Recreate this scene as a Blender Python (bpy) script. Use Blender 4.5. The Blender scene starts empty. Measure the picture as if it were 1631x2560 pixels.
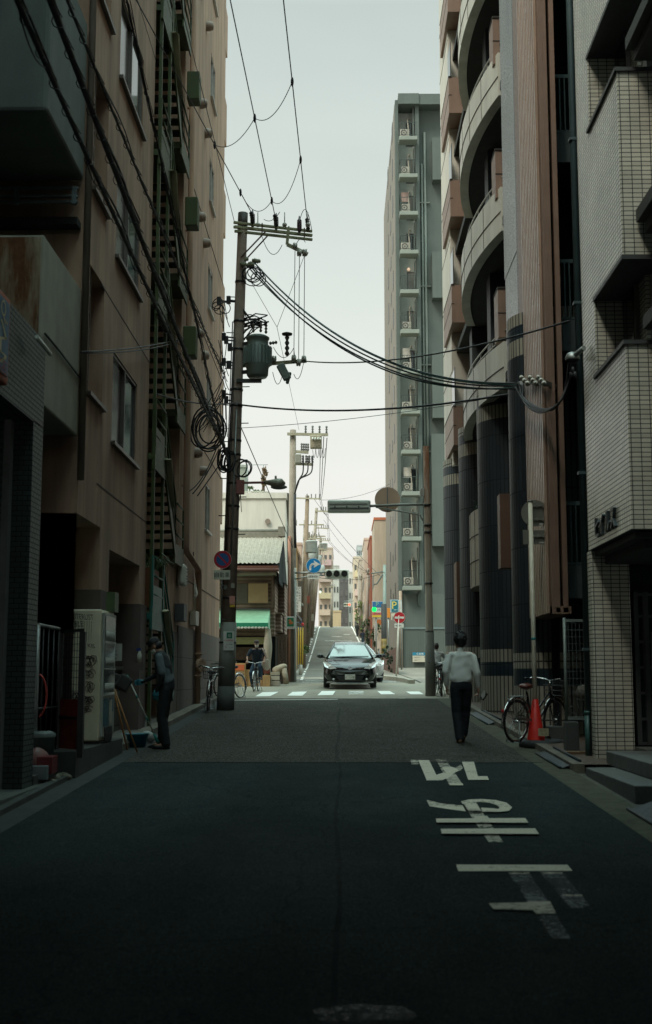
import bpy, bmesh, math, random
from math import sin, cos, pi, radians as R, sqrt, atan2, tan
from mathutils import Vector, Matrix, Euler
rnd = random.Random(7)
S = bpy.context.scene
COL = S.collection
V = Vector
# ------------------------------------------------------------------ camera
F, W_, H_ = 3073.0, 1631.0, 2560.0            # focal length and size of the photograph in its pixels
EYE = V((0, 0, 1.75))
cd = bpy.data.cameras.new('camera'); cam = bpy.data.objects.new('camera', cd); COL.objects.link(cam)
cam.location = EYE
cam.rotation_euler = (R(90) + math.atan(410 / F), 0, math.atan(38.5 / 3100))
cd.sensor_fit = 'VERTICAL'; cd.sensor_height = 36; cd.sensor_width = 24; cd.lens = 36 * F / H_
cd.clip_end = 2000; cd.clip_start = .05
cd.dof.use_dof = True; cd.dof.focus_distance = 36; cd.dof.aperture_fstop = 2.4
S.camera = cam
_RM = cam.rotation_euler.to_matrix()
# survey helpers: the plan was measured from the photograph, so pixel sightings become real places on known planes
def ray(px, py): return _RM @ V(((px - W_ / 2) / F, -(py - H_ / 2) / F, -1))
def atY(px, py, y): d = ray(px, py); return EYE + d * (y / d.y)
def atX(px, py, x): d = ray(px, py); return EYE + d * (x / d.x)
_PROF = [(-60, -1.98), (0, 0), (46, 1.518), (48, 1.58), (62, 1.83), (80, 2.15), (88, 2.33), (100, 2.95), (120, 4.1), (140, 5.5), (155, 6.8), (168, 8.2), (176, 8.75), (186, 8.9), (205, 8.3), (260, 4), (600, 0)]
def G(y):
    for (a, za), (b, zb) in zip(_PROF, _PROF[1:]):
        if y <= b: return za + (zb - za) * (y - a) / (b - a)
    return 0
def atG(px, py, dz=0.0):
    d = ray(px, py); t = 4.0
    while t < 400:
        p = EYE + d * t
        if p.z <= G(p.y) + dz:
            lo, hi = t - .25, t
            for _ in range(30):
                m = (lo + hi) / 2; p = EYE + d * m
                if p.z <= G(p.y) + dz: hi = m
                else: lo = m
            return EYE + d * hi
        t += .25
    return EYE + d * 170
# ------------------------------------------------------------------ mesh builder
class MB:
    def __init__(s): s.v = []; s.f = []; s.mi = []; s.uv = []; s.sm = []
    def add(s, vs, fs, m=0, smooth=False, uvs=None):
        o = len(s.v); s.v += [tuple(p) for p in vs]
        for k, f in enumerate(fs):
            s.f.append(tuple(o + i for i in f)); s.mi.append(m); s.sm.append(smooth); s.uv.append(uvs[k] if uvs else None)
        return s
    def box(s, x0, x1, y0, y1, z0, z1, m=0):
        vs = [(x, y, z) for x in (x0, x1) for y in (y0, y1) for z in (z0, z1)]
        return s.add(vs, [(0, 1, 3, 2), (4, 6, 7, 5), (0, 4, 5, 1), (2, 3, 7, 6), (0, 2, 6, 4), (1, 5, 7, 3)], m)
    def obox(s, c, size, rot=None, m=0):
        c = V(c); h = V(size) / 2; q = rot.to_matrix() if isinstance(rot, Euler) else (rot or Matrix.Identity(3))
        vs = [c + q @ V((x * h.x, y * h.y, z * h.z)) for x in (-1, 1) for y in (-1, 1) for z in (-1, 1)]
        return s.add(vs, [(0, 1, 3, 2), (4, 6, 7, 5), (0, 4, 5, 1), (2, 3, 7, 6), (0, 2, 6, 4), (1, 5, 7, 3)], m)
    def quad(s, *p, m=0): return s.add(p, [tuple(range(len(p)))], m)
    def bar(s, a, b, w, h=None, m=0):
        a, b = V(a), V(b); h = h or w; d = b - a; L = d.length
        if L < 1e-6: return s
        q = d.to_track_quat('Y', 'Z').to_matrix()
        return s.obox((a + b) / 2, (w, L, h), q, m)
    def tube(s, pts, r, n=6, m=0, closed=False, caps=True, smooth=True):
        pts = [V(p) for p in pts]; k = len(pts); rs = r if isinstance(r, (list, tuple)) else [r] * k
        if k < 2: return s
        vs = []; up = None
        for i, p in enumerate(pts):
            a = pts[(i - 1) % k] if (i or closed) else p; b = pts[(i + 1) % k] if (i < k - 1 or closed) else p
            t = (b - a)
            t = t.normalized() if t.length > 1e-9 else V((0, 0, 1))
            if up is None:
                up = V((0, 0, 1)) if abs(t.z) < .9 else V((1, 0, 0))
            u = (up - t * up.dot(t))
            u = u.normalized() if u.length > 1e-6 else t.orthogonal().normalized()
            up = u; w = t.cross(u)
            ri = rs[i]; ra, rb = ri if isinstance(ri, tuple) else (ri, ri)
            for j in range(n):
                an = 2 * pi * j / n; vs.append(p + u * (cos(an) * ra) + w * (sin(an) * rb))
        fs = []
        for i in range(k if closed else k - 1):
            for j in range(n):
                a = i * n + j; b = i * n + (j + 1) % n; c = ((i + 1) % k) * n + (j + 1) % n; d = ((i + 1) % k) * n + j
                fs.append((a, b, c, d))
        s.add(vs, fs, m, smooth)
        if caps and not closed:
            o = len(s.v) - len(vs)
            s.f += [tuple(o + j for j in reversed(range(n))), tuple(o + (k - 1) * n + j for j in range(n))]
            s.mi += [m, m]; s.sm += [False, False]; s.uv += [None, None]
        return s
    def cyl(s, a, b, r, r2=None, n=16, m=0): return s.tube([a, b], [r, r if r2 is None else r2], n, m)
    def lathe(s, prof, c=(0, 0, 0), n=20, m=0, axis=None, smooth=True):
        c = V(c); q = axis or Matrix.Identity(3); vs = []; fs = []
        for r, z in prof:
            for j in range(n):
                a = 2 * pi * j / n; vs.append(c + q @ V((r * cos(a), r * sin(a), z)))
        for i in range(len(prof) - 1):
            for j in range(n): fs.append((i * n + j, i * n + (j + 1) % n, (i + 1) * n + (j + 1) % n, (i + 1) * n + j))
        s.add(vs, fs, m, smooth)
        return s
    def disc(s, c, r, nrm=(0, -1, 0), n=28, m=0, r2=None):
        q = V(nrm).to_track_quat('Z', 'Y').to_matrix(); c = V(c)
        ring = [c + q @ V((r * cos(2 * pi * j / n), r * sin(2 * pi * j / n), 0)) for j in range(n)]
        if r2 is None: return s.add(ring, [tuple(range(n))], m)
        r_in = [c + q @ V((r2 * cos(2 * pi * j / n), r2 * sin(2 * pi * j / n), 0)) for j in range(n)]
        return s.add(ring + r_in, [(j, (j + 1) % n, n + (j + 1) % n, n + j) for j in range(n)], m)
    def ball(s, c, r, n=12, k=8, m=0, rot=None):
        c = V(c); r = (r, r, r) if not isinstance(r, (tuple, list)) else r; q = rot.to_matrix() if rot else Matrix.Identity(3)
        vs = [c + q @ V((0, 0, r[2]))]; fs = []
        for i in range(1, k):
            th = pi * i / k
            for j in range(n):
                a = 2 * pi * j / n; vs.append(c + q @ V((r[0] * sin(th) * cos(a), r[1] * sin(th) * sin(a), r[2] * cos(th))))
        vs.append(c + q @ V((0, 0, -r[2])))
        for j in range(n): fs.append((0, 1 + j, 1 + (j + 1) % n))
        for i in range(k - 2):
            for j in range(n):
                a = 1 + i * n + j; b = 1 + i * n + (j + 1) % n; fs.append((a, a + n, b + n, b))
        l = len(vs) - 1
        for j in range(n): fs.append((l, 1 + (k - 2) * n + (j + 1) % n, 1 + (k - 2) * n + j))
        return s.add(vs, fs, m, True)
    def poly(s, pts, ext, m=0):
        """flat outline pts extruded by vector ext"""
        n = len(pts); a = [V(p) for p in pts]; b = [p + V(ext) for p in a]
        return s.add(a + b, [tuple(range(n)), tuple(reversed(range(n, 2 * n)))] + [(i, (i + 1) % n + 0, (i + 1) % n + n, i + n)[::-1] for i in range(n)], m)
    def mesh(s, name, mats, off=V((0, 0, 0)), recalc=True):
        me = bpy.data.meshes.new(name); me.from_pydata([V(p) - off for p in s.v], [], s.f)
        for m in mats: me.materials.append(m)
        for p, mi, sm in zip(me.polygons, s.mi, s.sm): p.material_index = mi; p.use_smooth = sm
        if any(s.uv):
            l = me.uv_layers.new(name='UVMap')
            for p, u in zip(me.polygons, s.uv):
                if u:
                    for li, t in zip(p.loop_indices, u): l.data[li].uv = t
        if recalc:
            bm = bmesh.new(); bm.from_mesh(me); bmesh.ops.recalc_face_normals(bm, faces=bm.faces); bm.to_mesh(me); bm.free()
        me.update(); return me
def rootloc(p):
    o = V((0, 0, 0))
    while p is not None: o = o + p.location; p = p.parent
    return o
def ob(name, mb, mat, parent=None, world=True, bevel=0, label=None, recalc=True):
    """one mesh object; vertices are given in world space (world=True) or in the parent's space"""
    mats = mat if isinstance(mat, (list, tuple)) else [mat]
    me = mb if isinstance(mb, bpy.types.Mesh) else mb.mesh(name, mats, rootloc(parent) if world and parent else V((0, 0, 0)), recalc)
    o = bpy.data.objects.new(name, me); COL.objects.link(o); o.parent = parent
    if label: o['label'] = label
    if bevel:
        b = o.modifiers.new('edge', 'BEVEL'); b.width = bevel; b.segments = 2; b.limit_method = 'ANGLE'; b.angle_limit = R(40)
    return o
def thing(name, label, cat, loc=(0, 0, 0), rz=0, group=None):
    o = bpy.data.objects.new(name, None); COL.objects.link(o); o.location = loc; o.rotation_euler = (0, 0, rz)
    o.empty_display_size = .2
    return tag(o, label, cat, group)
def tag(o, label, cat, group=None):
    o['label'] = label; o['category'] = cat
    if group: o['group'] = group
    return o
def single(name, mb, mat, label, cat, group=None, bevel=0):
    """a thing that is one mesh, origin at the middle of its base"""
    xs = [p[0] for p in mb.v]; ys = [p[1] for p in mb.v]; zs = [p[2] for p in mb.v]
    off = V(((min(xs) + max(xs)) / 2, (min(ys) + max(ys)) / 2, min(zs)))
    o = ob(name, mb.mesh(name, mat if isinstance(mat, (list, tuple)) else [mat], off), mat, bevel=bevel); o.location = off
    return tag(o, label, cat, group)
def struct(name, mb, mat, parent=None):
    o = ob(name, mb, mat, parent)
    if parent is None: o['kind'] = 'structure'
    return o
def dup(root, loc, rz=None, label=None, group=None):
    def cp(o, par):
        c = o.copy(); COL.objects.link(c); c.parent = par
        for ch in list(o.children): cp(ch, c)
        return c
    r = cp(root, None); r.location = loc
    if rz is not None: r.rotation_euler = (0, 0, rz)
    if label: r['label'] = label
    if group: r['group'] = group
    return r
_tc = {}
def text_mb(s, extrude=0.0):
    if (s, extrude) not in _tc:
        c = bpy.data.curves.new('t', 'FONT'); c.body = s; c.align_x = 'CENTER'; c.align_y = 'CENTER'; c.extrude = extrude; c.resolution_u = 2
        o = bpy.data.objects.new('t', c); COL.objects.link(o)
        m = bpy.data.meshes.new_from_object(o.evaluated_get(bpy.context.evaluated_depsgraph_get()))
        _tc[(s, extrude)] = ([v.co.copy() for v in m.vertices], [tuple(p.vertices) for p in m.polygons])
        bpy.data.objects.remove(o); bpy.data.curves.remove(c); bpy.data.meshes.remove(m)
    return _tc[(s, extrude)]
def text(mb, s, c, h, ux=(1, 0, 0), uy=(0, 0, 1), w=None, m=0, extrude=0.0):
    """letters of height h centred at c in the plane ux, uy; w = wanted total width"""
    vs, fs = text_mb(s, extrude)
    x0, x1 = min(v.x for v in vs), max(v.x for v in vs); y0, y1 = min(v.y for v in vs), max(v.y for v in vs)
    ux, uy, c = V(ux), V(uy), V(c); n = ux.cross(uy); k = h / (y1 - y0); kx = k if w is None else w / (x1 - x0)
    mb.add([c + ux * ((v.x - (x0 + x1) / 2) * kx) + uy * ((v.y - (y0 + y1) / 2) * k) + n * v.z for v in vs], fs, m)
    return mb
# ------------------------------------------------------------------ materials
def _nt(name):
    m = bpy.data.materials.new(name); m.use_nodes = True; nt = m.node_tree; b = nt.nodes['Principled BSDF']
    return m, nt, b, nt.nodes.new, nt.links.new
def _math(nt, op, a, b=None, c=None):
    n = nt.nodes.new('ShaderNodeMath'); n.operation = op
    for i, x in enumerate((a, b, c)):
        if x is None: continue
        if isinstance(x, (int, float)): n.inputs[i].default_value = x
        else: nt.links.new(x, n.inputs[i])
    return n.outputs[0]
def _mix(nt, fac, a, b, mode='MIX'):
    n = nt.nodes.new('ShaderNodeMix'); n.data_type = 'RGBA'; n.blend_type = mode
    for i, x in ((0, fac), (6, a), (7, b)):
        if isinstance(x, (int, float)): n.inputs[i].default_value = x
        elif isinstance(x, (tuple, list)): n.inputs[i].default_value = (*x[:3], 1)
        else: nt.links.new(x, n.inputs[i])
    return n.outputs[2]
def _noise(nt, scale, vec=None, detail=4, rough=.6, stretch=None):
    n = nt.nodes.new('ShaderNodeTexNoise'); n.inputs['Scale'].default_value = scale; n.inputs['Detail'].default_value = detail; n.inputs['Roughness'].default_value = rough
    if vec is None: vec = nt.nodes.new('ShaderNodeTexCoord').outputs['Object']
    if stretch:
        mp = nt.nodes.new('ShaderNodeMapping'); mp.inputs['Scale'].default_value = stretch; nt.links.new(vec, mp.inputs[0]); vec = mp.outputs[0]
    nt.links.new(vec, n.inputs['Vector']); return n.outputs['Fac']
def _remap(nt, x, a, b, c, d):
    n = nt.nodes.new('ShaderNodeMapRange'); nt.links.new(x, n.inputs[0])
    for i, k in enumerate((a, b, c, d)): n.inputs[i + 1].default_value = k
    return n.outputs[0]
def _bump(nt, b, h, strength=.3, dist=.01):
    n = nt.nodes.new('ShaderNodeBump'); n.inputs['Strength'].default_value = strength; n.inputs['Distance'].default_value = dist
    nt.links.new(h, n.inputs['Height']); nt.links.new(n.outputs[0], b.inputs['Normal'])
def M(name, col, rough=.8, metal=0.0, var=.2, scale=2.5, bump=.15, bscale=60, streak=0.0, grime=None, spec=.5):
    """weathered plain surface: cloudy variation, fine bump, optional rain streaks and grime colour"""
    m, nt, b, N, L = _nt(name)
    b.inputs['Roughness'].default_value = rough; b.inputs['Metallic'].default_value = metal; b.inputs['Specular IOR Level'].default_value = spec
    k = _remap(nt, _noise(nt, scale), .25, .75, 1 - var, 1 + var)
    if streak:
        s = _remap(nt, _noise(nt, 2.2, stretch=(1, 1, .09), detail=6, rough=.7), .42, .72, 1.0, 1 - streak)
        k = _math(nt, 'MULTIPLY', k, s)
    c = N('ShaderNodeVectorMath'); c.operation = 'SCALE'; c.inputs[0].default_value = col; L(k, c.inputs['Scale'])
    out = c.outputs[0]
    if grime:
        g = _remap(nt, _noise(nt, 1.3, stretch=(1, 1, .35), detail=6), .5, .72, 0, 1)
        out = _mix(nt, g, out, grime)
    L(out, b.inputs['Base Color'])
    if rough > .15:
        L(_remap(nt, _noise(nt, scale * 4), .3, .7, max(0, rough - .1), min(1, rough + .1)), b.inputs['Roughness'])
    if bump: _bump(nt, b, _noise(nt, bscale, detail=3), bump, .01)
    return m
def _wallvec(nt):
    """(along-wall, height) for any upright face"""
    g = nt.nodes.new('ShaderNodeNewGeometry'); p = nt.nodes.new('ShaderNodeSeparateXYZ'); q = nt.nodes.new('ShaderNodeSeparateXYZ')
    nt.links.new(g.outputs['Position'], p.inputs[0]); nt.links.new(g.outputs['True Normal'], q.inputs[0])
    ax = _math(nt, 'GREATER_THAN', _math(nt, 'ABSOLUTE', q.outputs[0]), .7)
    u = _math(nt, 'ADD', _math(nt, 'MULTIPLY', p.outputs[1], ax), _math(nt, 'MULTIPLY', p.outputs[0], _math(nt, 'SUBTRACT', 1, ax)))
    c = nt.nodes.new('ShaderNodeCombineXYZ'); nt.links.new(u, c.inputs[0]); nt.links.new(p.outputs[2], c.inputs[1])
    return c.outputs[0]
def Mtile(name, c1, mortar, w, h, gap=.006, rough=.35, offset=0.0, var=.12, uv=False, bump=.5, coarse=.15):
    m, nt, b, N, L = _nt(name)
    t = N('ShaderNodeTexBrick'); t.offset = offset; t.squash = 1
    vec = N('ShaderNodeTexCoord').outputs['UV'] if uv else _wallvec(nt)
    L(vec, t.inputs['Vector'])
    t.inputs['Scale'].default_value = 1; t.inputs['Brick Width'].default_value = w; t.inputs['Row Height'].default_value = h; t.inputs['Mortar Size'].default_value = gap
    t.inputs['Mortar Smooth'].default_value = .1; t.inputs['Bias'].default_value = 0
    t.inputs['Color1'].default_value = (*[x * (1 - var) for x in c1], 1); t.inputs['Color2'].default_value = (*[x * (1 + var) for x in c1], 1); t.inputs['Mortar'].default_value = (*mortar, 1)
    k = _remap(nt, _noise(nt, .9, detail=6), .3, .7, 1 - coarse, 1 + coarse)
    L(_mix(nt, 1.0, t.outputs['Color'], _comb(nt, k), 'MULTIPLY'), b.inputs['Base Color'])
    L(_remap(nt, t.outputs['Fac'], 0, 1, rough, .9), b.inputs['Roughness'])
    _bump(nt, b, _math(nt, 'ADD', _math(nt, 'SUBTRACT', 1, t.outputs['Fac']), _math(nt, 'MULTIPLY', _noise(nt, 9, detail=2), .6)), bump, .006)
    return m
def _comb(nt, k):
    c = nt.nodes.new('ShaderNodeCombineXYZ')
    for i in range(3): nt.links.new(k, c.inputs[i])
    return c.outputs[0]
def Masphalt(name, col, coarse=.3, speck=.5, bump=.6, rough=.85, fine=260, patch=.2, spec=.25):
    m, nt, b, N, L = _nt(name)
    pos = N('ShaderNodeNewGeometry').outputs['Position']
    g = _remap(nt, _noise(nt, fine, pos, 2, .7), .35, .7, 1 - speck, 1 + speck)
    mid = _remap(nt, _noise(nt, 22, pos, 6, .7), .3, .7, 1 - coarse, 1 + coarse)
    big = _remap(nt, _noise(nt, .55, pos, 5, .6, (1, .35, 1)), .3, .7, 1 - patch, 1 + patch)
    k = _math(nt, 'MULTIPLY', _math(nt, 'MULTIPLY', g, mid), big)
    spots = _remap(nt, _noise(nt, 3.1, pos, 2, .5), .66, .72, 1.0, .72)
    v = N('ShaderNodeTexVoronoi'); v.feature = 'DISTANCE_TO_EDGE'; v.inputs['Scale'].default_value = .22
    wob = N('ShaderNodeVectorMath'); wob.operation = 'ADD'; L(pos, wob.inputs[0])
    nn = N('ShaderNodeTexNoise'); nn.inputs['Scale'].default_value = 1.2; nn.inputs['Detail'].default_value = 6; L(pos, nn.inputs['Vector']); L(nn.outputs['Color'], wob.inputs[1]); L(wob.outputs[0], v.inputs['Vector'])
    crack = _remap(nt, v.outputs['Distance'], .0, .004, .55, 1.0)
    k = _math(nt, 'MULTIPLY', _math(nt, 'MULTIPLY', k, spots), crack)
    c = N('ShaderNodeVectorMath'); c.operation = 'SCALE'; c.inputs[0].default_value = col; L(k, c.inputs['Scale']); L(c.outputs[0], b.inputs['Base Color'])
    b.inputs['Specular IOR Level'].default_value = spec
    L(_remap(nt, _noise(nt, 1.5, pos, 4), .3, .7, rough - .08, rough + .08), b.inputs['Roughness'])
    _bump(nt, b, _noise(nt, 120, pos, 3, .7), bump, .012)
    return m
def Mpaint(name, col, wear=.5, scale=14):
    """road paint, worn through to what lies beneath"""
    m, nt, b, N, L = _nt(name)
    pos = N('ShaderNodeNewGeometry').outputs['Position']
    a = _math(nt, 'ADD', _math(nt, 'MULTIPLY', _noise(nt, scale, pos, 8, .75), .6), _math(nt, 'MULTIPLY', _noise(nt, 1.6, pos, 3, .6, (.6, 1.4, 1)), .4))
    L(_remap(nt, a, wear - .06, wear + .06, 0, 1), b.inputs['Alpha'])
    k = _remap(nt, _noise(nt, 40, pos, 4, .7), .3, .7, .75, 1.1)
    c = N('ShaderNodeVectorMath'); c.operation = 'SCALE'; c.inputs[0].default_value = col; L(k, c.inputs['Scale']); L(c.outputs[0], b.inputs['Base Color'])
    b.inputs['Roughness'].default_value = .7
    return m
def Mglass(name, col=(.02, .03, .03), rough=.04, refl=.5):
    m, nt, b, N, L = _nt(name)
    b.inputs['Base Color'].default_value = (*col, 1); b.inputs['Specular IOR Level'].default_value = refl
    L(_remap(nt, _noise(nt, 2), .3, .7, rough, rough + .06), b.inputs['Roughness'])
    _bump(nt, b, _noise(nt, .8, detail=1), .08, .05)
    return m
def Mrust(name, col, rust=(.19, .075, .025), amt=.5, rough=.8, streak=True, zsplit=None):
    m, nt, b, N, L = _nt(name)
    n = _noise(nt, 3.2, detail=8, rough=.68, stretch=(1, 1, .16) if streak else None)
    f = _remap(nt, n, amt - .08, amt + .14, 0, 1)
    if zsplit:   # rust gathers above / below a height
        z = N('ShaderNodeSeparateXYZ'); L(N('ShaderNodeNewGeometry').outputs['Position'], z.inputs[0])
        f = _math(nt, 'MULTIPLY', f, _remap(nt, z.outputs[2], zsplit[0], zsplit[1], 0, 1))
    k = _remap(nt, _noise(nt, 2), .3, .7, .8, 1.15)
    c = N('ShaderNodeVectorMath'); c.operation = 'SCALE'; c.inputs[0].default_value = col; L(k, c.inputs['Scale'])
    rc = _mix(nt, _noise(nt, 14), rust, [x * .35 for x in rust])
    L(_mix(nt, f, c.outputs[0], rc), b.inputs['Base Color']); b.inputs['Roughness'].default_value = rough
    _bump(nt, b, _noise(nt, 50), .25, .006)
    return m
def Mcorr(name, col, pitch, axis='z', rough=.5, metal=.0, depth=.02, var=.2):
    """ribbed sheet: ribs repeat along an axis"""
    m, nt, b, N, L = _nt(name)
    s = N('ShaderNodeSeparateXYZ')
    if axis == 'u': L(_wallvec(nt), s.inputs[0]); a = s.outputs[0]
    else: L(N('ShaderNodeNewGeometry').outputs['Position'], s.inputs[0]); a = s.outputs['xyz'.index(axis)]
    w = _math(nt, 'SINE', _math(nt, 'MULTIPLY', a, 2 * pi / pitch))
    k = _math(nt, 'MULTIPLY', _remap(nt, w, -1, 1, .6, 1.1), _remap(nt, _noise(nt, 2), .3, .7, 1 - var, 1 + var))
    c = N('ShaderNodeVectorMath'); c.operation = 'SCALE'; c.inputs[0].default_value = col; L(k, c.inputs['Scale']); L(c.outputs[0], b.inputs['Base Color'])
    b.inputs['Roughness'].default_value = rough; b.inputs['Metallic'].default_value = metal
    _bump(nt, b, w, .8, depth); return m
def Mlamp(name, col, strength):
    m, nt, b, N, L = _nt(name)
    b.inputs['Base Color'].default_value = (*col, 1); b.inputs['Emission Color'].default_value = (*col, 1); b.inputs['Emission Strength'].default_value = strength
    k = _remap(nt, _noise(nt, 30), .3, .7, strength * .8, strength * 1.2); L(k, b.inputs['Emission Strength'])
    return m
def P(name, col, rough=.5, metal=0.0): return M(name, col, rough, metal, var=.12, scale=6, bump=.05, bscale=90)
black = P('black_paint', (.012, .014, .015), .4); rubber = P('black_rubber', (.015, .016, .017), .75); chrome = P('chrome', (.55, .56, .55), .22, 1.0)
steel = M('galvanised_steel', (.28, .30, .29), .45, .7, .18, 6); greyp = P('grey_paint', (.3, .31, .29), .5); white = P('white_paint', (.75, .74, .68), .45)
cable_m = P('cable_black', (.012, .014, .016), .6); cable_g = P('cable_green', (.012, .05, .045), .55); wood_m = M('broom_wood', (.42, .2, .07), .55, var=.25, scale=12)
concrete = M('concrete', (.27, .27, .25), .9, var=.2, scale=3, bump=.35, bscale=80, streak=.25, grime=(.13, .13, .12)); darkhole = M('interior_shade', (.004, .011, .0115), .95)  # last material puts the shade of the openings into a near-black teal
ceram = P('insulator_porcelain', (.45, .44, .38), .25); red = P('red_paint', (.5, .02, .018), .4); yellow = P('yellow_paint', (.7, .45, .05), .5)
sign_white = P('sign_white', (.72, .72, .66), .4); ink = P('sign_ink', (.02, .03, .04), .5); sign_blue = P('sign_blue', (.01, .23, .55), .4); sign_red = P('sign_red', (.55, .025, .03), .4)
glass = Mglass('window_glass', (.012, .018, .018), .05, .6)
# ------------------------------------------------------------------ building helpers
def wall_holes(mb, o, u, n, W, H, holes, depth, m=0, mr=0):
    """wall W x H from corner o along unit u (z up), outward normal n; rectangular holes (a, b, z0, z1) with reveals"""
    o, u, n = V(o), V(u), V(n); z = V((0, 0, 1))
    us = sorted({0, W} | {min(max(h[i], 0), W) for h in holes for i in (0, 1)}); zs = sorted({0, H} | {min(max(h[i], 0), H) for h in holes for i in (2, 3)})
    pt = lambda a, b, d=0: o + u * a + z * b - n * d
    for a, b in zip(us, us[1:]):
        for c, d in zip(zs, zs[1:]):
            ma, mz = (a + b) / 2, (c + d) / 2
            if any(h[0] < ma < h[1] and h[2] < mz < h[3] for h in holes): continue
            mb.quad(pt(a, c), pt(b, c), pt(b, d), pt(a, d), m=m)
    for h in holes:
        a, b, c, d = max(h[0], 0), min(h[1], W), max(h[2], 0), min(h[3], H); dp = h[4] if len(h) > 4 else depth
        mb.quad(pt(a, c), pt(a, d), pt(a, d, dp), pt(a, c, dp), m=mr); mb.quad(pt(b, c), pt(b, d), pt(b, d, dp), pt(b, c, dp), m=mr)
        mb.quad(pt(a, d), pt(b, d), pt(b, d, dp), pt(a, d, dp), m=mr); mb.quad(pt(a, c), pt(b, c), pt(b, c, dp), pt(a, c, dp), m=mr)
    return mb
def window(parent, o, u, n, a, b, c, d, depth, frame, pane=None, bars=1, fw=.045, sill=True, name='window', back=None):
    """framed window in the hole (a, b, c, d) of a wall with corner o"""
    o, u, n = V(o), V(u), V(n); z = V((0, 0, 1)); pt = lambda x, y, k=0: o + u * x + z * y - n * k
    f = MB()
    def bar_(x0, x1, y0, y1, k0, k1): f.add([pt(x, y, k) for x in (x0, x1) for y in (y0, y1) for k in (k0, k1)], [(0, 1, 3, 2), (4, 6, 7, 5), (0, 4, 5, 1), (2, 3, 7, 6), (0, 2, 6, 4), (1, 5, 7, 3)])
    k0, k1 = depth - .05, depth + .03
    bar_(a, a + fw, c, d, k0, k1); bar_(b - fw, b, c, d, k0, k1); bar_(a + fw, b - fw, c, c + fw, k0, k1); bar_(a + fw, b - fw, d - fw, d, k0, k1)
    for i in range(bars):
        x = a + (b - a) * (i + 1) / (bars + 1); bar_(x - fw / 2, x + fw / 2, c + fw, d - fw, k0 - .01, k1)
    if sill: bar_(a - .06, b + .06, c - .06, c - .004, -.07, depth - .06)
    fo = ob(name, f, frame, parent)
    g = MB().quad(pt(a + fw, c + fw, depth), pt(b - fw, c + fw, depth), pt(b - fw, d - fw, depth), pt(a + fw, d - fw, depth))
    ob('pane', g, pane or glass, fo)
    return fo
def smooth_path(pts, k=6):
    pts = [V(p) for p in pts]; q = [pts[0] * 2 - pts[1]] + pts + [pts[-1] * 2 - pts[-2]]; out = []
    for i in range(1, len(q) - 2):
        p0, p1, p2, p3 = q[i - 1:i + 3]
        for j in range(k):
            t = j / k; out.append(.5 * (2 * p1 + (p2 - p0) * t + (2 * p0 - 5 * p1 + 4 * p2 - p3) * t * t + (3 * p1 - p0 - 3 * p2 + p3) * t ** 3))
    return out + [pts[-1]]
def sag(a, b, drop, n=24):
    a, b = V(a), V(b); return [a.lerp(b, i / n) - V((0, 0, drop * 4 * (i / n) * (1 - i / n))) for i in range(n + 1)]
# ------------------------------------------------------------------ sky and light
w = bpy.data.worlds.new('World'); S.world = w; w.use_nodes = True
nt = w.node_tree; bg = nt.nodes['Background']; L = nt.links.new
sky = nt.nodes.new('ShaderNodeTexSky'); sky.sky_type = 'NISHITA'; sky.sun_disc = False
SUN_EL, SUN_ROT = R(54), R(-138)
sky.sun_elevation = SUN_EL; sky.sun_rotation = SUN_ROT; sky.air_density = 1.0; sky.dust_density = 6; sky.ozone_density = 1
hs = nt.nodes.new('ShaderNodeHueSaturation'); hs.inputs['Saturation'].default_value = .12; L(sky.outputs[0], hs.inputs['Color'])
# even cloud layer: brighter towards the horizon, in front of most of the clear sky
tc = nt.nodes.new('ShaderNodeTexCoord'); sp = nt.nodes.new('ShaderNodeSeparateXYZ'); L(tc.outputs['Generated'], sp.inputs[0])
ramp = nt.nodes.new('ShaderNodeValToRGB'); L(sp.outputs[2], ramp.inputs[0])
el = ramp.color_ramp.elements
el[0].position = 0.0; el[0].color = (.97, .95, .885, 1); el[1].position = .14; el[1].color = (.94, .95, .885, 1)
for pz, c in ((.3, (.77, .835, .785)), (.5, (.59, .68, .65)), (.6, (.52, .69, .665)), (1.0, (.49, .72, .705))):
    e = el.new(pz); e.color = (*c, 1)
cl = nt.nodes.new('ShaderNodeTexNoise'); cl.inputs['Scale'].default_value = 2.2; cl.inputs['Detail'].default_value = 5
mp = nt.nodes.new('ShaderNodeMapping'); mp.inputs['Scale'].default_value = (1, 1, 3); L(tc.outputs['Generated'], mp.inputs[0]); L(mp.outputs[0], cl.inputs['Vector'])
ck = _remap(nt, cl.outputs['Fac'], .3, .7, 9.3, 10.6)
ck = _math(nt, 'MULTIPLY', ck, _remap(nt, sp.outputs[2], .5, .8, 1.0, 4.3))      # the cloud is brightest overhead
cs = nt.nodes.new('ShaderNodeVectorMath'); cs.operation = 'SCALE'; L(ramp.outputs[0], cs.inputs[0]); L(ck, cs.inputs['Scale'])
L(_mix(nt, .93, hs.outputs[0], cs.outputs[0]), bg.inputs['Color']); bg.inputs['Strength'].default_value = .1
sd = bpy.data.lights.new('sun', 'SUN'); sd.energy = 2.8; sd.angle = R(20); sd.color = (1, .91, .76)
so = bpy.data.objects.new('sun', sd); COL.objects.link(so)
dv = V((sin(SUN_ROT) * cos(SUN_EL), cos(SUN_ROT) * cos(SUN_EL), sin(SUN_EL)))
so.rotation_euler = dv.to_track_quat('Z', 'Y').to_euler(); so.location = (0, 0, 60)
S.view_settings.view_transform = 'Standard'; S.view_settings.look = 'None'; S.view_settings.exposure = 0; S.view_settings.gamma = 1
S.cycles.use_denoising = True; S.cycles.max_bounces = 6; S.cycles.diffuse_bounces = 4; S.cycles.transparent_max_bounces = 12; S.cycles.caustics_reflective = False; S.cycles.caustics_refractive = False
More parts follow.
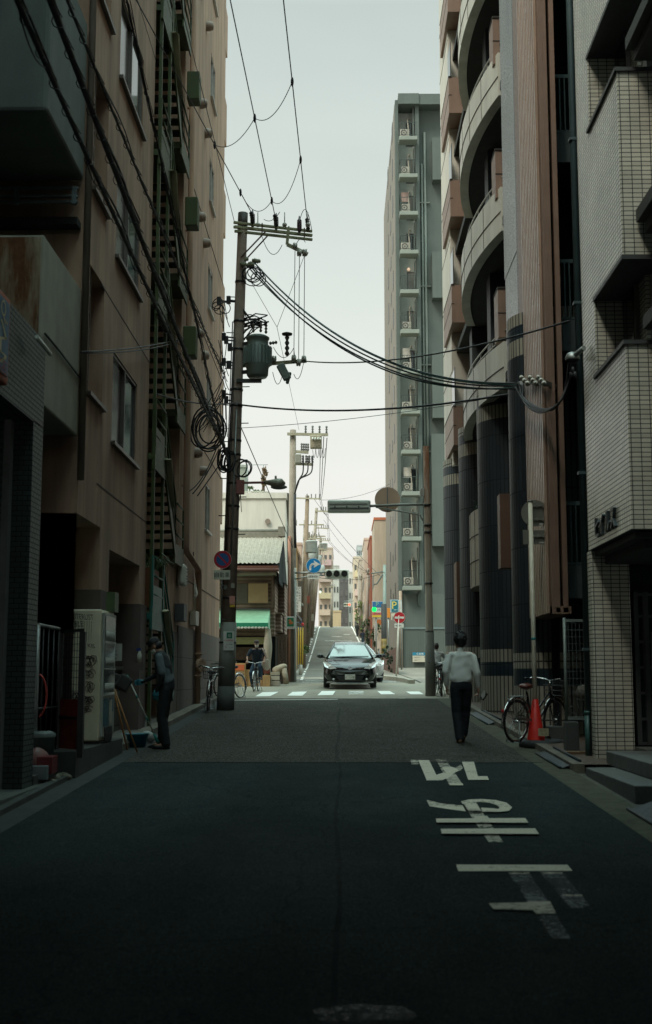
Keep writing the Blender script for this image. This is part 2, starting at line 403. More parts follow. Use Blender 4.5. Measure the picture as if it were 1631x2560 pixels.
# ------------------------------------------------------------------ ground, road, kerbs
def interp(tab, y):
    if y <= tab[0][0]: return tab[0][1]
    for (a, p), (b, q) in zip(tab, tab[1:]):
        if y <= b: return p + (q - p) * (y - a) / (b - a)
    return tab[-1][1]
LL = [(45, -1.5), (47, -1.53), (62, -1.89), (80, -2.3), (100, -2.6), (120, -2.82), (140, -2.98), (155, -3.05), (176, -3.05), (260, -3.9)]      # painted edge lines of the far street
RL = [(45, 2.1), (62, 2.12), (100, 2.15), (120, 2.13), (140, 2.06), (155, 1.85), (170, 1.5), (260, .2)]
def sheet(x0, x1, y0, y1, dz=0.0, step=2.0, nx=1):
    mb = MB(); k = max(1, int((y1 - y0) / step)); vs = []; fs = []
    f0 = x0 if callable(x0) else (lambda y: x0); f1 = x1 if callable(x1) else (lambda y: x1)
    for i in range(k + 1):
        y = y0 + (y1 - y0) * i / k; a, b = f0(y), f1(y)
        for j in range(nx + 1): vs.append((a + (b - a) * j / nx, y, G(y) + dz))
    for i in range(k):
        for j in range(nx): fs.append((i * (nx + 1) + j, i * (nx + 1) + j + 1, (i + 1) * (nx + 1) + j + 1, (i + 1) * (nx + 1) + j))
    return mb.add(vs, fs)
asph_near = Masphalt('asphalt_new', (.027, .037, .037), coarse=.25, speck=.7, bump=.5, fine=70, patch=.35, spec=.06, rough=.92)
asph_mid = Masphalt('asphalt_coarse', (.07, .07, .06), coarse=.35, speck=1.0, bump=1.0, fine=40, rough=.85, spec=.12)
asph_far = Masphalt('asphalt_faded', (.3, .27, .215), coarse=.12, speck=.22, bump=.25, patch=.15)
asph_side = Masphalt('asphalt_lot', (.2, .185, .155), coarse=.15, speck=.25, bump=.25, patch=.25)
dirt = Masphalt('bare_ground', (.11, .105, .09), coarse=.3, patch=.3)
struct('ground', sheet(-160, 160, -60, 600, -.03, 4, 1), dirt)
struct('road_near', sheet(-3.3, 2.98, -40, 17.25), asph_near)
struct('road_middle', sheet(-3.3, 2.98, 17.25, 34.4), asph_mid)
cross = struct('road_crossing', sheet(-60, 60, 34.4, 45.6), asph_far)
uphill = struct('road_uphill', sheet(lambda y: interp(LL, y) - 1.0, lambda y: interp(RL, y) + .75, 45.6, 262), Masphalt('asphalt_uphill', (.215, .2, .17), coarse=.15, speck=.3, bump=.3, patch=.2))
struct('side_lot', sheet(lambda y: 2.95 if y > 47 else 2.95, 40, 45.6, 118, -.006), asph_side)
# concrete gutters and kerbs
moss = M('mossy_gutter', (.06, .062, .04), .95, var=.5, scale=6, bump=.4, grime=(.05, .05, .03))
kerb_m = M('kerb_stone', (.15, .135, .105), .9, var=.35, scale=5, bump=.35, grime=(.09, .085, .07))
pave_m = M('pavement_brown', (.1, .072, .055), .9, var=.3, scale=8, bump=.4)
struct('gutter_right', sheet(2.62, 2.98, -20, 34.4, .004), moss)
struct('gutter_left', sheet(-3.3, -3.02, -20, 34.4, .004), M('gutter_concrete', (.03, .038, .036), .95, var=.3, scale=6))
def kerb(x0, x1, y0, y1, h, mat, name, seg=.6):
    mb = MB(); y = y0
    while y < y1 - .01:
        e = min(y + seg, y1); a, b = G(y), G(e)
        vs = [(x, yy, z) for yy, g in ((y + .004, a), (e - .004, b)) for x, z in ((x0, g - .05), (x0, g + h), (x1, g + h), (x1, g - .05))]
        mb.add(vs, [(0, 1, 5, 4), (1, 2, 6, 5), (2, 3, 7, 6), (0, 3, 2, 1), (4, 5, 6, 7)]); y = e
    return struct(name, mb, mat)
kerb(2.98, 3.14, 16.2, 34.5, .09, kerb_m, 'kerb_right'); kerb(-3.52, -3.3, 18.6, 34.5, .1, kerb_m, 'kerb_left'); kerb(-3.42, -3.3, -12, 15.2, .06, M('kerb_mossy', (.045, .055, .05), .95, var=.4, scale=5, bump=.4), 'kerb_left_front')
struct('pavement_right', sheet(3.14, 6.2, 16.2, 34.5, .085), pave_m); struct('pavement_left', sheet(-5.2, -3.52, 18.6, 34.5, .095), M('pavement_grey', (.13, .125, .11), .9, var=.3, scale=4))
# curved kerb at the far corner of the crossing
ck_ = MB(); pts = [atG(x, y) for x, y in ((899, 1670), (985, 1674), (1002, 1686), (1012, 1698), (1020, 1707), (1026, 1713))]
pts = [V((1.55, 58, 0)), V((1.75, 53, 0)), V((1.98, 50, 0)), V((2.25, 48, 0)), V((2.5, 46.6, 0)), V((2.62, 45.4, 0)), V((2.64, 44.6, 0))]
for a, b in zip(pts, pts[1:]):
    n = (b - a).cross(V((0, 0, 1))).normalized(); n = n if n.x > 0 else -n
    za, zb = G(a.y), G(b.y)
    q = [a + V((0, 0, za - .02)), b + V((0, 0, zb - .02)), b + V((0, 0, zb + .14)), a + V((0, 0, za + .14))]
    w2 = [p + n * -.24 for p in q]
    ck_.add(q + w2, [(0, 1, 2, 3), (4, 7, 6, 5), (3, 2, 6, 7), (0, 4, 5, 1), (0, 3, 7, 4), (1, 5, 6, 2)])
struct('kerb_corner', ck_, M('kerb_pale', (.33, .3, .24), .85, var=.25, scale=6))
# steel ramp plates bridging the gutter
plate_m = M('ramp_steel', (.028, .042, .048), .6, .4, .3, 8)
for i, (y0, y1, x0) in enumerate(((16.4, 18.4, 2.86), (24.3, 27.6, 2.84), (10.6, 12.6, 2.86))):
    mb = MB(); mb.add([(x0, y0, G(y0) + .01), (x0, y1, G(y1) + .01), (x0 + .26, y1, G(y1) + .1), (x0 + .26, y0, G(y0) + .1)], [(0, 1, 2, 3)])
    mb.tube([(x0, y0, G(y0) + .02), (x0, y1, G(y1) + .02)], .02); mb.tube([(x0 + .26, y0, G(y0) + .11), (x0 + .26, y1, G(y1) + .11)], .02)
    single('gutter_ramp', mb, plate_m, ('blue-grey steel ramp plate in front of the white tiled pillar', 'blue-grey steel ramp plate at the foot of the dark ribbed columns', 'dark steel ramp plate beside the stone entrance steps')[i], 'ramp plate', 'kerb ramp plates')
# ------------------------------------------------------------------ road paint (children of the road they lie on)
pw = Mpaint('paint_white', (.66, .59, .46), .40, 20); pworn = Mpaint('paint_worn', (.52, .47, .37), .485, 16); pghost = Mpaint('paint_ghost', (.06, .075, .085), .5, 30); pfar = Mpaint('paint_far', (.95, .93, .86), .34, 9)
def crop(ox, oy, s): return lambda x, y: (ox + x / s, oy + y / s)
def gpoly(mb, pts, dz, m=0):
    mb.add([atG(x, y) + V((0, 0, dz)) for x, y in pts], [tuple(range(len(pts)))], m)
near = bpy.data.objects['road_near']; k = crop(960, 1880, 2.841)
def glyph(polys):
    mb = MB()
    for i, (m, pl) in enumerate(polys): gpoly(mb, [k(*p) for p in pl], .004 + .0015 * i, m)
    ob('lettering', mb, [pw, pworn, pghost], near)
glyph([(1, [(370, 55), (440, 55), (565, 240), (468, 240)]), (0, [(245, 60), (322, 61), (392, 204), (305, 204)]), (0, [(300, 204), (345, 175), (425, 150), (480, 175), (415, 204)]), (0, [(412, 112), (482, 110), (548, 130), (505, 150), (455, 190), (440, 150)]), (1, [(505, 118), (548, 95), (562, 118), (540, 140)]),
       (0, [(555, 75), (640, 75), (668, 178), (735, 178), (747, 204), (600, 204)]), (1, [(190, 62), (243, 62), (250, 96), (196, 94)]), (0, [(466, 232), (560, 232), (566, 244), (470, 244)])])
outer = [(548, 355), (600, 343), (690, 340), (790, 348), (870, 368), (912, 402), (890, 428), (820, 437), (700, 436)]; inner = [(560, 374), (612, 363), (680, 360), (745, 366), (800, 384), (822, 405), (815, 416), (780, 412), (690, 408)]
gl = [(1, [(562, 372), (652, 362), (850, 642), (745, 642)]), (0, [(305, 345), (420, 370), (560, 384), (583, 425), (480, 412), (325, 388)])]
for i in range(8): gl.append((0, [outer[i], outer[i + 1], inner[i + 1], inner[i]]))
gl += [(0, [(370, 487), (1005, 483), (1027, 517), (375, 514)]), (0, [(405, 562), (1075, 558), (1103, 598), (412, 596)]), (0, [(640, 472), (735, 470), (770, 517), (665, 517)]), (0, [(565, 376), (650, 366), (690, 432), (600, 432)])]
glyph(gl)
glyph([(2, [(885, 862), (1035, 862), (1330, 1330), (1200, 1330)]), (2, [(1112, 862), (1265, 862), (1480, 1120), (1335, 1120)]), (0, [(514, 806), (1305, 808), (1340, 850), (530, 853)]), (1, [(885, 862), (1030, 862), (1038, 874), (893, 874)]), (1, [(1112, 862), (1265, 862), (1272, 874), (1120, 874)]), (1, [(1268, 1025), (1405, 1025), (1415, 1036), (1275, 1036)]),
       (1, [(745, 1088), (1010, 1083), (1030, 1075), (1180, 1075), (1225, 1160), (1085, 1162), (1055, 1135), (780, 1130)])])
mb = MB(); gpoly(mb, [(780, 2525), (900, 2512), (1010, 2518), (1050, 2545), (1000, 2556), (800, 2556)], .004); ob('worn_patch', mb, Mpaint('patch_paint', (.1, .1, .1), .52, 24), near)
c1, c2 = crop(480, 1350, 4.383), crop(780, 1350, 4.383)
zebra = [[c1(775, 1668), c1(950, 1665), c1(860, 1712), c1(695, 1715)], [c1(1105, 1665), c1(1262, 1662), c1(1210, 1708), c1(1045, 1706)], [c2(110, 1657), c2(258, 1657), c2(230, 1700), c2(60, 1703)],
         [c2(405, 1657), c2(565, 1657), c2(572, 1690), c2(405, 1692)], [c2(718, 1657), c2(855, 1657), c2(915, 1692), c2(760, 1692)], [c2(1032, 1662), c2(1175, 1662), c2(1230, 1692), c2(1085, 1692)]]
pworn_far = Mpaint('paint_far_worn', (.8, .78, .72), .5, 8)
for i, q in enumerate(zebra):
    mb = MB(); gpoly(mb, q, .005); ob('crosswalk_stripe', mb, pworn_far if i == 3 else pfar, cross)
def strip_on(y0, y1, x0, x1, dz=.005):   # painted strip between two edge functions
    mb = MB(); k_ = max(1, int((y1 - y0) / 2)); vs = []
    for i in range(k_ + 1):
        y = y0 + (y1 - y0) * i / k_; vs += [(x0(y), y, G(y) + dz), (x1(y), y, G(y) + dz)]
    return mb.add(vs, [(2 * i, 2 * i + 1, 2 * i + 3, 2 * i + 2) for i in range(k_)])
mid = bpy.data.objects['road_middle']
mb = MB(); mb.add([(x, y, G(y) + .005) for x, y in ((-2.9, 33.3), (-.1, 33.75), (-.1, 33.92), (-2.9, 33.5))], [(0, 1, 2, 3)]); ob('stop_line', mb, pfar, mid)
mb = MB(); gpoly(mb, [c2(950, 1730), c2(1020, 1730), c2(1030, 1738), c2(960, 1738)], .005); ob('worn_patch', mb, pworn, mid)
for x0, x1, y in ((-1.42, .55, 47.6), (-1.5, -.75, 46.0), (1.5, 2.0, 46.2)):
    mb = MB(); mb.add([(x0, y, G(y) + .005), (x1, y, G(y) + .005), (x1 + .05, y + (.35 if x0 != -1.42 else .25), G(y) + .012), (x0 + .05, y + (.35 if x0 != -1.42 else .25), G(y) + .012)], [(0, 1, 2, 3)]); ob('stop_line' if x0 == -1.42 else 'crosswalk_stripe', mb, pfar, uphill if y > 45.6 else cross)
for y0, y1 in ((48.6, 50.0), (51.5, 53.5), (56, 58), (61, 65), (69, 74), (78, 95), (98, 112), (114, 178)):
    ob('edge_line', strip_on(y0, y1, lambda y: interp(LL, y) - .05, lambda y: interp(LL, y) + .06), pfar, uphill)
ob('edge_line', strip_on(70, 178, lambda y: interp(RL, y) - .07, lambda y: interp(RL, y) + .08), pfar, uphill)
y = 47.5
while y < 178:
    L_ = .5 + y * .008
    if not 56 < y < 58: ob('kerb_dash', strip_on(y, y + L_, lambda t: interp(LL, t) - .55, lambda t: interp(LL, t) - .36), pfar, uphill)
    if y > 95: ob('kerb_dash', strip_on(y, y + L_, lambda t: interp(RL, t) + .3, lambda t: interp(RL, t) + .58), pfar, uphill)
    y += L_ * 2 + .6 + y * .012
for a, b, y, d in ((-1.9, 1.2, 143, 1.2), (-1.2, .1, 152, 1), (.3, 1.1, 156, 1), (-1.0, .2, 120, .3)):
    ob('road_text', strip_on(y, y + d, lambda t: a, lambda t: b), pworn_far, uphill)
tar = Masphalt('tar_seam', (.011, .016, .017), spec=.08); tar2 = Masphalt('tar_seam_faded', (.04, .043, .038), spec=.1)
rs_ = random.Random(5)
for ys_, x_, w_, par in ((5, -.03, .022, near), (17.4, -.05, .03, mid), (17.24, None, 0, near)):
    mb = MB()
    if x_ is None:
        pts = [(-3.0 + .25 * i, 17.2 + rs_.uniform(-.02, .03)) for i in range(24)]; vs = []
        for a, b in pts: vs += [(a, b - .035, G(b) + .003), (a, b + .035, G(b) + .006)]
    else:
        vs = []
        for i in range(40): y = ys_ + i * .31; xx = x_ + .02 * sin(y * .9) + rs_.uniform(-.008, .008); vs += [(xx - w_, y, G(y) + .003), (xx + w_ * rs_.uniform(.3, 1), y, G(y) + .003)]
    k_ = len(vs) // 2; mb.add(vs, [(2 * i, 2 * i + 1, 2 * i + 3, 2 * i + 2) for i in range(k_ - 1)]); ob('tar_seam', mb, tar2 if par is mid else tar, par)
# unseen overhead deck, added to block the sky and darken this end of the street
mb = MB(); mb.box(-30, 30, -34, 7.2, 6.3, 7.5); mb.box(-30, 30, -34, 10.0, 8.3, 9.1); mb.box(-30, 30, -34, -33.6, 7.5, 8.4)
for x in (-16, 16): mb.box(x - 1, x + 1, -14, -12, -2, 6.3)
struct('unseen_shade_deck', mb, concrete)
# ------------------------------------------------------------------ left side of the street
XA = -3.6
pink = M('mortar_pink', (.48, .315, .225), .9, var=.14, scale=1.2, bump=.35, bscale=55, streak=.5, grime=(.29, .2, .14))
pinkdk = M('mortar_base', (.13, .098, .082), .85, var=.2, scale=2, bump=.3, streak=.2, grime=(.07, .06, .055))
joint_m = P('joint_dark', (.06, .045, .04), .9)  # plain dark colour of the thin wall joints
alu = M('window_frame_bronze', (.12, .11, .1), .4, .5, .15, 8); alu_lt = M('window_frame_pale', (.4, .38, .34), .45, .4, .15, 8)
glass_wall_tint = Mglass('glass_wall_reflection', (.075, .062, .05), .12, .4); glass_teal = Mglass('glass_teal', (.02, .075, .075), .06, .8); glass_sky = Mglass('glass_sky', (.05, .06, .055), .02, 1.0)  # pinkish reflection of the wall put into the first glass colour
# --- mortar office block
blkA = thing('office_building', 'tall pink-beige rendered office block beside the green fire stair', 'building', (XA, 20.3, G(20)))
A0, A1, TOP = 16.55, 22.5, 26.5
o, u, n = (XA, A0, 0), (0, 1, 0), (1, 0, 0)
fl = [k_ * 3.03 for k_ in range(7)]
holes = [(0, 1.65, .3, 3.95, 1.2), (2.4, 5.3, .3, 3.7, 1.3)]
wh, rh = [], []
for f in fl:
    h = (2.35, 4.65, 5.4 + f, 6.85 + f, .1); wh.append(h); r_ = (.45, 1.53, 5.75 + f, 7.62 + f, .55); rh.append(r_); holes += [h, r_]
mb = wall_holes(MB(), o, u, n, A1 - A0, TOP, holes, .1)
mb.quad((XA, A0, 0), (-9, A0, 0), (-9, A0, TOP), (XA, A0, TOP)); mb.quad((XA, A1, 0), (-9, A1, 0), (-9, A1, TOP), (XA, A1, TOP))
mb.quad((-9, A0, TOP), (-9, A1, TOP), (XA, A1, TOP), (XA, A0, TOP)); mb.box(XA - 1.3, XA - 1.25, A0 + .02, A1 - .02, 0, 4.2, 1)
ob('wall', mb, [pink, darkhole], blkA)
mb = MB()
for a, b in ((18.2, 18.95), (21.85, 22.5)): ob('pillar_cladding', MB().box(XA - 1.2, XA + .035, a - .03, b + .03, .4, 3.02), pinkdk, blkA)
for zz in [4.55 + f for f in fl]: ob('expansion_joint', MB().box(XA - .02, XA + .004, A0 + 1.3, A1, zz, zz + .022), joint_m, blkA)
for i, h in enumerate(wh): 
    f_ = window(blkA, o, u, n, *h[:4], .07, alu, glass_wall_tint, 1)
    g = MB().quad(*[(XA - .055, A0 + a, b) for a, b in ((3.55, h[2] + .08), (4.57, h[2] + .08), (4.57, h[3] - .08), (3.55, h[3] - .08))]); ob('pane', g, glass_sky if i == 2 else glass_teal, f_)
for h in rh:
    window(blkA, o, u, n, *h[:4], .5, alu, glass_wall_tint, 0, .05, True)
    mb = MB(); [mb.bar((XA - .06, A0 + h[0], z_), (XA - .06, A0 + h[0] + .35, z_), .012) for z_ in [h[2] + .25 * j for j in range(7)]]; [mb.bar((XA - .06, A0 + h[0] + d, h[2]), (XA - .06, A0 + h[0] + d, h[3]), .014) for d in (.04, .33)]
    ob('railing', mb, alu, blkA)
# low block wall and notice inside the entrance bay
mb = MB(); mb.box(XA - .5, XA - .3, 19.0, 21.8, .5, 1.85); mb.box(XA - .55, XA - .25, 19.0, 21.8, 1.85, 1.92)
ob('block_wall', mb, Mtile('stone_blocks', (.125, .12, .105), (.05, .05, .045), .45, .3, .012, .8, .5, .2), blkA)
# --- concrete balconies between the office block and the tiled shop
stain = Mrust('rust_stained_concrete', (.42, .34, .24), (.2, .075, .022), .44, .9, True)
grey_balc = M('grey_balcony_paint', (.135, .155, .142), .9, var=.15, scale=2, bump=.4, bscale=70, streak=.25, grime=(.1, .12, .11))
blkB = thing('balcony_building', 'dark building with stacked concrete balcony boxes over the vending machine, one rust stained', 'building', (XA, 16.2, G(16)))
zb0, zb1 = atX(195.5, 1092, XA).z, atX(108, 583, XA).z
mb = MB(); mb.box(-5.4, XA, 14.3, 16.45, zb0, zb1); lower = ob('balcony', mb, M('balcony_pale', (.32, .31, .25), .9, var=.15, scale=2.5, bump=.45, bscale=70, streak=.2), blkB, bevel=.02, label='pale concrete balcony box with a rust stained end')
mb = MB(); mb.box(-5.3, XA - .03, 14.292, 14.299, zb0 + .03, zb1 - .03); ob('rust_stain', mb, stain, lower)
zu0 = atX(211, 455, XA).z
mb = MB(); mb.box(-6.5, XA, 14.25, 16.44, zu0, zu0 + 2.35); ob('balcony', mb, grey_balc, blkB, bevel=.05, label='grey rounded balcony box')
mb = MB(); mb.box(-6.5, XA, 14.25, 16.44, zu0 + 4.4, zu0 + 8); ob('balcony', mb, grey_balc, blkB, bevel=.05)
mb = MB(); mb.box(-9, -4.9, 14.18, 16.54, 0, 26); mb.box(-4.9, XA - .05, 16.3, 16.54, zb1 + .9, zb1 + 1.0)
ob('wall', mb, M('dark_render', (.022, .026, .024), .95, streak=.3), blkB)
mb = MB(); p = atY(12, 470, 16.2); q = atY(226, 470, 16.2)
for dz in (0, -.12, -.2): mb.box(-6.4, XA - .02, 16.15, 16.2, p.z + dz - .03, p.z + dz)
for x in (-3.7, -4.5, -5.3): mb.box(x, x + .06, 16.14, 16.21, p.z - .25, p.z)
ob('railing', mb, M('rail_bluegrey', (.13, .17, .18), .5, .3), blkB)
mb = MB(); mb.tube([(-4.88, 14.5, 7.6), (-4.88, 14.5, 12)], .06); mb.tube([(XA + .05, 16.5, 4.4), (XA + .05, 16.5, 26)], .05, 10)
ob('downpipe', mb, M('pipe_dull', (.2, .17, .14), .7), blkB)
# --- tiled shop with roller shutter
tile_dk = Mtile('mosaic_dark_green', (.036, .06, .055), (.006, .012, .012), .12, .058, .006, .4, .5, .2)
XS = -3.5
shop = thing('tiled_shop', 'dark green mosaic tiled shop with a closed roller shutter and blue hanging sign', 'building', (XS, 12, G(12)))
z1, z2 = atX(97, 1060, XS).z, atX(98, 838, XS).z
mb = MB(); mb.box(-3.72, XS, 13.7, 14.15, .2, z1); mb.box(-9, XS, -16, 14.15, z1 - .02, z2); mb.box(-9, -4.2, -16, 14.13, z2, 24)
mb.box(-9, -3.95, -16, 13.7, .0, .12)
for a in (4.5, -3, -10): mb.box(-3.72, XS, a, a + .45, -.4, z1)
ob('wall', mb, tile_dk, shop)
mb = MB(); mb.box(-3.86, -3.8, -16, 13.72, -.3, z1); ob('shutter', mb, Mcorr('roller_shutter', (.015, .035, .04), .085, 'z', .45, .3, .03), shop)
mb = MB(); mb.box(-3.8, -3.72, 13.57, 13.7, .2, z1); ob('shutter_rail', mb, steel, shop)
mb = MB(); mb.box(-3.92, -3.45, -16, 14.45, .0, .1 + G(14) - .35); mb.box(-3.95, -3.4, 9.8, 14.5, G(10) - .1, G(14.2) + .05); ob('threshold', mb, M('mossy_concrete', (.08, .095, .085), .95, var=.3, scale=5, bump=.4), shop)
sg = thing('hanging_sign', 'blue shop sign with orange rim and yellow letters on the dark mosaic wall', 'sign', (XS + .05, 11.8, 5))
za, zb = atX(22, 975, XS + .07).z, atX(20, 752, XS + .07).z
mb = MB(); ye = atX(25, 850, XS + .11).y; mb.box(XS + .005, XS + .11, ye - 1.4, ye, za, zb); ob('sign_border', mb, P('sign_orange', (.4, .09, .04), .5), sg, bevel=.03)
mb = MB(); mb.box(XS + .1, XS + .125, ye - 1.32, ye - .08, za + .07, zb - .07); ob('sign_panel', mb, P('sign_deep_blue', (.008, .11, .22), .4), sg, bevel=.03)
mb = MB(); hh = (zb - za)
text(mb, 'Q', (XS + .13, ye - .33, zb - .2), .2, (0, 1, 0))
for s_, fz in (('バ', .42), ('イ', .6), ('ク', .77)): text(mb, s_, (XS + .13, ye - .46, zb - hh * fz), .2, (0, 1, 0), w=.62)
ob('lettering', mb, P('sign_letters', (.55, .5, .3), .5), sg)
mb = MB(); text(mb, '店', (XS + .13, ye - .28, za + .14), .16, (0, 1, 0), w=.3); ob('lettering', mb, P('sign_letters_red', (.3, .06, .08), .5), sg)
# tube lamp and wire at the corner of the tiled wall
mb = MB(); p = atX(92, 842, XS + .1); mb.tube([p, p + V((.05, .45, -.08))], .025, 8); ob('wl', mb, white, None) if 0 else None
single('corner_lamp', mb, white, 'small pale tube lamp at the corner of the dark mosaic wall', 'lamp')
# --- block beyond the stair
C0, C1 = 26.95, 36.3
blkC = thing('apartment_building', 'tall pinkish rendered apartment block behind the leaning utility pole', 'building', (XA, 32, G(32)))
o = (XA, C0, 0); holes = []
for f in fl: holes.append((32.2 - C0, 33.35 - C0, 5.6 + f, 6.85 + f, .09))
mb = wall_holes(MB(), o, u, n, C1 - C0, TOP, holes, .09)
mb.quad((XA, C0, 0), (-9, C0, 0), (-9, C0, TOP), (XA, C0, TOP)); mb.quad((XA, C1, 0), (-9, C1, 0), (-9, C1, TOP), (XA, C1, TOP)); mb.quad((-9, C0, TOP), (-9, C1, TOP), (XA, C1, TOP), (XA, C0, TOP))
mb.box(-5.2, XA, 25.5, C0 - .002, .5, 4.3); mb.box(-9, -5.2, A1 + .01, C0 - .003, 0, TOP)
pinkC = M('mortar_pink_far', (.5, .325, .225), .9, var=.12, scale=1.2, bump=.3, bscale=55, streak=.45, grime=(.33, .225, .165))
ob('wall', mb, pinkC, blkC)
mb = MB(); mb.box(XA, XA + .03, 27.0, 36.28, .7, 2.85); mb.box(XA, XA + .02, 25.52, 26.95, .7, 2.7); ob('base_cladding', mb, Mtile('base_panels', (.15, .125, .105), (.07, .06, .05), 1.1, .72, .008, .8, 0, .1), blkC)
for zz in (3.95, 7.6, 10.6, 13.6): ob('expansion_joint', MB().box(XA, XA + .012, 27.05, C1, zz, zz + .02), joint_m, blkC)
for h in holes: window(blkC, o, u, n, *h[:4], .06, alu_lt, glass_sky, 1)
for i, f in enumerate(fl):
    mb = MB(); a, b = 6.35 + f, 7.75 + f
    mb.box(-8, XA - .04, C1 + .002, C1 + 1.0, a, b); ob('balcony', mb, pinkC, blkC)
    for y_, z_ in ((29.8, 7.2), (31.0, 6.95)):
        if z_ + f > TOP: continue
        mb = MB(); mb.lathe([(.001, .2), (.1, .18), (.13, .08), (.13, 0)], (XA, y_, z_ + f), 12, axis=V((1, 0, 0)).to_track_quat('Z', 'Y').to_matrix()); mb.disc((XA + .03, y_, z_ + f), .11, (1, 0, 0), 12)
        ob('vent_hood', mb, M('vent_beige', (.3, .23, .18), .6), blkC)
mb = MB(); xp = XA + .11; zt = atX(478, 1386, xp).z
mb.tube([(xp, 27.4, 26), (xp, 27.4, zt + .1), (xp, 27.46, zt), (xp, 29.95, zt - .22), (xp, 30.05, zt - .35), (xp, 30.05, .9)], .075, 10)
for zz in (6, 9, 12, 15, 18): mb.box(XA, xp, 27.34, 27.46, zz, zz + .03)
mb.lathe([(.075, 0), (.11, 0), (.11, .06), (.075, .06)], (xp, 30.05, 2.25), 12); mb.lathe([(.075, 0), (.11, 0), (.11, .06), (.075, .06)], (xp, 30.05, 1.72), 12)
mb.cyl((xp + .02, 30.05, 2.0), (xp + .12, 30.0, 2.0), .17, n=20)
for a in range(6): mb.ball((xp + .125, 30.0 + .12 * cos(a * pi / 3), 2.0 + .12 * sin(a * pi / 3)), .016, 6, 4)
ob('downpipe', mb, pinkC, blkC)
# meters and fittings on the wall by the pipe
mb = MB(); p = atX(452, 1525, XA + .1); mb.box(XA + .02, XA + .22, p.y - .35, p.y + .2, p.z - .25, p.z + .12); ob('meter_box', mb, P('meter_dark', (.05, .055, .06), .5), blkC)
mb = MB(); p = atX(488, 1543, XA + .1); mb.box(XA + .02, XA + .16, p.y - .35, p.y + .28, p.z - .2, p.z + .14); [mb.cyl((XA + .1, p.y + d, p.z + .14), (XA + .1, p.y + d, p.z + .8), .018) for d in (-.2, .05)]; mb.tube([(XA + .1, p.y - .2, p.z + .4), (XA + .14, p.y - .05, p.z + .55), (XA + .1, p.y + .05, p.z + .7)], .03); ob('meter_box', mb, P('meter_pale', (.42, .38, .3), .5), blkC)
mb = MB(); p = atX(458, 1438, XA + .12); mb.box(XA + .01, XA + .2, p.y - .24, p.y + .24, p.z - .24, p.z + .24); ob('wall_lamp', mb, P('lamp_cover', (.55, .54, .48), .35), blkC, bevel=.08)
mb = MB(); [mb.box(XA + .2, XA + .212, p.y - .02, p.y + .16, p.z + d, p.z + d + .03) for d in (-.16, -.1, -.04, .06, .12)]; ob('lamp_grille', mb, P('lamp_slots', (.2, .2, .18), .5), blkC)
mb = MB(); mb.tube([atX(484, 1380, XA + .04), atX(487, 1420, XA + .04), atX(492, 1460, XA + .04), atX(499, 1510, XA + .04), atX(500, 1540, XA + .04)], .012); ob('wall_wire', mb, cable_m, blkC)
# --- green steel fire stair in the recess
green = M('stair_green', (.04, .065, .012), .55, .0, .3, 5, grime=(.02, .035, .012)); teal = M('stair_teal', (.012, .12, .095), .5, .0, .25, 5); tread_m = M('tread_dark', (.02, .022, .016), .8); pale = M('stringer_pale', (.36, .34, .22), .55)
st = thing('fire_stair', 'green steel fire stair zigzagging up the recess between two pink blocks', 'stairs', (-4.2, 24.8, G(25)))
Xo, Xi, Xm = -3.48, -5.1, -4.3
def flight(ya, za, yb, zb, x0, x1, mat, matst):
    k_ = 8; mb = MB()
    for i in range(k_):
        t = (i + .5) / k_; y, z = ya + (yb - ya) * t, za + (zb - za) * (i + 1) / (k_ + 1)
        mb.box(x0 + .03, x1 - .03, y - .14, y + .14, z - .04, z)
    f_ = ob('flight', mb, mat, st)
    for x in (x0, x1):
        mb = MB(); L_ = sqrt((yb - ya) ** 2 + (zb - za) ** 2); q = Euler((atan2(zb - za, yb - ya), 0, 0))
        mb.obox((x, (ya + yb) / 2, (za + zb) / 2 - .02), (.035, L_ + .2, .24), q); ob('stringer', mb, matst, f_)
    return f_
def rail(pts, h, mat, par, posts=True, mids=2):
    mb = MB(); up = V((0, 0, 1))
    for a, b in zip(pts, pts[1:]):
        a, b = V(a), V(b)
        for i in range(mids + 1): mb.tube([a + up * h * (i + 1) / (mids + 1), b + up * h * (i + 1) / (mids + 1)], .02, 6)
        if posts: mb.bar(a, a + up * h, .04); mb.bar(b, b + up * h, .04)
    return ob('railing', mb, mat, par)
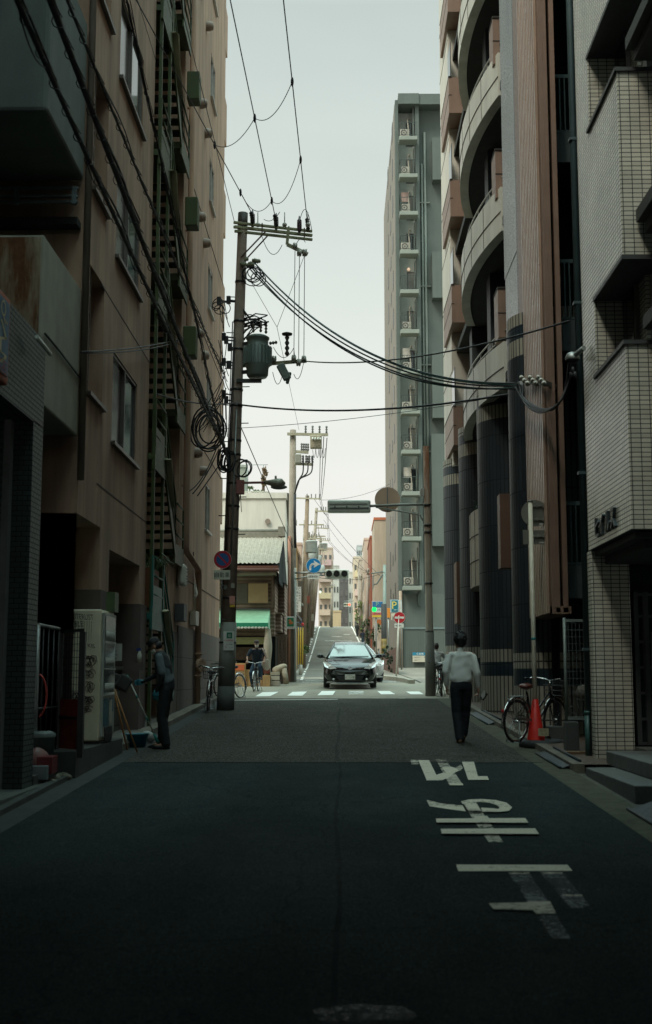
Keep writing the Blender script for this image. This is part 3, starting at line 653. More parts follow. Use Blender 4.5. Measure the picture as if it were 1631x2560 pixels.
for i in range(8):
    zl = 2.9 + 2.98 * i; m1 = teal if i == 0 else green
    mb = MB(); mb.box(Xi, Xo, 22.56, 23.92, zl - .12, zl); mb.box(Xo - .03, Xo + .015, 22.54, 23.92, zl - .3, zl + .12); ob('landing', mb, m1, st)
    rail([(Xo, 22.6, zl), (Xo, 23.9, zl)], 1.05, m1, st)
    mb = MB(); mb.box(Xo - .01, Xo + .01, 22.6, 23.75, zl + .1, zl + .52); ob('guard_panel', mb, m1, st)
    flight(23.9, zl, 25.55, zl - 1.48, Xm, Xo, tread_m, m1)
    rail([(Xo, 23.95, zl), (Xo, 25.55, zl - 1.45)], 1.0, m1, st)
    mb = MB(); mb.tube([(Xo + .03, 23.75, zl + .08), (Xo + .035, 23.92, zl + .12), (Xo + .035, 24.1, zl - .06), (Xo + .03, 24.4, zl - .36), (Xo + .03, 24.9, zl - .72)], [(.012, .07), (.014, .1), (.014, .1), (.012, .08), (.01, .05)], 8); ob('edge_plate', mb, pale, st)
    if i == 0: continue
    zm = zl - 1.5
    mb = MB(); mb.box(Xi, Xo, 25.5, 26.88, zm - .14, zm); mb.box(Xo - .02, Xo + .015, 25.5, 26.88, zm - .28, zm + .12); ob('landing', mb, m1, st)
    rail([(Xo, 25.55, zm), (Xo, 26.84, zm)], 1.0, m1, st)
    mb = MB(); mb.box(Xo - .0, Xo + .28, 26.3, 26.7, zl - .12, zl + .55); ob('guard_panel', mb, M('panel_green', (.04, .06, .01), .6), st, bevel=.02) if i > 1 else None
    flight(25.55, zm, 23.9, zm - 1.48, Xi, Xm - .05, tread_m, m1)
mb = MB()
for y_ in (22.65, 23.85): mb.box(Xo - .06, Xo, y_ - .04, y_ + .04, .8, 26)
ob('column_post', mb, green, st)
# planter with long grass on the lowest landing
pl = thing('planter_box', 'brown planter box with spiky grass hanging on the teal stair landing', 'planter', (Xo - .1, 23.2, 3.4))
mb = MB(); mb.box(Xo - .32, Xo - .04, 22.7, 23.65, 3.0, 3.75); ob('box', mb, M('planter_brown', (.16, .055, .02), .7, var=.3, scale=5), pl)
mb = MB()
for i in range(90):
    a = rnd.uniform(0, 2 * pi); c = V((Xo - .18 + rnd.uniform(-.1, .14), rnd.uniform(22.7, 24.2), 3.72)); l_ = rnd.uniform(.25, .5); d = V((cos(a), sin(a), 0)); sd_ = V((-sin(a), cos(a), 0)) * .014
    p1 = c + d * l_ * .45 + V((0, 0, l_ * .65)); p2 = c + d * l_ * .95 + V((0, 0, l_ * .35))
    mb.add([c - sd_, c + sd_, p1 + sd_, p1 - sd_, p2], [(0, 1, 2, 3), (3, 2, 4)])
ob('foliage', mb, M('grass_blade', (.06, .09, .03), .6, var=.4, scale=9), pl)
# --- kerb platform, vending machine, gate, things in the dark bay
mb = MB(); mb.box(-5.2, -3.26, 15.3, 18.55, .2, .83); mb.box(-5.2, -3.5, 14.2, 15.3, .2, .62); struct('platform', mb, M('platform_concrete', (.045, .052, .048), .95, var=.3, scale=4, bump=.5, grime=(.04, .04, .035)))
vm = thing('vending_machine', 'cream vending machine with graffiti on its side at the dark entrance', 'vending machine', (-3.6, 17.4, .85))
vx0, vx1, vy0, vy1, vz0, vz1 = -3.86, -3.3, 16.92, 17.86, .87, 2.66
vcream = M('vending_cream', (.74, .68, .5), .5, var=.12, scale=3, bump=.05, streak=.2, grime=(.56, .5, .35)); vgrey = P('vending_grey', (.36, .38, .34), .5)
mb = MB(); mb.box(vx0, vx1, vy0, vy1, vz0, vz1); ob('body', mb, vcream, vm, bevel=.02)
mb = MB(); mb.box(vx1 + .002, vx1 + .035, vy0 + .03, vy1 - .02, vz0 + .05, vz1 - .04); ob('front_panel', mb, vgrey, vm, bevel=.01)
vglass = Mglass('vending_window', (.05, .075, .08), .12, .5)
for z0, z1_ in ((2.22, 2.58), (1.86, 2.2), (1.5, 1.84)):
    mb = MB(); mb.box(vx1 + .034, vx1 + .045, vy0 + .1, vy1 - .12, z0, z1_); w_ = ob('display_window', mb, vglass, vm)
    mb = MB(); mb.box(vx1 + .036, vx1 + .06, vy0 + .08, vy1 - .1, z0 - .02, z0 - .002); [mb.cyl((vx1 + .04, vy0 + .16 + .085 * j, z0 + .02), (vx1 + .04, vy0 + .16 + .085 * j, z0 + .15), .016, n=8) for j in range(8)]; ob('shelf', mb, P('shelf_pale', (.4, .4, .36), .4), w_)
mb = MB(); mb.box(vx1 + .036, vx1 + .046, vy0 + .1, vy0 + .45, 1.06, 1.44); mb.box(vx1 + .036, vx1 + .05, vy0 + .55, vy1 - .15, 1.25, 1.44); ob('poster', mb, P('vending_poster', (.02, .1, .14), .4), vm)
mb = MB(); mb.box(vx1 + .036, vx1 + .06, vy0 + .5, vy0 + .62, 1.1, 1.42); ob('coin_slot', mb, P('coin_panel', (.45, .43, .36), .4), vm)
mb = MB(); mb.box(vx1 + .036, vx1 + .048, vy0 + .2, vy1 - .2, 1.1 - .22, 1.0 + .05); ob('delivery_slot', mb, black, vm)
mb = MB(); mb.box(vx0 + .03, vx1 + .01, vy0 + .04, vy1 - .04, .825, .868); ob('base', mb, black, vm)
mb = MB(); mb.box(vx1 - .05, vx1 + .07, vy1 - .35, vy1 - .05, vz1 + .0, vz1 + .28); ob('sign_box', mb, P('vending_sign', (.05, .085, .03), .5), vm)
gy = vy0 - .003; inkm = P('graffiti_ink', (.015, .014, .02), .5); mb = MB()
for s_, x, z, h_, w_ in (('SOUTERLIST', -3.6, 2.56, .085, .42), ('MABLE', -3.67, 2.46, .085, .26), ('MS', -3.73, 2.36, .07, .14), ('KIS', -3.43, 2.16, .06, .11)):
    text(mb, s_, (x, gy, z), h_ * .9, (1, 0, rnd.uniform(-.15, .2)), (rnd.uniform(-.3, .35), 0, 1), w_ * .9)
for x_, z_, w_, h_, n_ in ((-3.45, 1.95, .1, .1, 3), (-3.46, 1.78, .09, .06, 2), (-3.44, 1.6, .07, .09, 2), (-3.62, 1.46, .12, .09, 3), (-3.46, 1.42, .09, .06, 3), (-3.49, 1.3, .1, .04, 2)):
    a0 = rnd.uniform(0, 6); mb.tube([(x_ + w_ * (t / 30 - .5) * 1.2 + w_ * .5 * sin(a0 + t * n_ * .42), gy - .002, z_ + h_ * .7 * cos(a0 + t * n_ * .42) + .02 * sin(t * .5)) for t in range(31)], .004, 4)
for x in (-3.66, -3.62, -3.57, -3.54, -3.5, -3.47, -3.44, -3.7): mb.quad((x, gy, 2.5), (x + .006, gy, 2.5), (x + .006, gy, 2.5 - rnd.uniform(.1, .32)), (x, gy, 2.2))
ob('graffiti', mb, inkm, vm, recalc=False)
# black folding gate with wire mesh and red plate
gt = thing('mesh_gate', 'black wire mesh gate with a red lower plate beside the vending machine', 'gate', (-3.45, 15.7, .8))
a, b = atY(152, 1700, 15.9), atY(205, 1700, 15.4); zt_ = atY(180, 1577, 15.6).z; zm_ = atY(180, 1795, 15.6).z; zl_ = .8
mb = MB(); up = lambda p, z: V((p.x, p.y, z))
mb.bar(up(a, zl_), up(a, zt_), .04); mb.bar(up(b, zl_ - .05), up(b, zt_ - .02), .075); mb.bar(up(a, zt_), up(b, zt_), .04); mb.bar(up(a, zm_), up(b, zm_), .04); ob('frame', mb, black, gt)
mb = MB()
for i in range(1, 8): t = i / 8; mb.bar(up(a.lerp(b, t), zm_), up(a.lerp(b, t), zt_), .007)
for i in range(1, 13): z_ = zm_ + (zt_ - zm_) * i / 13; mb.bar(up(a, z_), up(b, z_), .007)
ob('mesh', mb, black, gt)
mb = MB(); mb.bar(up(a.lerp(b, .5), zl_ + .35).lerp(up(a, zl_ + .35), 1), up(b, zl_ + .35), .012, .62); ob('plate', mb, M('gate_red', (.13, .012, .008), .6, var=.5, scale=4), gt)
rgt = thing('pipe_gate', 'dark pipe gate with a bare top rail in the black bay beside the mosaic pillar', 'gate', (-4, 15.2, .62))
p, q = atY(96, 1562, 15.0), atY(148, 1572, 15.8); mb = MB(); mb.tube([p, q], .022, 8); mb.tube([up(p, .6), p], .03); ob('top_rail', mb, steel, rgt)
mb = MB(); [mb.tube([up(p.lerp(q, t), .6), p.lerp(q, t)], .012) for t in (.25, .5, .75, 1)]; mb.tube([up(p, 1.35), up(q, 1.35)], .02); ob('bars', mb, black, rgt)
mb = MB(); c = atY(93, 1740, 15.1); mb.tube([c + V((.11 * cos(t), .03, .26 * sin(t))) for t in [R(d) for d in range(-80, 91, 12)]], .012); single('red_hose', mb, P('hose_red', (.5, .06, .05), .5), 'curved red hose hanging in the dark bay by the mosaic pillar', 'hose')
bn = thing('waste_bin', 'grey-green waste bin with a pale lid inside the dark bay', 'bin', (-3.72, 15.0, .62)); c = atY(105, 1830, 15.0); mb = MB(); mb.lathe([(.0, .62), (.13, .62), (.16, 1.0), (.165, 1.02)], (c.x, 15.0, 0), 16); ob('body', mb, P('bin_green', (.02, .04, .04), .6), bn)
mb = MB(); mb.lathe([(.17, 1.02), (.17, 1.06), (.12, 1.09), (.001, 1.09)], (c.x, 15.0, 0), 16); ob('lid', mb, P('bin_lid', (.1, .13, .125), .5), bn)
def bag(c, r, name, mat, label, cat='bag'):
    mb = MB(); mb.ball(c, r, 16, 12); mb.v = [(x + .03 * sin(9 * z + 5 * x), y + .03 * sin(11 * x + 2), z + .02 * sin(13 * y + 7 * x)) for x, y, z in mb.v]
    return single(name, mb, mat, label, cat)
c = atY(105, 1880, 14.75); bag((c.x - .06, 14.8, .76), (.12, .16, .16), 'plastic_bag', M('bag_pink', (.22, .12, .11), .5, var=.4, scale=9), 'pinkish plastic bag heaped beside the pipe gate')
mb = MB(); mb.box(c.x + .0, c.x + .18, 14.5, 14.8, .62, .82); single('red_crate', mb, M('crate_red', (.12, .01, .012), .5), 'small red crate on the ground in the dark bay', 'crate', bevel=.01)
mb = MB(); mb.box(c.x - .15, c.x + .15, 14.42, 14.5, .56, .72); single('plastic_tray', mb, M('tray_pale', (.16, .2, .21), .6), 'pale plastic tray lying before the red crate', 'tray', bevel=.01)
# rubble along the foot of the platform
mb = MB()
for i in range(16):
    y_ = rnd.uniform(14.6, 16.1); mb.ball((-3.36 + rnd.uniform(-.06, .05), y_, G(y_) + .04), (rnd.uniform(.03, .09), rnd.uniform(.04, .1), rnd.uniform(.03, .06)), 7, 5)
o_ = ob('rubble', mb, M('broken_mortar', (.12, .11, .085), .95, var=.4, scale=7)); o_['kind'] = 'stuff'; o_['label'] = 'broken mortar lumps along the gutter beside the platform'
# notice board on the low wall
nb = thing('notice_board', 'white notice board with lines of text above the stone block wall', 'sign', (XA - .28, 20.1, 2.0)); a_, b_ = 19.32, 20.25
nz0, nz1 = atY(300, 1652, 19.6).z, atY(300, 1609, 19.6).z
mb = MB(); mb.obox((-3.78, 19.52, (nz0 + nz1) / 2), (.62, .02, nz1 - nz0), Euler((0, 0, .35))); ob('board', mb, P('notice_white', (.4, .4, .36), .5), nb)
mb = MB(); ux = V((cos(.35), sin(.35), 0)); [text(mb, s_, V((-3.78, 19.505, nz1 - .06 - .058 * i)), .03, ux, (0, 0, 1), .5) for i, s_ in enumerate(('ご利用の皆様へ', '不法投棄は犯罪です', '見つけ次第通報', '管理者'))]; ob('lettering', mb, P('notice_ink', (.05, .06, .12), .5), nb)
# spray bottle on the ledge
sb = thing('spray_bottle', 'white spray bottle with blue nozzle on the block wall ledge', 'bottle', (0, 0, 0)); p = atY(349, 1656, 19.5); sb.location = p
mb = MB(); mb.lathe([(.001, 0), (.035, 0), (.036, .12), (.018, .16), (.016, .18)], p, 12); ob('bottle', mb, P('bottle_white', (.6, .6, .52), .35), sb)
mb = MB(); mb.box(p.x - .05, p.x + .02, p.y - .015, p.y + .015, p.z + .18, p.z + .225); ob('nozzle', mb, P('nozzle_blue', (.01, .03, .2), .4), sb)
mb = MB(); mb.box(p.x - .25, p.x + .07, p.y - .06, p.y + .1, p.z - .12, p.z - .003); ob('ledge', mb, pinkdk, blkA)
# bucket, cloth, brooms
bk = thing('bucket', 'blue plastic basin on the road at the feet of the cleaner', 'bucket', (0, 0, 0)); p = atG(343, 1868); bk.location = p
mb = MB(); mb.lathe([(.001, .004), (.13, .004), (.175, .19), (.19, .2), (.19, .212), (.165, .205), (.125, .02), (.001, .02)], p, 24); ob('basin', mb, P('basin_blue', (.02, .16, .22), .4), bk)
p = atG(392, 1858); bag(p + V((-.12, .02, .1)), (.12, .1, .09), 'rag', M('rag_white', (.4, .42, .4), .9, var=.3, scale=12), 'crumpled whitish rag beside the blue basin', 'cloth')
# ------------------------------------------------------------------ utility poles, signs, cables
pole_conc = M('pole_concrete', (.28, .21, .165), .85, var=.3, scale=4, bump=.3, streak=.3, grime=(.18, .135, .11)); sleeve_m = M('pole_sleeve', (.3, .31, .27), .7, var=.2, scale=4, streak=.25, grime=(.2, .21, .185))
xfm = M('transformer_grey', (.2, .25, .225), .5, .1, .18, 3, streak=.2); arm_m = M('crossarm_cream', (.3, .29, .17), .6, .1, .25, 8, streak=.2)
def insul(mb, a, b, r=.05, k=4):
    a, b = V(a), V(b); pts = [a.lerp(b, i / (2 * k)) for i in range(2 * k + 1)]; mb.tube(pts, [r if i % 2 else r * .45 for i in range(2 * k + 1)], 8)
up1 = thing('utility_pole', 'leaning concrete utility pole with transformer, street lamp and tangled cables by the pink block', 'utility pole')
B = atG(564, 1775); T = atY(608, 535, B.y); up1.location = B
ax = lambda z: B.lerp(T, (z - B.z) / (T.z - B.z))          # point on the leaning pole at height z
zr = lambda row: atY(590, row, B.y).z
pr = lambda z: .185 - .07 * (z - B.z) / (T.z - B.z)
ob('pole', MB().tube([ax(B.z - .2), ax(T.z)], [.185, .115], 20), pole_conc, up1)
ob('pole_cap', MB().tube([ax(T.z - .42), ax(T.z + .02)], [.125, .122], 20), P('cap_dark', (.06, .05, .045), .6), up1)
z0, z1 = B.z, zr(1556)
ob('sleeve', MB().tube([ax(z0 + .55), ax(z1)], [.2, .193], 20), sleeve_m, up1)
ob('base_wrap', MB().tube([ax(z0 - .05), ax(z0 + .55)], [.208, .204], 20), P('wrap_dark', (.1, .11, .1), .8), up1)
mb = MB()
for zb in (2.6, 3.55, 5.2, 5.75, 6.3, 7.0, 7.35, 8.2, 8.6, 9.6, 10.3, 11.3): mb.tube([ax(zb), ax(zb + .05)], pr(zb) + .012, 16)
mb.tube([ax(z0 + 1.55), ax(z0 + 1.59)], .21, 16); ob('band', mb, black, up1)
for i in range(16):
    zb = 4.2 + i * .45; s = -1 if i % 2 else 1; c = ax(zb)
    ob('step_bolt', MB().tube([c + V((s * pr(zb), 0, 0)), c + V((s * (pr(zb) + .17), -.02, 0))], .012, 6), black, up1)
# crossarm of two channels
La, Ra = atY(586, 562, B.y - .28), atY(781, 584, B.y + .45)
mb = MB()
for dz in (0, -.115): mb.bar(La + V((0, -.16, dz)), Ra + V((0, -.16, dz)), .06, .065)
for dz in (0, -.115): mb.bar(La + V((0, .12, dz)), Ra + V((0, .12, dz)), .06, .065)
ob('crossarm', mb, arm_m, up1, bevel=.01)
brm = P('brace_rust', (.1, .06, .04), .7)
for t in (.36, .7, .9): c = La.lerp(Ra, t); ob('clip', MB().bar(c + V((0, -.2, .05)), c + V((0, -.2, -.2)), .03, .02), brm, up1)
for dz, dy, t in ((1.15, -.12, .4), (1.25, .1, .42)): ob('brace', MB().bar(ax(T.z - dz) + V((0, dy, 0)), La.lerp(Ra, t) + V((0, dy * 1.2, -.14)), .03), brm, up1)
HV = []
for t, px, py in ((.235, 645, 563), (.53, 709, 567), (.94, 769, 568)):
    c = La.lerp(Ra, t); mb = MB(); insul(mb, c + V((.02, -.2, .02)), c + V((.0, -.62, .14)), .055, 5); ob('strain_insulator', mb, P('insulator_dark', (.04, .035, .045), .35), up1); HV.append(c + V((0, -.62, .14)))
for px, r0, r1 in ((632, 525, 568), (691, 533, 574), (749, 540, 582)):
    a, b = atY(px, r1, B.y), atY(px, r0, B.y); mb = MB(); mb.tube([a, a.lerp(b, .2), a.lerp(b, .4), a.lerp(b, .75), a.lerp(b, .8), b], [.03, .055, .06, .055, .03, .015], 10); ob('post_insulator', mb, P('insulator_plum', (.08, .045, .06), .3), up1)
for px in (645, 712, 770):
    a = atY(px, 560, B.y - .2); mb = MB(); mb.tube([a, a + V((0, 0, .3))], .012, 6); mb.ball(a + V((0, 0, -.02)), .06, 8, 6); ob('pin_insulator', mb, ceram, up1)
# small arms below that carry the drop wires
def spool(mb, c): mb.lathe([(.03, -.05), (.09, -.04), (.09, -.015), (.05, 0), (.09, .015), (.09, .04), (.03, .05)], c, 14, axis=V((1, .3, 0)).to_track_quat('Z', 'Y').to_matrix())
a, b = atY(718, 611, B.y), atY(770, 636, B.y + .1); mb = MB(); mb.bar(a, b, .06, .08); mb.bar(atY(722, 570, B.y), a, .06, .07); ob('drop_arm', mb, arm_m, up1)
sp_up = [atY(p, r, B.y) for p, r in ((738, 618), (749, 634), (762, 634))]; mb = MB(); [spool(mb, c + V((0, -.06, 0))) for c in sp_up]; ob('spool_insulator', mb, ceram, up1)
a, b = atY(600, 915, B.y), atY(767, 902, B.y); mb = MB(); mb.bar(a, b, .06, .08); ob('drop_arm', mb, arm_m, up1)
sp_dn = [atY(p, r, B.y) for p, r in ((735, 898), (747, 908), (760, 900))]; mb = MB(); [spool(mb, c + V((0, -.06, 0))) for c in sp_dn + [atY(686, 900, B.y)]]; ob('spool_insulator', mb, ceram, up1)
mb = MB()
for p, q in zip(sp_up, sp_dn): mb.tube([p, q], .009, 5)
for (x0, r0, x1, r1, d) in ((655, 590, 706, 612, .35), (738, 618, 764, 606, -.15), (684, 868, 735, 870, .25), (735, 870, 738, 900, 0), (682, 930, 706, 940, .25), (735, 935, 760, 905, .25), (748, 560, 780, 575, -.45), (660, 548, 700, 530, .12)):
    mb.tube(sag(atY(x0, r0, B.y - .1), atY(x1, r1, B.y - .1), d, 10), .008, 5)
ob('jumper_wire', mb, cable_m, up1)
# cutout and its switch
c = atY(718, 900, B.y - .12); mb = MB(); insul(mb, c + V((0, 0, .1)), c + V((0, 0, .62)), .06, 4); mb.lathe([(.02, .6), (.12, .62), (.13, .66), (.02, .7)], c, 12); ob('cutout_insulator', mb, P('cutout_dark', (.06, .055, .05), .4), up1)
mb = MB(); mb.obox(atY(710, 930, B.y - .15), (.2, .12, .42), Euler((0, R(-28), 0))); mb.obox(atY(722, 945, B.y - .1), (.08, .1, .3), Euler((0, R(15), 0))); ob('switch_body', mb, xfm, up1, bevel=.03)
# transformer
c0, c1_ = atY(644, 944, B.y - .12), atY(645, 832, B.y - .12); h = c1_.z - c0.z; cx_, cy_ = c0.x, c0.y
mb = MB(); mb.lathe([(.001, 0), (.22, .0), (.26, .06), (.27, .22), (.3, .3), (.3, .32), (.29, .74), (.26, .8), (.26, .93), (.285, .95), (.285, .99), (.2, 1.04), (.001, 1.05)], (cx_, cy_, c0.z), 28)
for i in range(22):
    a = 2 * pi * i / 22; mb.obox((cx_ + .315 * cos(a), cy_ + .315 * sin(a), c0.z + .53), (.07, .018, .44), Euler((0, 0, a)))
ob('transformer_tank', mb, xfm, up1)
mb = MB()
for zz in (c0.z + .15, c0.z + .85): mb.bar((cx_ - .2, cy_, zz), ax(zz), .08, .08)
mb.box(cx_ - .5, cx_ + .1, cy_ - .06, cy_ + .06, c0.z - .12, c0.z - .04); ob('transformer_bracket', mb, P('bracket_dark', (.05, .055, .055), .6), up1)
mb = MB()
bsm = P('bushing_dark', (.1, .09, .08), .3)
for dx, dy in ((-.1, -.1), (.08, -.12), (.2, 0)): mb = MB(); insul(mb, (cx_ + dx, cy_ + dy, c1_.z - .02), (cx_ + dx, cy_ + dy, c1_.z + .22), .04, 3); ob('bushing', mb, bsm, up1)
mb = MB(); insul(mb, (cx_ + .28, cy_ - .05, c1_.z - .28), (cx_ + .48, cy_ - .05, c1_.z - .25), .05, 3); ob('bushing', mb, bsm, up1)
mb = MB()
for i in range(7):
    pz = zr(812) + rnd.uniform(-.3, .25); q = ax(pz) + V((.12, -.15, 0)); e = atY(665 + rnd.uniform(-12, 12), 795 + rnd.uniform(-18, 30), B.y - .2)
    mb.tube([q, q.lerp(e, .5) + V((0, 0, .1)), e, e + V((-.06, 0, -.03)), q.lerp(e, .5) + V((0, -.05, -.06)), q + V((.02, 0, -.15))], .016, 5)
for d in (-.1, .08, .2): mb.tube(sag((cx_ + d, cy_, c1_.z + .2), ax(c1_.z + .6) + V((.1, -.1, 0)), .12, 8), .014, 5)
ob('cable_loop', mb, cable_m, up1)
def coils(c, r, k, mat, nrm=(0, 1, 0), squash=1.0, rr=.016, jit=.12):
    mb = MB(); c = V(c)
    for i in range(k):
        q = (V(nrm) + V((rnd.uniform(-.5, .5), 0, rnd.uniform(-.3, .3)))).to_track_quat('Z', 'Y').to_matrix(); r_ = r * rnd.uniform(.7, 1.1); cc = c + V((rnd.uniform(-jit, jit), rnd.uniform(-.1, .1), rnd.uniform(-jit, jit) * .6))
        mb.tube([cc + q @ V((r_ * cos(2 * pi * j / 20), r_ * squash * sin(2 * pi * j / 20), 0)) for j in range(20)], rr, 5, closed=True)
    return mb
ob('cable_coil', coils(atY(634, 688, B.y - .15), .24, 7, None, squash=.9, rr=.013), cable_m, up1); ob('cable_coil', coils(atY(553, 765, B.y - .1), .15, 4, None, rr=.012), cable_m, up1)
mb = MB()
for i in range(9): c = atY(606 + i * 5, 655 + rnd.uniform(-9, 9), B.y - .18); mb.lathe([(.02, -.06), (.06, -.03), (.045, 0), (.06, .03), (.02, .06)], c, 8, axis=V((1, 0, .3)).to_track_quat('Z', 'Y').to_matrix())
ob('spool_insulator', mb, P('spool_mossy', (.22, .24, .15), .4), up1)
# fittings on the street side: brackets, clamps, hanging leads
mb = MB()
for px, py in ((548, 752), (572, 750), (560, 842), (566, 850), (575, 868), (560, 905), (572, 912), (560, 985), (566, 1000), (566, 1128)):
    p = atY(px, py, B.y - .12); ob('cable_clamp', MB().box(p.x - .05, p.x + .05, p.y - .05, p.y + .05, p.z - .09, p.z + .09).bar(p, ax(p.z), .03), cable_m, up1)
mb = MB()
for i in range(16):
    r0 = rnd.choice((755, 850, 905, 990)); r1 = r0 + rnd.uniform(40, 110); x0 = 545 + rnd.uniform(0, 25); x1 = 550 + rnd.uniform(0, 30)
    mb.tube(sag(atY(x0, r0, B.y - .2), atY(x1, r1, B.y - .2), rnd.uniform(0, .12), 8), .01, 5)
for i in range(3): mb.tube([ax(z_) + V((-.15 + .04 * i, -pr(z_) * .75 - .01, 0)) for z_ in (3.8 + .3 * i, 6, 8.2, 10.3 - .2 * i)], .014, 5)
ob('riser_cable', mb, cable_m, up1)
ob('cable_coil', coils(atY(520, 1075, B.y - .3), .36, 6, None, squash=1.3, rr=.02, jit=.08), cable_m, up1); ob('cable_coil', coils(atY(600, 1170, B.y - .1), .2, 3, None, squash=1.2, rr=.016), cable_m, up1); ob('cable_coil', coils(atY(567, 1150, B.y - .15), .16, 8, None, squash=1.8, rr=.018, jit=.1), cable_m, up1)
ob('riser_conduit', MB().tube([ax(4.6) + V((.02, -.2, 0)), ax(8.1) + V((.03, -.17, 0))], .022, 6), steel, up1)
# street lamp on the pole
lampm = M('lamp_grey', (.3, .29, .22), .45, .2, .15, 6); lb = atY(602, 1218, B.y - .1)
mb = MB(); mb.box(lb.x - .1, lb.x + .09, lb.y - .08, lb.y + .08, lb.z - .17, lb.z + .17); bx_ = ob('lamp_box', mb, P('box_dull_red', (.3, .11, .1), .55), up1, bevel=.015)
a, b = atY(612, 1207, B.y - .1), atY(660, 1206, B.y - .1); ob('lamp_arm', MB().tube([a - V((.1, 0, 0)), a, b + V((.1, 0, .0))], .03, 8), P('arm_dull_red', (.26, .09, .085), .5), up1)
e = atY(714, 1208, B.y - .1); mb = MB(); mb.tube([b, b.lerp(e, .3), b.lerp(e, .6) + V((0, 0, -.02)), b.lerp(e, .85) + V((0, 0, -.01)), e], [(.04, .04), (.07, .09), (.13, .15), (.12, .14), (.02, .03)], 12); mb.tube([b.lerp(e, .55), b.lerp(e, .55) + V((0, 0, .17))], [.03, .025], 8); hd = ob('lamp_head', mb, lampm, up1)
ob('lamp_lens', MB().ball(b.lerp(e, .7) + V((0, 0, -.1)), (.2, .1, .06), 14, 8), Mglass('lamp_glass', (.25, .27, .25), .15), hd)
mb = MB(); [mb.tube(sag(lb + V((0, 0, -.17)), lb + V((dx, 0, -.6)), .06, 6), .009, 5) for dx in (-.1, .03)]; ob('jumper_wire', mb, cable_m, up1)
# stickers and plates
def plate(mb, px0, px1, r0, r1, y, t=.01): a, b = atY(px0, r1, y), atY(px1, r0, y); return mb.box(a.x, b.x, y - t, y, a.z, b.z)
ys = B.y - .215
pb = ob('sticker_plate', plate(MB(), 559, 586, 1579, 1626, ys), sign_white, up1, bevel=.004)
mb = MB(); plate(mb, 567, 581, 1581, 1596, ys - .012, .003); ob('emblem', mb, P('emblem_green', (.02, .2, .12), .5), pb)
mb = MB(); text(mb, '協', atY(574, 1589, ys - .0155), .075); ob('emblem', mb, sign_white, pb)
mb = MB(); text(mb, '広域避難場所', atY(572.5, 1601, ys - .0125), .035, w=.23); text(mb, '↑', atY(565, 1618, ys - .0125), .05); ob('lettering', mb, sign_red, pb)
mb = MB(); text(mb, '小学校', atY(574, 1611, ys - .0125), .03, w=.15); text(mb, '二丁目', atY(577, 1619, ys - .0125), .025, w=.1); ob('lettering', mb, ink, pb)
ys2 = B.y - .2
for q, m_ in (((574, 588, 1490, 1511), P('sticker_pinkred', (.6, .28, .22), .5)), ((575, 588, 1512, 1518), yellow), ((560, 568, 1464, 1474), P('sticker_grey', (.2, .22, .2), .5)), ((578, 587, 1459, 1470), P('sticker_cream', (.35, .33, .26), .5))): ob('sticker', plate(MB(), *q, ys2), m_, up1)
# --- no parking sign
ns = thing('no_parking_sign', 'round red and blue no parking sign with white text plate beside the leaning pole', 'road sign')
yS = B.y - .32; c = atY(557, 1398.6, yS); ns.location = (c.x, yS, G(yS)); r = .212
ob('post', MB().cyl((c.x - .02, yS + .03, c.z - 1.5), (c.x - .02, yS + .03, c.z + .2), .02, n=10).bar((c.x - .02, yS + .03, c.z - 1.4), ax(c.z - 1.4), .03).bar((c.x - .02, yS + .03, c.z - .6), ax(c.z - .6), .03), steel, ns)
ob('disc', MB().tube([(c.x, yS, c.z), (c.x, yS + .012, c.z)], r, 40), P('sign_rim', (.6, .6, .55), .4), ns)
ob('red_ring', MB().disc((c.x, yS - .002, c.z), r * .965, n=40, r2=r * .7).add([(c.x + r * .73 * cos(t), yS - .004, c.z + r * .73 * sin(t)) for t in (R(128), R(142), R(-52), R(-38))], [(0, 1, 2, 3)]), P('sign_red_dull', (.5, .02, .04), .4), ns)
ob('blue_face', MB().disc((c.x, yS - .0015, c.z), r * .705, n=40), P('sign_blue_dull', (.012, .11, .32), .4), ns)
p0, p1 = atY(534.5, 1449, yS), atY(576, 1425, yS); mb = MB(); mb.box(p0.x, p1.x, yS, yS + .012, p0.z, p1.z); tp = ob('text_plate', mb, P('plate_cream', (.62, .62, .5), .5), ns, bevel=.003)
mb = MB(); [text(mb, s_, ((p0.x + p1.x) / 2 + d, yS - .003, (p0.z + p1.z) / 2), .12, w=.1) for s_, d in (('自', -.125), ('動', 0), ('車', .125))]; ob('lettering', mb, P('plate_ink', (.008, .03, .045), .5), tp)
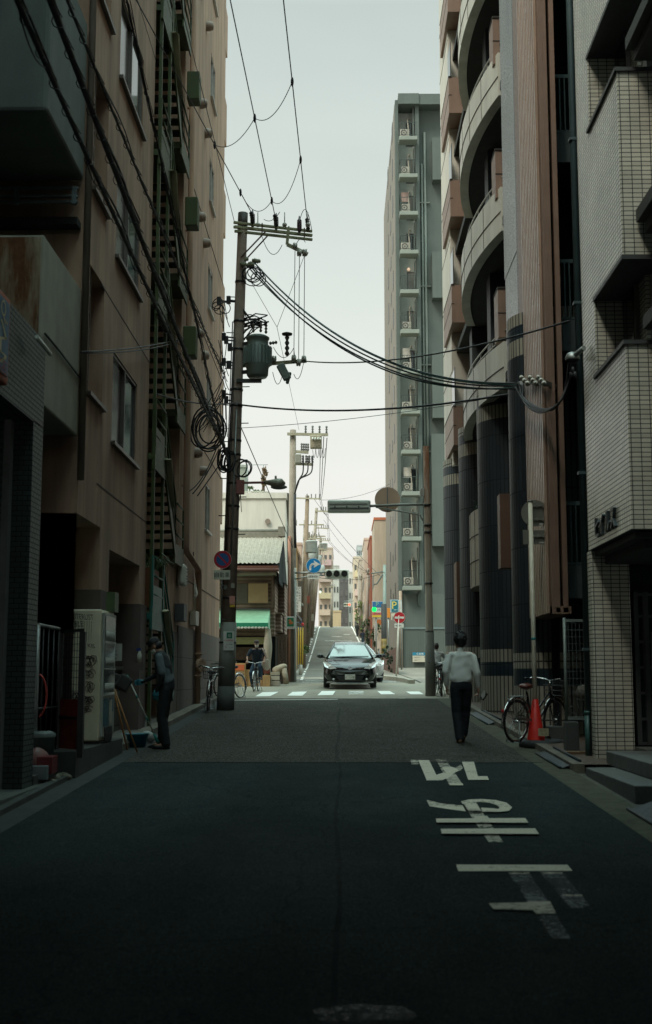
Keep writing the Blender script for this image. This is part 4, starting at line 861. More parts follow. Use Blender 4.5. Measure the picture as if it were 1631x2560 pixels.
# --- poles further up the street
poleF = M('pole_far', (.33, .29, .24), .85, var=.2, scale=3, streak=.2); armF = M('arm_far', (.4, .38, .28), .7); xfF = M('transformer_far', (.4, .45, .42), .5)
def far_pole(px, rb, pxt, rt, y, label, arms=(), tank=None, r=.17, mat=None, extra=None):
    t = thing('utility_pole', label, 'utility pole'); b = atY(px, rb, y); b.z = G(y); e = atY(pxt, rt, y); t.location = b
    ob('pole', MB().tube([b - V((0, 0, .1)), e], [r, r * .62], 14), mat or poleF, t)
    for row, x0, x1 in arms:
        a, c = atY(x0, row, y), atY(x1, row + (2 if x1 - x0 > 30 else 0), y); mb = MB(); mb.bar(a + V((0, -.16, 0)), c + V((0, -.16, 0)), .09, .1); ob('crossarm', mb, armF, t)
        mb = MB()
        for i in range(4):
            q = a.lerp(c, .45 + .17 * i) + V((0, -.16, .05)); insul(mb, q, q + V((0, 0, .3)), .05, 3)
        ob('pin_insulator', mb, P('insulator_far', (.16, .17, .16), .4), t)
    if tank:
        x, r0, r1, rad = tank; p = atY(x, r1, y - .15); h = atY(x, r0, y - .15).z - p.z; mb = MB(); mb.lathe([(.001, 0), (rad * .9, 0), (rad, .05), (rad, h * .9), (rad * 1.05, h * .92), (rad * .9, h), (.001, h)], p, 18); ob('transformer_tank', mb, xfF, t)
    return t, b, e
t2, b2, e2 = far_pole(729, 1706, 733, 1075, 46.5, 'tall concrete pole with beige switch box behind the blue arrow sign', [(1087, 719, 821), (1131, 741, 772), (1161, 737, 784)], None, .19, M('pole_second', (.3, .26, .21), .85, var=.25, scale=3, streak=.3))
mb = MB(); p, q = atY(776, 1122, 46.4), atY(805, 1090, 46.4); mb.box(p.x, q.x, 46.2, 46.5, p.z, q.z); ob('switch_box', mb, P('switch_beige', (.38, .34, .25), .6), t2, bevel=.03)
mb = MB(); 
for i in range(4): mb = MB(); insul(mb, (p.x + .1 + .1 * i, 46.2, q.z - .1), (p.x + .1 + .1 * i, 46.0, q.z - .22), .05, 2); ob('bushing', mb, ceram, t2)
mb = MB(); p, q = atY(738, 1160, 46.3), atY(754, 1137, 46.3); mb.box(p.x, q.x, 46.1, 46.4, p.z, q.z); ob('switch_box', mb, P('switch_grey', (.33, .33, .28), .6), t2, bevel=.03)
mb = MB()
for x0, x1 in ((759, 744), (770, 745), (780, 746)): mb.tube(smooth_path([atY(x0, 1140, 46.2), atY(x0 - 1, 1180, 46.2), atY(x1 + 6, 1196, 46.2), atY(x1, 1208, 46.2), atY(737, 1235, 46.2)], 5), .025, 6)
for x0 in (782, 790, 798, 806): mb.tube(sag(atY(x0, 1124, 46.2), atY(x0 + 8, 1120, 46.2), .35, 8), .01, 5)
mb.tube([atY(738, 1235, 46.2), atY(737, 1300, 46.25), atY(739, 1370, 46.2)], .05, 6); ob('riser_cable', mb, cable_m, t2)
mb = MB(); mb.tube([atY(722, 1706, 46.3), atY(724, 1340, 46.3)], .06, 8); ob('riser_conduit', mb, P('conduit_salmon', (.42, .2, .13), .6), t2)
mb = MB(); mb.tube([atY(738, 1706, 46.3), atY(738, 1420, 46.3)], .05, 8); ob('riser_conduit', mb, P('conduit_pale', (.4, .42, .38), .6), t2)
t3, b3, e3 = far_pole(757, 1669, 769, 1239, 88, 'brown concrete pole just beyond the blue arrow sign with grey transformer can', [(1246, 740, 803), (1278, 788, 822)], (779, 1352, 1382, .42), .22, M('pole_brownish', (.25, .19, .13), .85, streak=.3))
t4, b4, e4 = far_pole(767, 1610, 792, 1270, 118, 'third pole up the slope on the shop side, thin with two short arms', [(1278, 788, 822), (1320, 790, 822)], None, .22)
t5, b5, e5 = far_pole(779, 1585, 803, 1345, 150, 'far pole near the crest with a round can and a wide arm', [(1352, 796, 826)], (809, 1358, 1376, .5), .25)
for px, rb, pxt, rt, y, lab in ((903, 1570, 903, 1434, 150, 'thin far pole on the brick side below the crest'), (916, 1600, 921, 1420, 128, 'pole with stub arms in front of the red brick building'), (829, 1566, 830, 1455, 172, 'slim pole standing right at the crest of the street')):
    far_pole(px, rb, pxt, rt, y, lab, [(rt + 12, pxt - 14, pxt + 8)], None, .2)
gp, gb, ge = far_pole(961, 1670, 962, 1412, 82, 'green steel pole with black and yellow striped foot by the parking sign', [], None, .16, P('pole_green', (.2, .26, .23), .5))
ob('base_wrap', MB().tube([gb + V((0, 0, 0)), gb + V((0, 0, 4.3))], .18, 12), P('wrap_black', (.03, .035, .035), .7), gp); ob('warning_band', MB().tube([gb + V((0, 0, .6)), gb + V((0, 0, 2.0))], .186, 12), Mcorr('stripe_yellow', (.16, .115, .02), .5, 'z', .6), gp)
mb = MB(); p = atY(955, 1440, 82); mb.tube([ge + V((0, 0, -.5)), p, atY(942, 1460, 82), atY(935, 1461, 82)], .05, 6); mb.tube([ge + V((-.02, 0, -.45)), atY(928, 1434, 82)], .04, 6); ob('bracket_arm', mb, P('arm_dark_green', (.1, .13, .12), .5), gp)
# --- signal at the second pole: arm, blue arrow sign, unlit signal
sgn = thing('traffic_light', 'unlit three-lamp traffic light on the arm of the pole with the blue arrow sign', 'traffic light'); yT = 46.1; sgn.location = (b2.x, yT, G(yT))
sig_grey = M('signal_grey', (.62, .66, .58), .5, .1, .12, 5)
mb = MB(); mb.tube([atY(737, 1432, yT), atY(820, 1431, yT)], .035, 8); mb.tube([atY(737, 1448, yT), atY(769, 1441, yT), atY(812, 1438, yT)], .025, 8); ob('arm', mb, steel, sgn)
p, q = atY(814, 1447, yT), atY(872, 1424, yT); mb = MB(); mb.box(p.x, q.x, yT - .05, yT + .12, p.z, q.z); hd = ob('signal_head', mb, sig_grey, sgn, bevel=.03)
for px in (823, 842, 861.5):
    c = atY(px, 1434.5, yT - .06); ob('lens', MB().disc(c + V((0, -.005, 0)), .115, n=24), P('lens_dark', (.04, .05, .045), .3), hd)
    mb = MB(); n_ = 16; vs = []
    for d in (0, -.2): vs += [(c.x + .125 * cos(R(-30) + R(240) * j / (n_ - 1)), yT - .055 + d, c.z + .125 * sin(R(-30) + R(240) * j / (n_ - 1))) for j in range(n_)]
    mb.add(vs, [(j, j + 1, n_ + j + 1, n_ + j) for j in range(n_ - 1)]); ob('visor', mb, P('visor_grey', (.16, .18, .17), .5), hd)
def round_sign(name, label, px, py, y, r, post=None):
    t = thing(name, label, 'road sign'); c = atY(px, py, y); t.location = (c.x, y, G(y)); return t, c
bs, c = round_sign('arrow_sign', 'round blue sign with white right-turn arrow beside the traffic light', 784.6, 1414, yT - .1, .29); y = c.y; r = .285
ob('disc', MB().tube([(c.x, y, c.z), (c.x, y + .015, c.z)], r, 40), P('sign_rim_white', (.6, .66, .66), .4), bs); ob('blue_face', MB().disc((c.x, y - .003, c.z), r * .94, n=40), P('sign_azure', (.0, .21, .52), .4), bs)
mb = MB(); w_ = .04; arc = [(-.13, -.17), (-.125, -.06), (-.1, .01), (-.05, .05), (.03, .065)]
for (x0, z0), (x1, z1) in zip(arc, arc[1:]):
    d = V((x1 - x0, 0, z1 - z0)).normalized(); nn = V((-d.z, 0, d.x)) * w_; a, b = V((c.x + x0, y - .005, c.z + z0)) - d * .008, V((c.x + x1, y - .005, c.z + z1)) + d * .008; mb.quad(a - nn, b - nn, b + nn, a + nn)
mb.quad(*[V((c.x + x0, y - .0065, c.z + z0)) for x0, z0 in ((.0, -.08), (.24, .05), (.0, .2), (.05, .06))]); ob('arrow', mb, P('arrow_white', (.74, .74, .68), .4), bs)
p, q = atY(769, 1448, y), atY(799, 1435, y); mb = MB(); mb.box(p.x, q.x, y, y + .012, p.z, q.z); tp = ob('text_plate', mb, sign_white, bs); mb = MB(); text(mb, '自転車を除く', ((p.x + q.x) / 2, y - .003, (p.z + q.z) / 2), .1, w=.36); ob('lettering', mb, ink, tp)
ob('bracket', MB().bar((c.x, y + .06, p.z - .05), (c.x, y + .06, c.z + .2), .04), steel, bs)
kid = thing('warning_plate', 'white-edged green plate with an orange bird shape on the second pole', 'sign'); yk = 46.15; kid.location = (b2.x, yk, G(yk)); p, q = atY(716, 1572, yk), atY(737, 1541, yk)
ob('board', MB().box(p.x, q.x, yk, yk + .015, p.z, q.z), sign_white, kid, bevel=.004); ob('green_face', MB().box(p.x + .035, q.x - .03, yk - .003, yk, p.z + .085, q.z - .05), P('plate_green', (.02, .2, .1), .5), kid)
cx_, cz_ = (p.x + q.x) / 2, (p.z + q.z) / 2 + .02; ob('emblem', MB().ball((cx_ - .02, yk - .006, cz_ + .06), (.05, .003, .05), 12, 6).ball((cx_ + .02, yk - .006, cz_ - .03), (.085, .003, .06), 12, 6), P('emblem_orange', (.6, .18, .06), .5), kid)
mb = MB(); text(mb, 'こども110番', (cx_, yk - .004, p.z + .045), .04, w=.22); ob('lettering', mb, sign_red, kid)
vs_ = thing('shop_sign', 'tall white vertical sign with black characters behind the second pole', 'sign'); yv = 52.5; p, q = atY(736, 1530, yv), atY(753, 1467, yv); vs_.location = (p.x, yv, G(yv))
ob('board', MB().box(p.x, q.x, yv, yv + .12, p.z, q.z), P('board_pale', (.5, .5, .45), .5), vs_)
mb = MB(); hh = (q.z - p.z) / 7.2; [text(mb, s_, (p.x + .1, yv - .004, q.z - hh * (i + .6)), hh * .8, w=.15) for i, s_ in enumerate('田端市太郎商店')]; [text(mb, s_, (q.x - .06, yv - .004, q.z - hh * .7 * (i + .6)), hh * .45, w=.08) for i, s_ in enumerate('食料品雑貨卸')]; ob('lettering', mb, ink, vs_)
# --- rusty pole with the back of the big signal
rp = thing('signal_pole', 'rusty grey pole with the back of a traffic signal and round sign on its arm', 'traffic light'); B4 = atG(1077, 1740); T4 = atY(1065.5, 1116, B4.y); rp.location = B4; yR = B4.y
mrp = Mrust('pole_rust', (.3, .26, .2), (.22, .085, .03), .42, .75, True, (4.0, 8.0)); a4 = lambda z: B4.lerp(T4, (z - B4.z) / (T4.z - B4.z))
ob('pole', MB().tube([a4(B4.z - .1), a4(3.0), a4(3.02), a4(T4.z)], [.145, .125, .112, .085], 18), mrp, rp); ob('pole_foot', MB().tube([a4(B4.z - .1), a4(3.0)], [.15, .132], 18), M('pole_foot_grey', (.2, .2, .17), .8, var=.25, streak=.3), rp)
mb = MB()
for zz in (3.0, 4.4, 5.9, 6.1, 6.7): mb.tube([a4(zz), a4(zz + .05)], .125, 14)
ob('band', mb, P('band_dark', (.07, .07, .065), .5), rp)
mb = MB(); mb.tube([atY(925, 1265, yR), atY(1002, 1262, yR), atY(1065, 1261, yR)], .04, 8); mb.tube([atY(940, 1268, yR), atY(1000, 1278, yR), atY(1050, 1287, yR), atY(1058, 1302, yR)], .025, 8); ob('arm', mb, M('arm_grey', (.3, .31, .28), .5, .3), rp)
p, q = atY(819, 1282, yR), atY(927, 1250, yR); mb = MB(); mb.box(p.x, q.x, yR - .04, yR + .16, p.z, q.z); hd = ob('signal_head', mb, sig_grey, rp, bevel=.05)
mb = MB(); mb.box(p.x + .06, q.x - .06, yR - .06, yR - .035, p.z + .11, p.z + .15); mb.box(p.x + .08, q.x - .1, yR - .055, yR - .035, p.z + .24, p.z + .26); [mb.box(p.x + .2 + .35 * i, p.x + .24 + .35 * i, yR - .06, yR - .035, p.z + .12, p.z + .2) for i in range(3)]; ob('back_rib', mb, P('rib_dark', (.13, .14, .13), .5), hd)
for i in range(3): ob('lens', MB().tube([(p.x + .22 + .41 * i, yR + .155, (p.z + q.z) / 2), (p.x + .22 + .41 * i, yR + .17, (p.z + q.z) / 2)], .14, 20), black, hd)
c = atY(969, 1249, yR + .1); ob('sign_disc', MB().tube([c, c + V((0, .012, 0))], .375, 36), M('sign_back_tan', (.72, .5, .36), .6, var=.08), rp); ob('sign_bracket', MB().bar(c + V((0, -.03, -.36)), c + V((0, -.03, .36)), .03), steel, rp)
p = atY(1056, 1231, yR); ob('control_box', MB().box(p.x - .07, p.x + .06, yR - .07, yR + .07, p.z - .12, p.z + .12), P('control_grey', (.4, .4, .35), .5), rp, bevel=.01)
# --- no entry sign
ne = thing('no_entry_sign', 'round red no entry sign on a thin white post at the far kerb', 'road sign'); yE = 50.0; pb_ = atY(991, 1703, yE); c = atY(999, 1544, yE); pb_.z = G(yE); ne.location = pb_
ob('post', MB().tube([pb_, V((c.x - .02, yE + .03, c.z + .1))], .035, 10), P('post_white', (.62, .6, .52), .5), ne); r = .235
ob('disc', MB().tube([(c.x, yE, c.z), (c.x, yE + .012, c.z)], r, 36), P('rim_white', (.62, .6, .55), .4), ne); ob('red_face', MB().disc((c.x, yE - .003, c.z), r * .95, n=36), P('noentry_red', (.52, .025, .035), .4), ne); ob('white_bar', MB().box(c.x - r * .8, c.x + r * .8, yE - .008, yE - .004, c.z - .042, c.z + .042), sign_white, ne)
p, q = atY(987, 1569, yE), atY(1010, 1559, yE); ob('text_plate', MB().box(p.x, q.x, yE, yE + .01, p.z, q.z), sign_white, ne); mb = MB(); text(mb, '自転車を除く', ((p.x + q.x) / 2 - .02, yE - .003, (p.z + q.z) / 2), .07, w=.25); ob('lettering', mb, ink, ne)
# --- sign post seen from behind, standing in a red cone
cs_ = thing('road_sign', 'back of a round road sign on a white post standing in a red cone', 'road sign'); B5 = atG(1341, 1868); T5 = atY(1326, 1254, B5.y); cs_.location = B5; y5 = B5.y
bk5 = M('sign_back_grey', (.17, .165, .14), .5, .4, .12, 6)
ob('post', MB().tube([B5, T5], .036, 12), P('post_cream', (.66, .62, .5), .5), cs_); c = atY(1337, 1283, y5 + .05)
ob('sign_disc', MB().tube([c, c + V((0, .012, 0))], .215, 36), bk5, cs_); p, q = atY(1308, 1361, y5 + .05), atY(1371, 1325, y5 + .05); ob('text_plate', MB().box(p.x, q.x, y5 + .05, y5 + .06, p.z, q.z), bk5, cs_, bevel=.01)
mb = MB()
for zz in (c.z + .12, c.z - .1, (p.z + q.z) / 2 + .02): mb.box(c.x - .09, c.x + .17, y5 + .02, y5 + .05, zz - .015, zz + .015); [mb.box(c.x + d, c.x + d + .02, y5 + .01, y5 + .05, zz - .03, zz + .03) for d in (.03, .12)]
mb.cyl(T5 + V((0, 0, -.01)), T5 + V((0, 0, .02)), .042); ob('bracket', mb, M('bracket_steel', (.24, .24, .21), .4, .6), cs_)
mb = MB(); mb.tube([B5.lerp(T5, .43), B5.lerp(T5, .44)], .0375, 12); ob('tape', mb, P('tape_teal', (.01, .22, .22), .5), cs_)
ob('back_label', MB().box(c.x + .07, c.x + .14, y5 + .046, y5 + .0495, c.z - .19, c.z - .16).box(q.x - .15, q.x - .03, y5 + .046, y5 + .0495, p.z + .02, p.z + .04), P('label_pale', (.45, .45, .4), .5), cs_)
cn = thing('traffic_cone', 'red traffic cone with a small cardboard notice on a black rubber base', 'cone', B5); mb = MB(); mb.lathe([(.06, .0), (.155, .03), (.15, .05), (.045, .74), (.04, .745)], B5, 24); ob('cone', mb, P('cone_red', (.68, .03, .02), .45), cn)
mb = MB(); mb.lathe([(.001, -.0), (.33, 0), (.36, .03), (.35, .1), (.3, .13), (.24, .09), (.17, .085), (.001, .085)], B5 + V((.09, 0, -.01)), 28); ob('base', mb, P('rubber_base', (.022, .026, .027), .7), cn)
p, q = atY(1346, 1840, y5 - .17), atY(1372, 1821, y5 - .17); card = ob('card', MB().box(p.x, q.x, p.y, p.y + .008, p.z, q.z), P('cardboard', (.4, .35, .22), .8), cn); mb = MB(); text(mb, 'ヒイ', ((p.x + q.x) / 2, p.y - .003, q.z - .03), .035, w=.09); text(mb, 'ルス', ((p.x + q.x) / 2 + .01, p.y - .003, p.z + .03), .035, w=.09); ob('lettering', mb, ink, card)
# ------------------------------------------------------------------ cables
def cable(name, label, pts, r, mat=cable_m, group='overhead cables', n=5):
    return single(name, MB().tube(pts, r, n), mat, label, 'cable', group)
def through(end, px, py, y, y2):     # straight line from end through a sighting, carried on to y2
    q = atY(px, py, y); return end + (q - end) * ((y2 - end.y) / (q.y - end.y))
hv = [(341, 0, 19.5, HV[0]), (576, 0, 19.2, HV[1]), (709, 0, 19.2, HV[2])]
for (px, py, y_, e_), lab in zip(hv, ('thin power line running from the arm of the leaning pole across the pink walls', 'thin power line from the middle of the pole arm up into the open sky', 'thin power line from the outer tip of the pole arm up into the open sky')):
    f_ = through(e_, px, py, y_, -6); cable('power_line', lab, [e_, f_], .011)
wire = lambda px, py, i: None
e0 = atY(586, 553, B.y - .28); cable('guy_wire', 'thin wire from the short end of the pole arm up past the vent hoods', [e0, through(e0, 471, 86, 20.5, -6)], .008)
def on(px, i): # point on power line i where it crosses column px
    a = HV[i]; b = through(a, *hv[i][:3], -6); best = None
    for k_ in range(400):
        p = a.lerp(b, k_ / 400); d = cam.matrix_basis.inverted() @ p
        if d.z > -.5: break
        x = d.x / -d.z * F + W_ / 2
        if best is None or abs(x - px) < best[0]: best = (abs(x - px), p)
    return best[1]
clampm = P('clamp', (.02, .025, .03), .5)
for i, (x0, i0, x1, i1, drop) in enumerate(((537, 0, 637, 1, .25), (637, 1, 731, 2, .3), (601, 0, 680, 1, .35), (680, 1, 752, 2, .4))):
    a, b = on(x0, i0), on(x1, i1); mb = MB().tube(sag(a, b, drop, 14), .008, 5); mb.ball(a, (.03, .03, .1), 8, 6); mb.ball(b, (.03, .03, .1), 8, 6)
    single('jumper_wire', mb, clampm, ('slack jumper hanging between the first two power lines beside the pink block', 'slack jumper hanging between the two power lines high in the open sky', 'slack jumper just above the pole arm on its inner side', 'slack jumper just above the pole arm on its outer side')[i], 'cable', 'jumper wires')
def bundle(label, near_px, ynear, end, drop, r, loops=True, seed=1):
    rr = random.Random(seed); a = atY(near_px, 0, ynear); f_ = end + (a - end) * ((-4 - end.y) / (a.y - end.y)); pts = sag(f_, end, drop, 60)
    t = thing('cable_bundle', label, 'cable', end, group='thick cable bundles'); ob('cable', MB().tube(pts, r, 8), cable_m, t)
    mb = MB(); mb.tube([p + V((.03 * sin(i * .8), 0, r + .03 + .02 * cos(i * 1.1))) for i, p in enumerate(pts)], r * .5, 5); ob('side_cable', mb, cable_m, t)
    mb = MB(); hel = []; L_ = [(p, q) for p, q in zip(pts, pts[1:])]
    for p, q in L_:
        for s in (.4,):
            c = p.lerp(q, s) + V((0, 0, -r * .3)); d = (q - p).normalized(); u = d.cross(V((0, 0, 1))).normalized(); w2 = u.cross(d); R_ = r * rr.uniform(1.15, 1.5) + .012
            hel += [c + u * R_ * cos(2 * pi * j / 8) + w2 * R_ * sin(2 * pi * j / 8) + d * (.12 * j / 8) for j in range(8)]
    if loops:
        for i in range(10, 56, 5):
            p, q = pts[i], pts[i + 2]; ob('slack_lead', MB().tube(sag(p, q, rr.uniform(.08, .2), 8), .007, 4), cable_m, t)
    ob('spiral_hanger', MB().tube(hel, .006, 4), cable_m, t)
bundle('thick cable bundle with spiral hangers passing the grey balcony boxes', 80, 10.2, atY(563, 1121, B.y - .2), .3, .026, True, 1)
bundle('thickest dark cable bundle crossing the pink office wall to the pole', 150, 11.2, atY(566, 1132, B.y - .1), .25, .034, False, 2)
bundle('slimmer cable bundle with ring hangers above the other two', 190, 11.8, atY(560, 935, B.y - .2), .22, .017, False, 3)
bundle('slim slack cable with tangled hangers against the stair panels', 330, 14.8, atY(571, 1165, B.y - .1), .3, .014, True, 4)
p_s = atY(640, 655, B.y - .2); q_s = atX(1290, 958, 3.05)
for i in range(5):
    a = p_s + V((-.03 * i, 0, (-.05, -.02, -.12, -.15, -.2)[i])); b = q_s + V((.02 * i, -.03 * i, -.03 * i)); cable('service_cable', 'one of the five slack service cables swooping from the leaning pole to the ribbed wall', sag(a, b, (.78, .8, .82, .92, .84)[i], 30), .017, cable_g if i % 2 else cable_m, 'service cables')
wh_ = thing('weather_head', 'grey hooded weather head with looping cables on the pipe by the white tiles', 'cable fitting'); p = atX(1432, 900, 3.3); wh_.location = p
mb = MB(); mb.lathe([(.1, 0), (.11, .03), (.07, .1), (.02, .12), (.001, .12)], p, 14); mb.tube([p + V((0, 0, .04)), atX(1460, 870, 3.4)], .035, 8); ob('hood', mb, steel, wh_)
mb = MB()
for i in range(8):
    a = p + V((rnd.uniform(-.06, .06), 0, -.02)); b = q_s + V((rnd.uniform(-.05, .15), -.1, rnd.uniform(-.1, .02))); lo = [atX(1422 - 2 * i, 960 + 4 * i, 3.28), atX(1400 - 3 * i, 1005 + 3 * i, 3.22), atX(1352 - 3 * i, 1032 - 3 * i, 3.15), atX(1312 - 2 * i, 1008 - 4 * i, 3.1)]
    mb.tube(smooth_path([a] + lo + [b]), .014, 6)
for i in range(4): c = atX(1423 + 5 * i, 925 + 12 * (i % 2), 3.28); mb.ball(c, (.03, .03, .05), 8, 6)
ob('cable_loop', mb, cable_m, wh_)
br = thing('cable_bracket', 'steel bracket with a cluster of insulators on the ribbed brown wall', 'cable fitting'); p = atX(1362, 957, 3.24); br.location = p; ob('arm', MB().bar(p, p + V((.25, .3, 0)), .03, .08).bar(p, atX(1300, 957, 3.2), .03, .06), steel, br)
mb = MB()
for i in range(9): c = atX(1305 + 7 * i, 945 + 7 * (i % 3), 3.16); mb.lathe([(.015, -.05), (.045, -.03), (.03, 0), (.045, .03), (.015, .05)], c, 8, axis=V((.3, 1, 0)).to_track_quat('Z', 'Y').to_matrix())
ob('spool_insulator', mb, ceram, br)
cable('overhead_cable', 'dark twisted cable from the transformer arm rising to the ribbed wall', sag(atY(762, 903, B.y - .1), atX(1425, 802, 3.42), .25, 24), .016)
cable('overhead_cable', 'thick dark cable crossing the street level with the transformer foot', sag(atY(600, 1012, B.y - .15), atX(1276, 985, 3.12), .22, 24), .022)
cable('overhead_cable', 'hair-thin wire crossing just below the thick cross-street cable', sag(atY(560, 1072, B.y), atX(1200, 1000, 3.1), .1, 20), .007)
cable('overhead_cable', 'cable running from the leaning pole along the pink block to the stair', sag(atY(600, 1005, B.y - .15), atX(385, 983, XA + .05), .12, 16), .016)
for d in (0, .05): cable('overhead_cable', 'twin thin wires slung across the pink office wall', sag(atX(203, 880 + 40 * d, XA + .1), atX(500, 830, -3.45), .1 + d, 16), .011)
cable('guy_wire', 'diagonal thin wire from the leaning pole down to the second pole', [atY(602, 1066, B.y), atY(733, 1370, 46.3)], .012)
cable('wall_wire', 'short wire on the pale balcony box at the shop corner', [atX(113, 834, XA + .02), atX(150, 878, XA + .02), atX(201, 945, XA + .02)], .014)
for a, b, lab in (((768, 622), (693, 818), 'very thin stay wire from the drop arm to the small coupling'), ((625, 700), (693, 818), 'very thin stay wire from the cable coil to the small coupling'), ((693, 818), (748, 1075), 'very thin stay wire from the small coupling down to the second pole')):
    cable('stay_wire', lab, [atY(*a, B.y), atY(*b, B.y if b[1] < 900 else 46)], .006)
for i, (x0, r0) in enumerate(((545, 1052), (548, 1062), (552, 1098))):
    cable('overhead_cable', 'tangle of leads between the pink block and the leaning pole', sag(atX(470 + 12 * i, 1230 + 5 * i, -3.5), atY(x0, r0 + 60, B.y - .2), .2 - .1 * i, 12), .014, cable_m, 'pole tangle leads')
for i in range(7):
    cable('overhead_cable', 'tangle of leads between the pink block and the leaning pole', sag(atX(500 + rnd.uniform(-8, 14), 1060 + rnd.uniform(-20, 30), -3.45), atY(562 + rnd.uniform(-8, 8), rnd.uniform(905, 1000), B.y - .2), rnd.uniform(-.05, .15), 10), .011, cable_m, 'pole tangle leads')
far_lines = []
for (x0, r0, ya), (x1, r1, yb) in ((((802, 1092, 46)), (798, 1248, 88)), ((810, 1092, 46), (800, 1250, 88)), ((818, 1095, 46), (803, 1248, 88)), ((800, 1250, 88), (818, 1282, 118)), ((803, 1248, 88), (821, 1284, 118)), ((818, 1282, 118), (822, 1354, 150)), ((821, 1284, 118), (826, 1354, 150)), ((769, 1345, 88), (794, 1360, 118))):
    cable('far_wire', 'thin wire strung between the poles up the far street', sag(atY(x0, r0, ya), atY(x1, r1, yb), .5, 12), .016, cable_m, 'far street wires')
for i, ((x0, r0, ya), (x1, r1, yb)) in enumerate((((803, 1250, 88), (975, 1210, 100)), ((822, 1355, 118), (910, 1425, 150)), ((826, 1354, 118), (921, 1432, 128)), ((810, 1300, 118), (930, 1440, 100)), ((784, 1245, 88), (968, 1455, 82)), ((780, 1440, 60), (962, 1430, 82)))):
    cable('far_wire', 'thin wire crossing the far street from pole to pole', sag(atY(x0, r0, ya), atY(x1, r1, yb), .35, 14), .014, cable_m, 'far crossing wires')
# ------------------------------------------------------------------ right side of the street
tileW = Mtile('white_tile', (.58, .56, .47), (.04, .052, .05), .12, .058, .0055, .28, 0, .1, bump=.6, coarse=.2)
XB, YF, YC = 3.45, 17.1, 14.55
wb = thing('tiled_building', 'cream stack-bond tiled building with corner balconies over stone entrance steps', 'building', (XB + 1, 15.5, G(15)))
zc0 = atX(1582, 1322, XB).z; caps = [atX(1573, 850, XB).z, atX(1546.5, 168, XB).z]; sof = [atX(1566, 622, XB).z]; fh = caps[1] - caps[0]
bands = [(zc0, caps[0]), (sof[0], caps[1])] + [(sof[0] + fh * k_, caps[1] + fh * k_) for k_ in (1, 2, 3)]
mb = MB()
mb.box(XB, XB + 5, 16.25, YF, zc0, 26)
for a, b in bands: mb.box(XB, XB + 5, YC, 16.2495, a, b)
mb.box(XB + .42, XB + 5, 15.15, 16.249, zc0 + .1, 26)
ob('wall', mb, tileW, wb)
mb = MB(); [mb.box(XB - .03, XB + 5, YC - .03, 16.32, b, b + .05) for a, b in bands]; [mb.box(XB - .012, XB + 5, YC - .012, 16.3, a - .06, a - .002) for a, b in bands[1:]]; ob('coping', mb, P('coping_dark', (.045, .05, .05), .5), wb)
for (a, b), (c, d) in zip(bands, bands[1:]):
    mb = MB(); x0 = XB + .47; mb.box(x0, x0 + .05, 15.08, 15.148, b + .06, c - .07); mb.box(x0 + .6, x0 + .66, 15.08, 15.148, b + .06, c - .07); mb.box(x0 + .05, x0 + .6, 15.1, 15.148, b + .06, b + .1); w_ = ob('window', mb, P('window_jamb', (.34, .32, .27), .5), wb)
    ob('pane', MB().quad((x0 + .05, 15.12, b + .1), (x0 + .6, 15.12, b + .1), (x0 + .6, 15.12, c - .08), (x0 + .05, 15.12, c - .08)), glass, w_)
    mb = MB(); mb.box(XB + .36, XB + .419, 15.5, 16.1, b + .06, c - .07); w_ = ob('window', mb, alu, wb); ob('pane', MB().quad(*[(XB + .35, y_, z_) for y_, z_ in ((15.55, b + .12), (16.05, b + .12), (16.05, c - .12), (15.55, c - .12))]), glass, w_)
# sloping hood slabs nearer the frame edge
hoodm = P('hood_dark', (.05, .055, .052), .7)
for zr_, x_ in ((atX(1592, 60, 3.55).z, 3.56), (atX(1615, 520, 3.62).z, 3.62), (atX(1620, 810, 3.66).z, 3.66)): ob('window_hood', MB().box(x_, x_ + 2, 13.2, 14.5, zr_, zr_ + .16).box(x_ + .1, x_ + 2, 13.3, 14.5, zr_ - .14, zr_ - .001), hoodm, wb)
# canopy, entrance pillar, door
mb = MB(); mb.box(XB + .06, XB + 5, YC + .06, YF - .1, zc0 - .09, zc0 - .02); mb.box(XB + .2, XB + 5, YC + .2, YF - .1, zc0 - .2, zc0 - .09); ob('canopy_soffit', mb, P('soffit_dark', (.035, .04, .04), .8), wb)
mb = MB(); mb.box(XB, XB + .53, 16.98, YF + .15, .2, zc0 - .002); ob('pillar', mb, tileW, wb, bevel=.02)
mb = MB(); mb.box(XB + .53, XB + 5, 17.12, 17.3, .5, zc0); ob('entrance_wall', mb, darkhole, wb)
mb = MB(); x0, x1 = XB + .58, XB + 1.9; 
for x_ in (x0, x0 + .14, x0 + .95, x1): mb.box(x_, x_ + .06, 17.02, 17.1, .82, 2.9)
for z_ in (.82, 1.15, 1.5, 1.85, 2.2, 2.55, 2.85): mb.box(x0, x1, 17.03, 17.09, z_, z_ + .035)
dr = ob('door', mb, P('door_frame', (.05, .06, .06), .4), wb); ob('pane', MB().quad((x0, 17.08, .85), (x1, 17.08, .85), (x1, 17.08, 2.9), (x0, 17.08, 2.9)), Mglass('door_glass', (.012, .022, .022), .1, .6), dr)
ob('handle', MB().tube([(x0 + .22, 16.95, 1.4), (x0 + .22, 16.95, 2.35)], .018, 8).tube([(x0 + .31, 16.95, 1.4), (x0 + .31, 16.95, 2.35)], .018, 8), steel, dr)
letm = P('letters_dark', (.04, .055, .06), .4, .4)
for s_, y_ in (('ヒ', 16.34), ('イ', 16.08), ('ル', 15.7), ('ス', 15.4)): mb = MB(); text(mb, s_, (XB - .012, y_, zc0 + .245), .26, (0, -1, 0), (0, 0, 1), .24, extrude=.03); ob('lettering', mb, letm, wb)
for v in (): pass
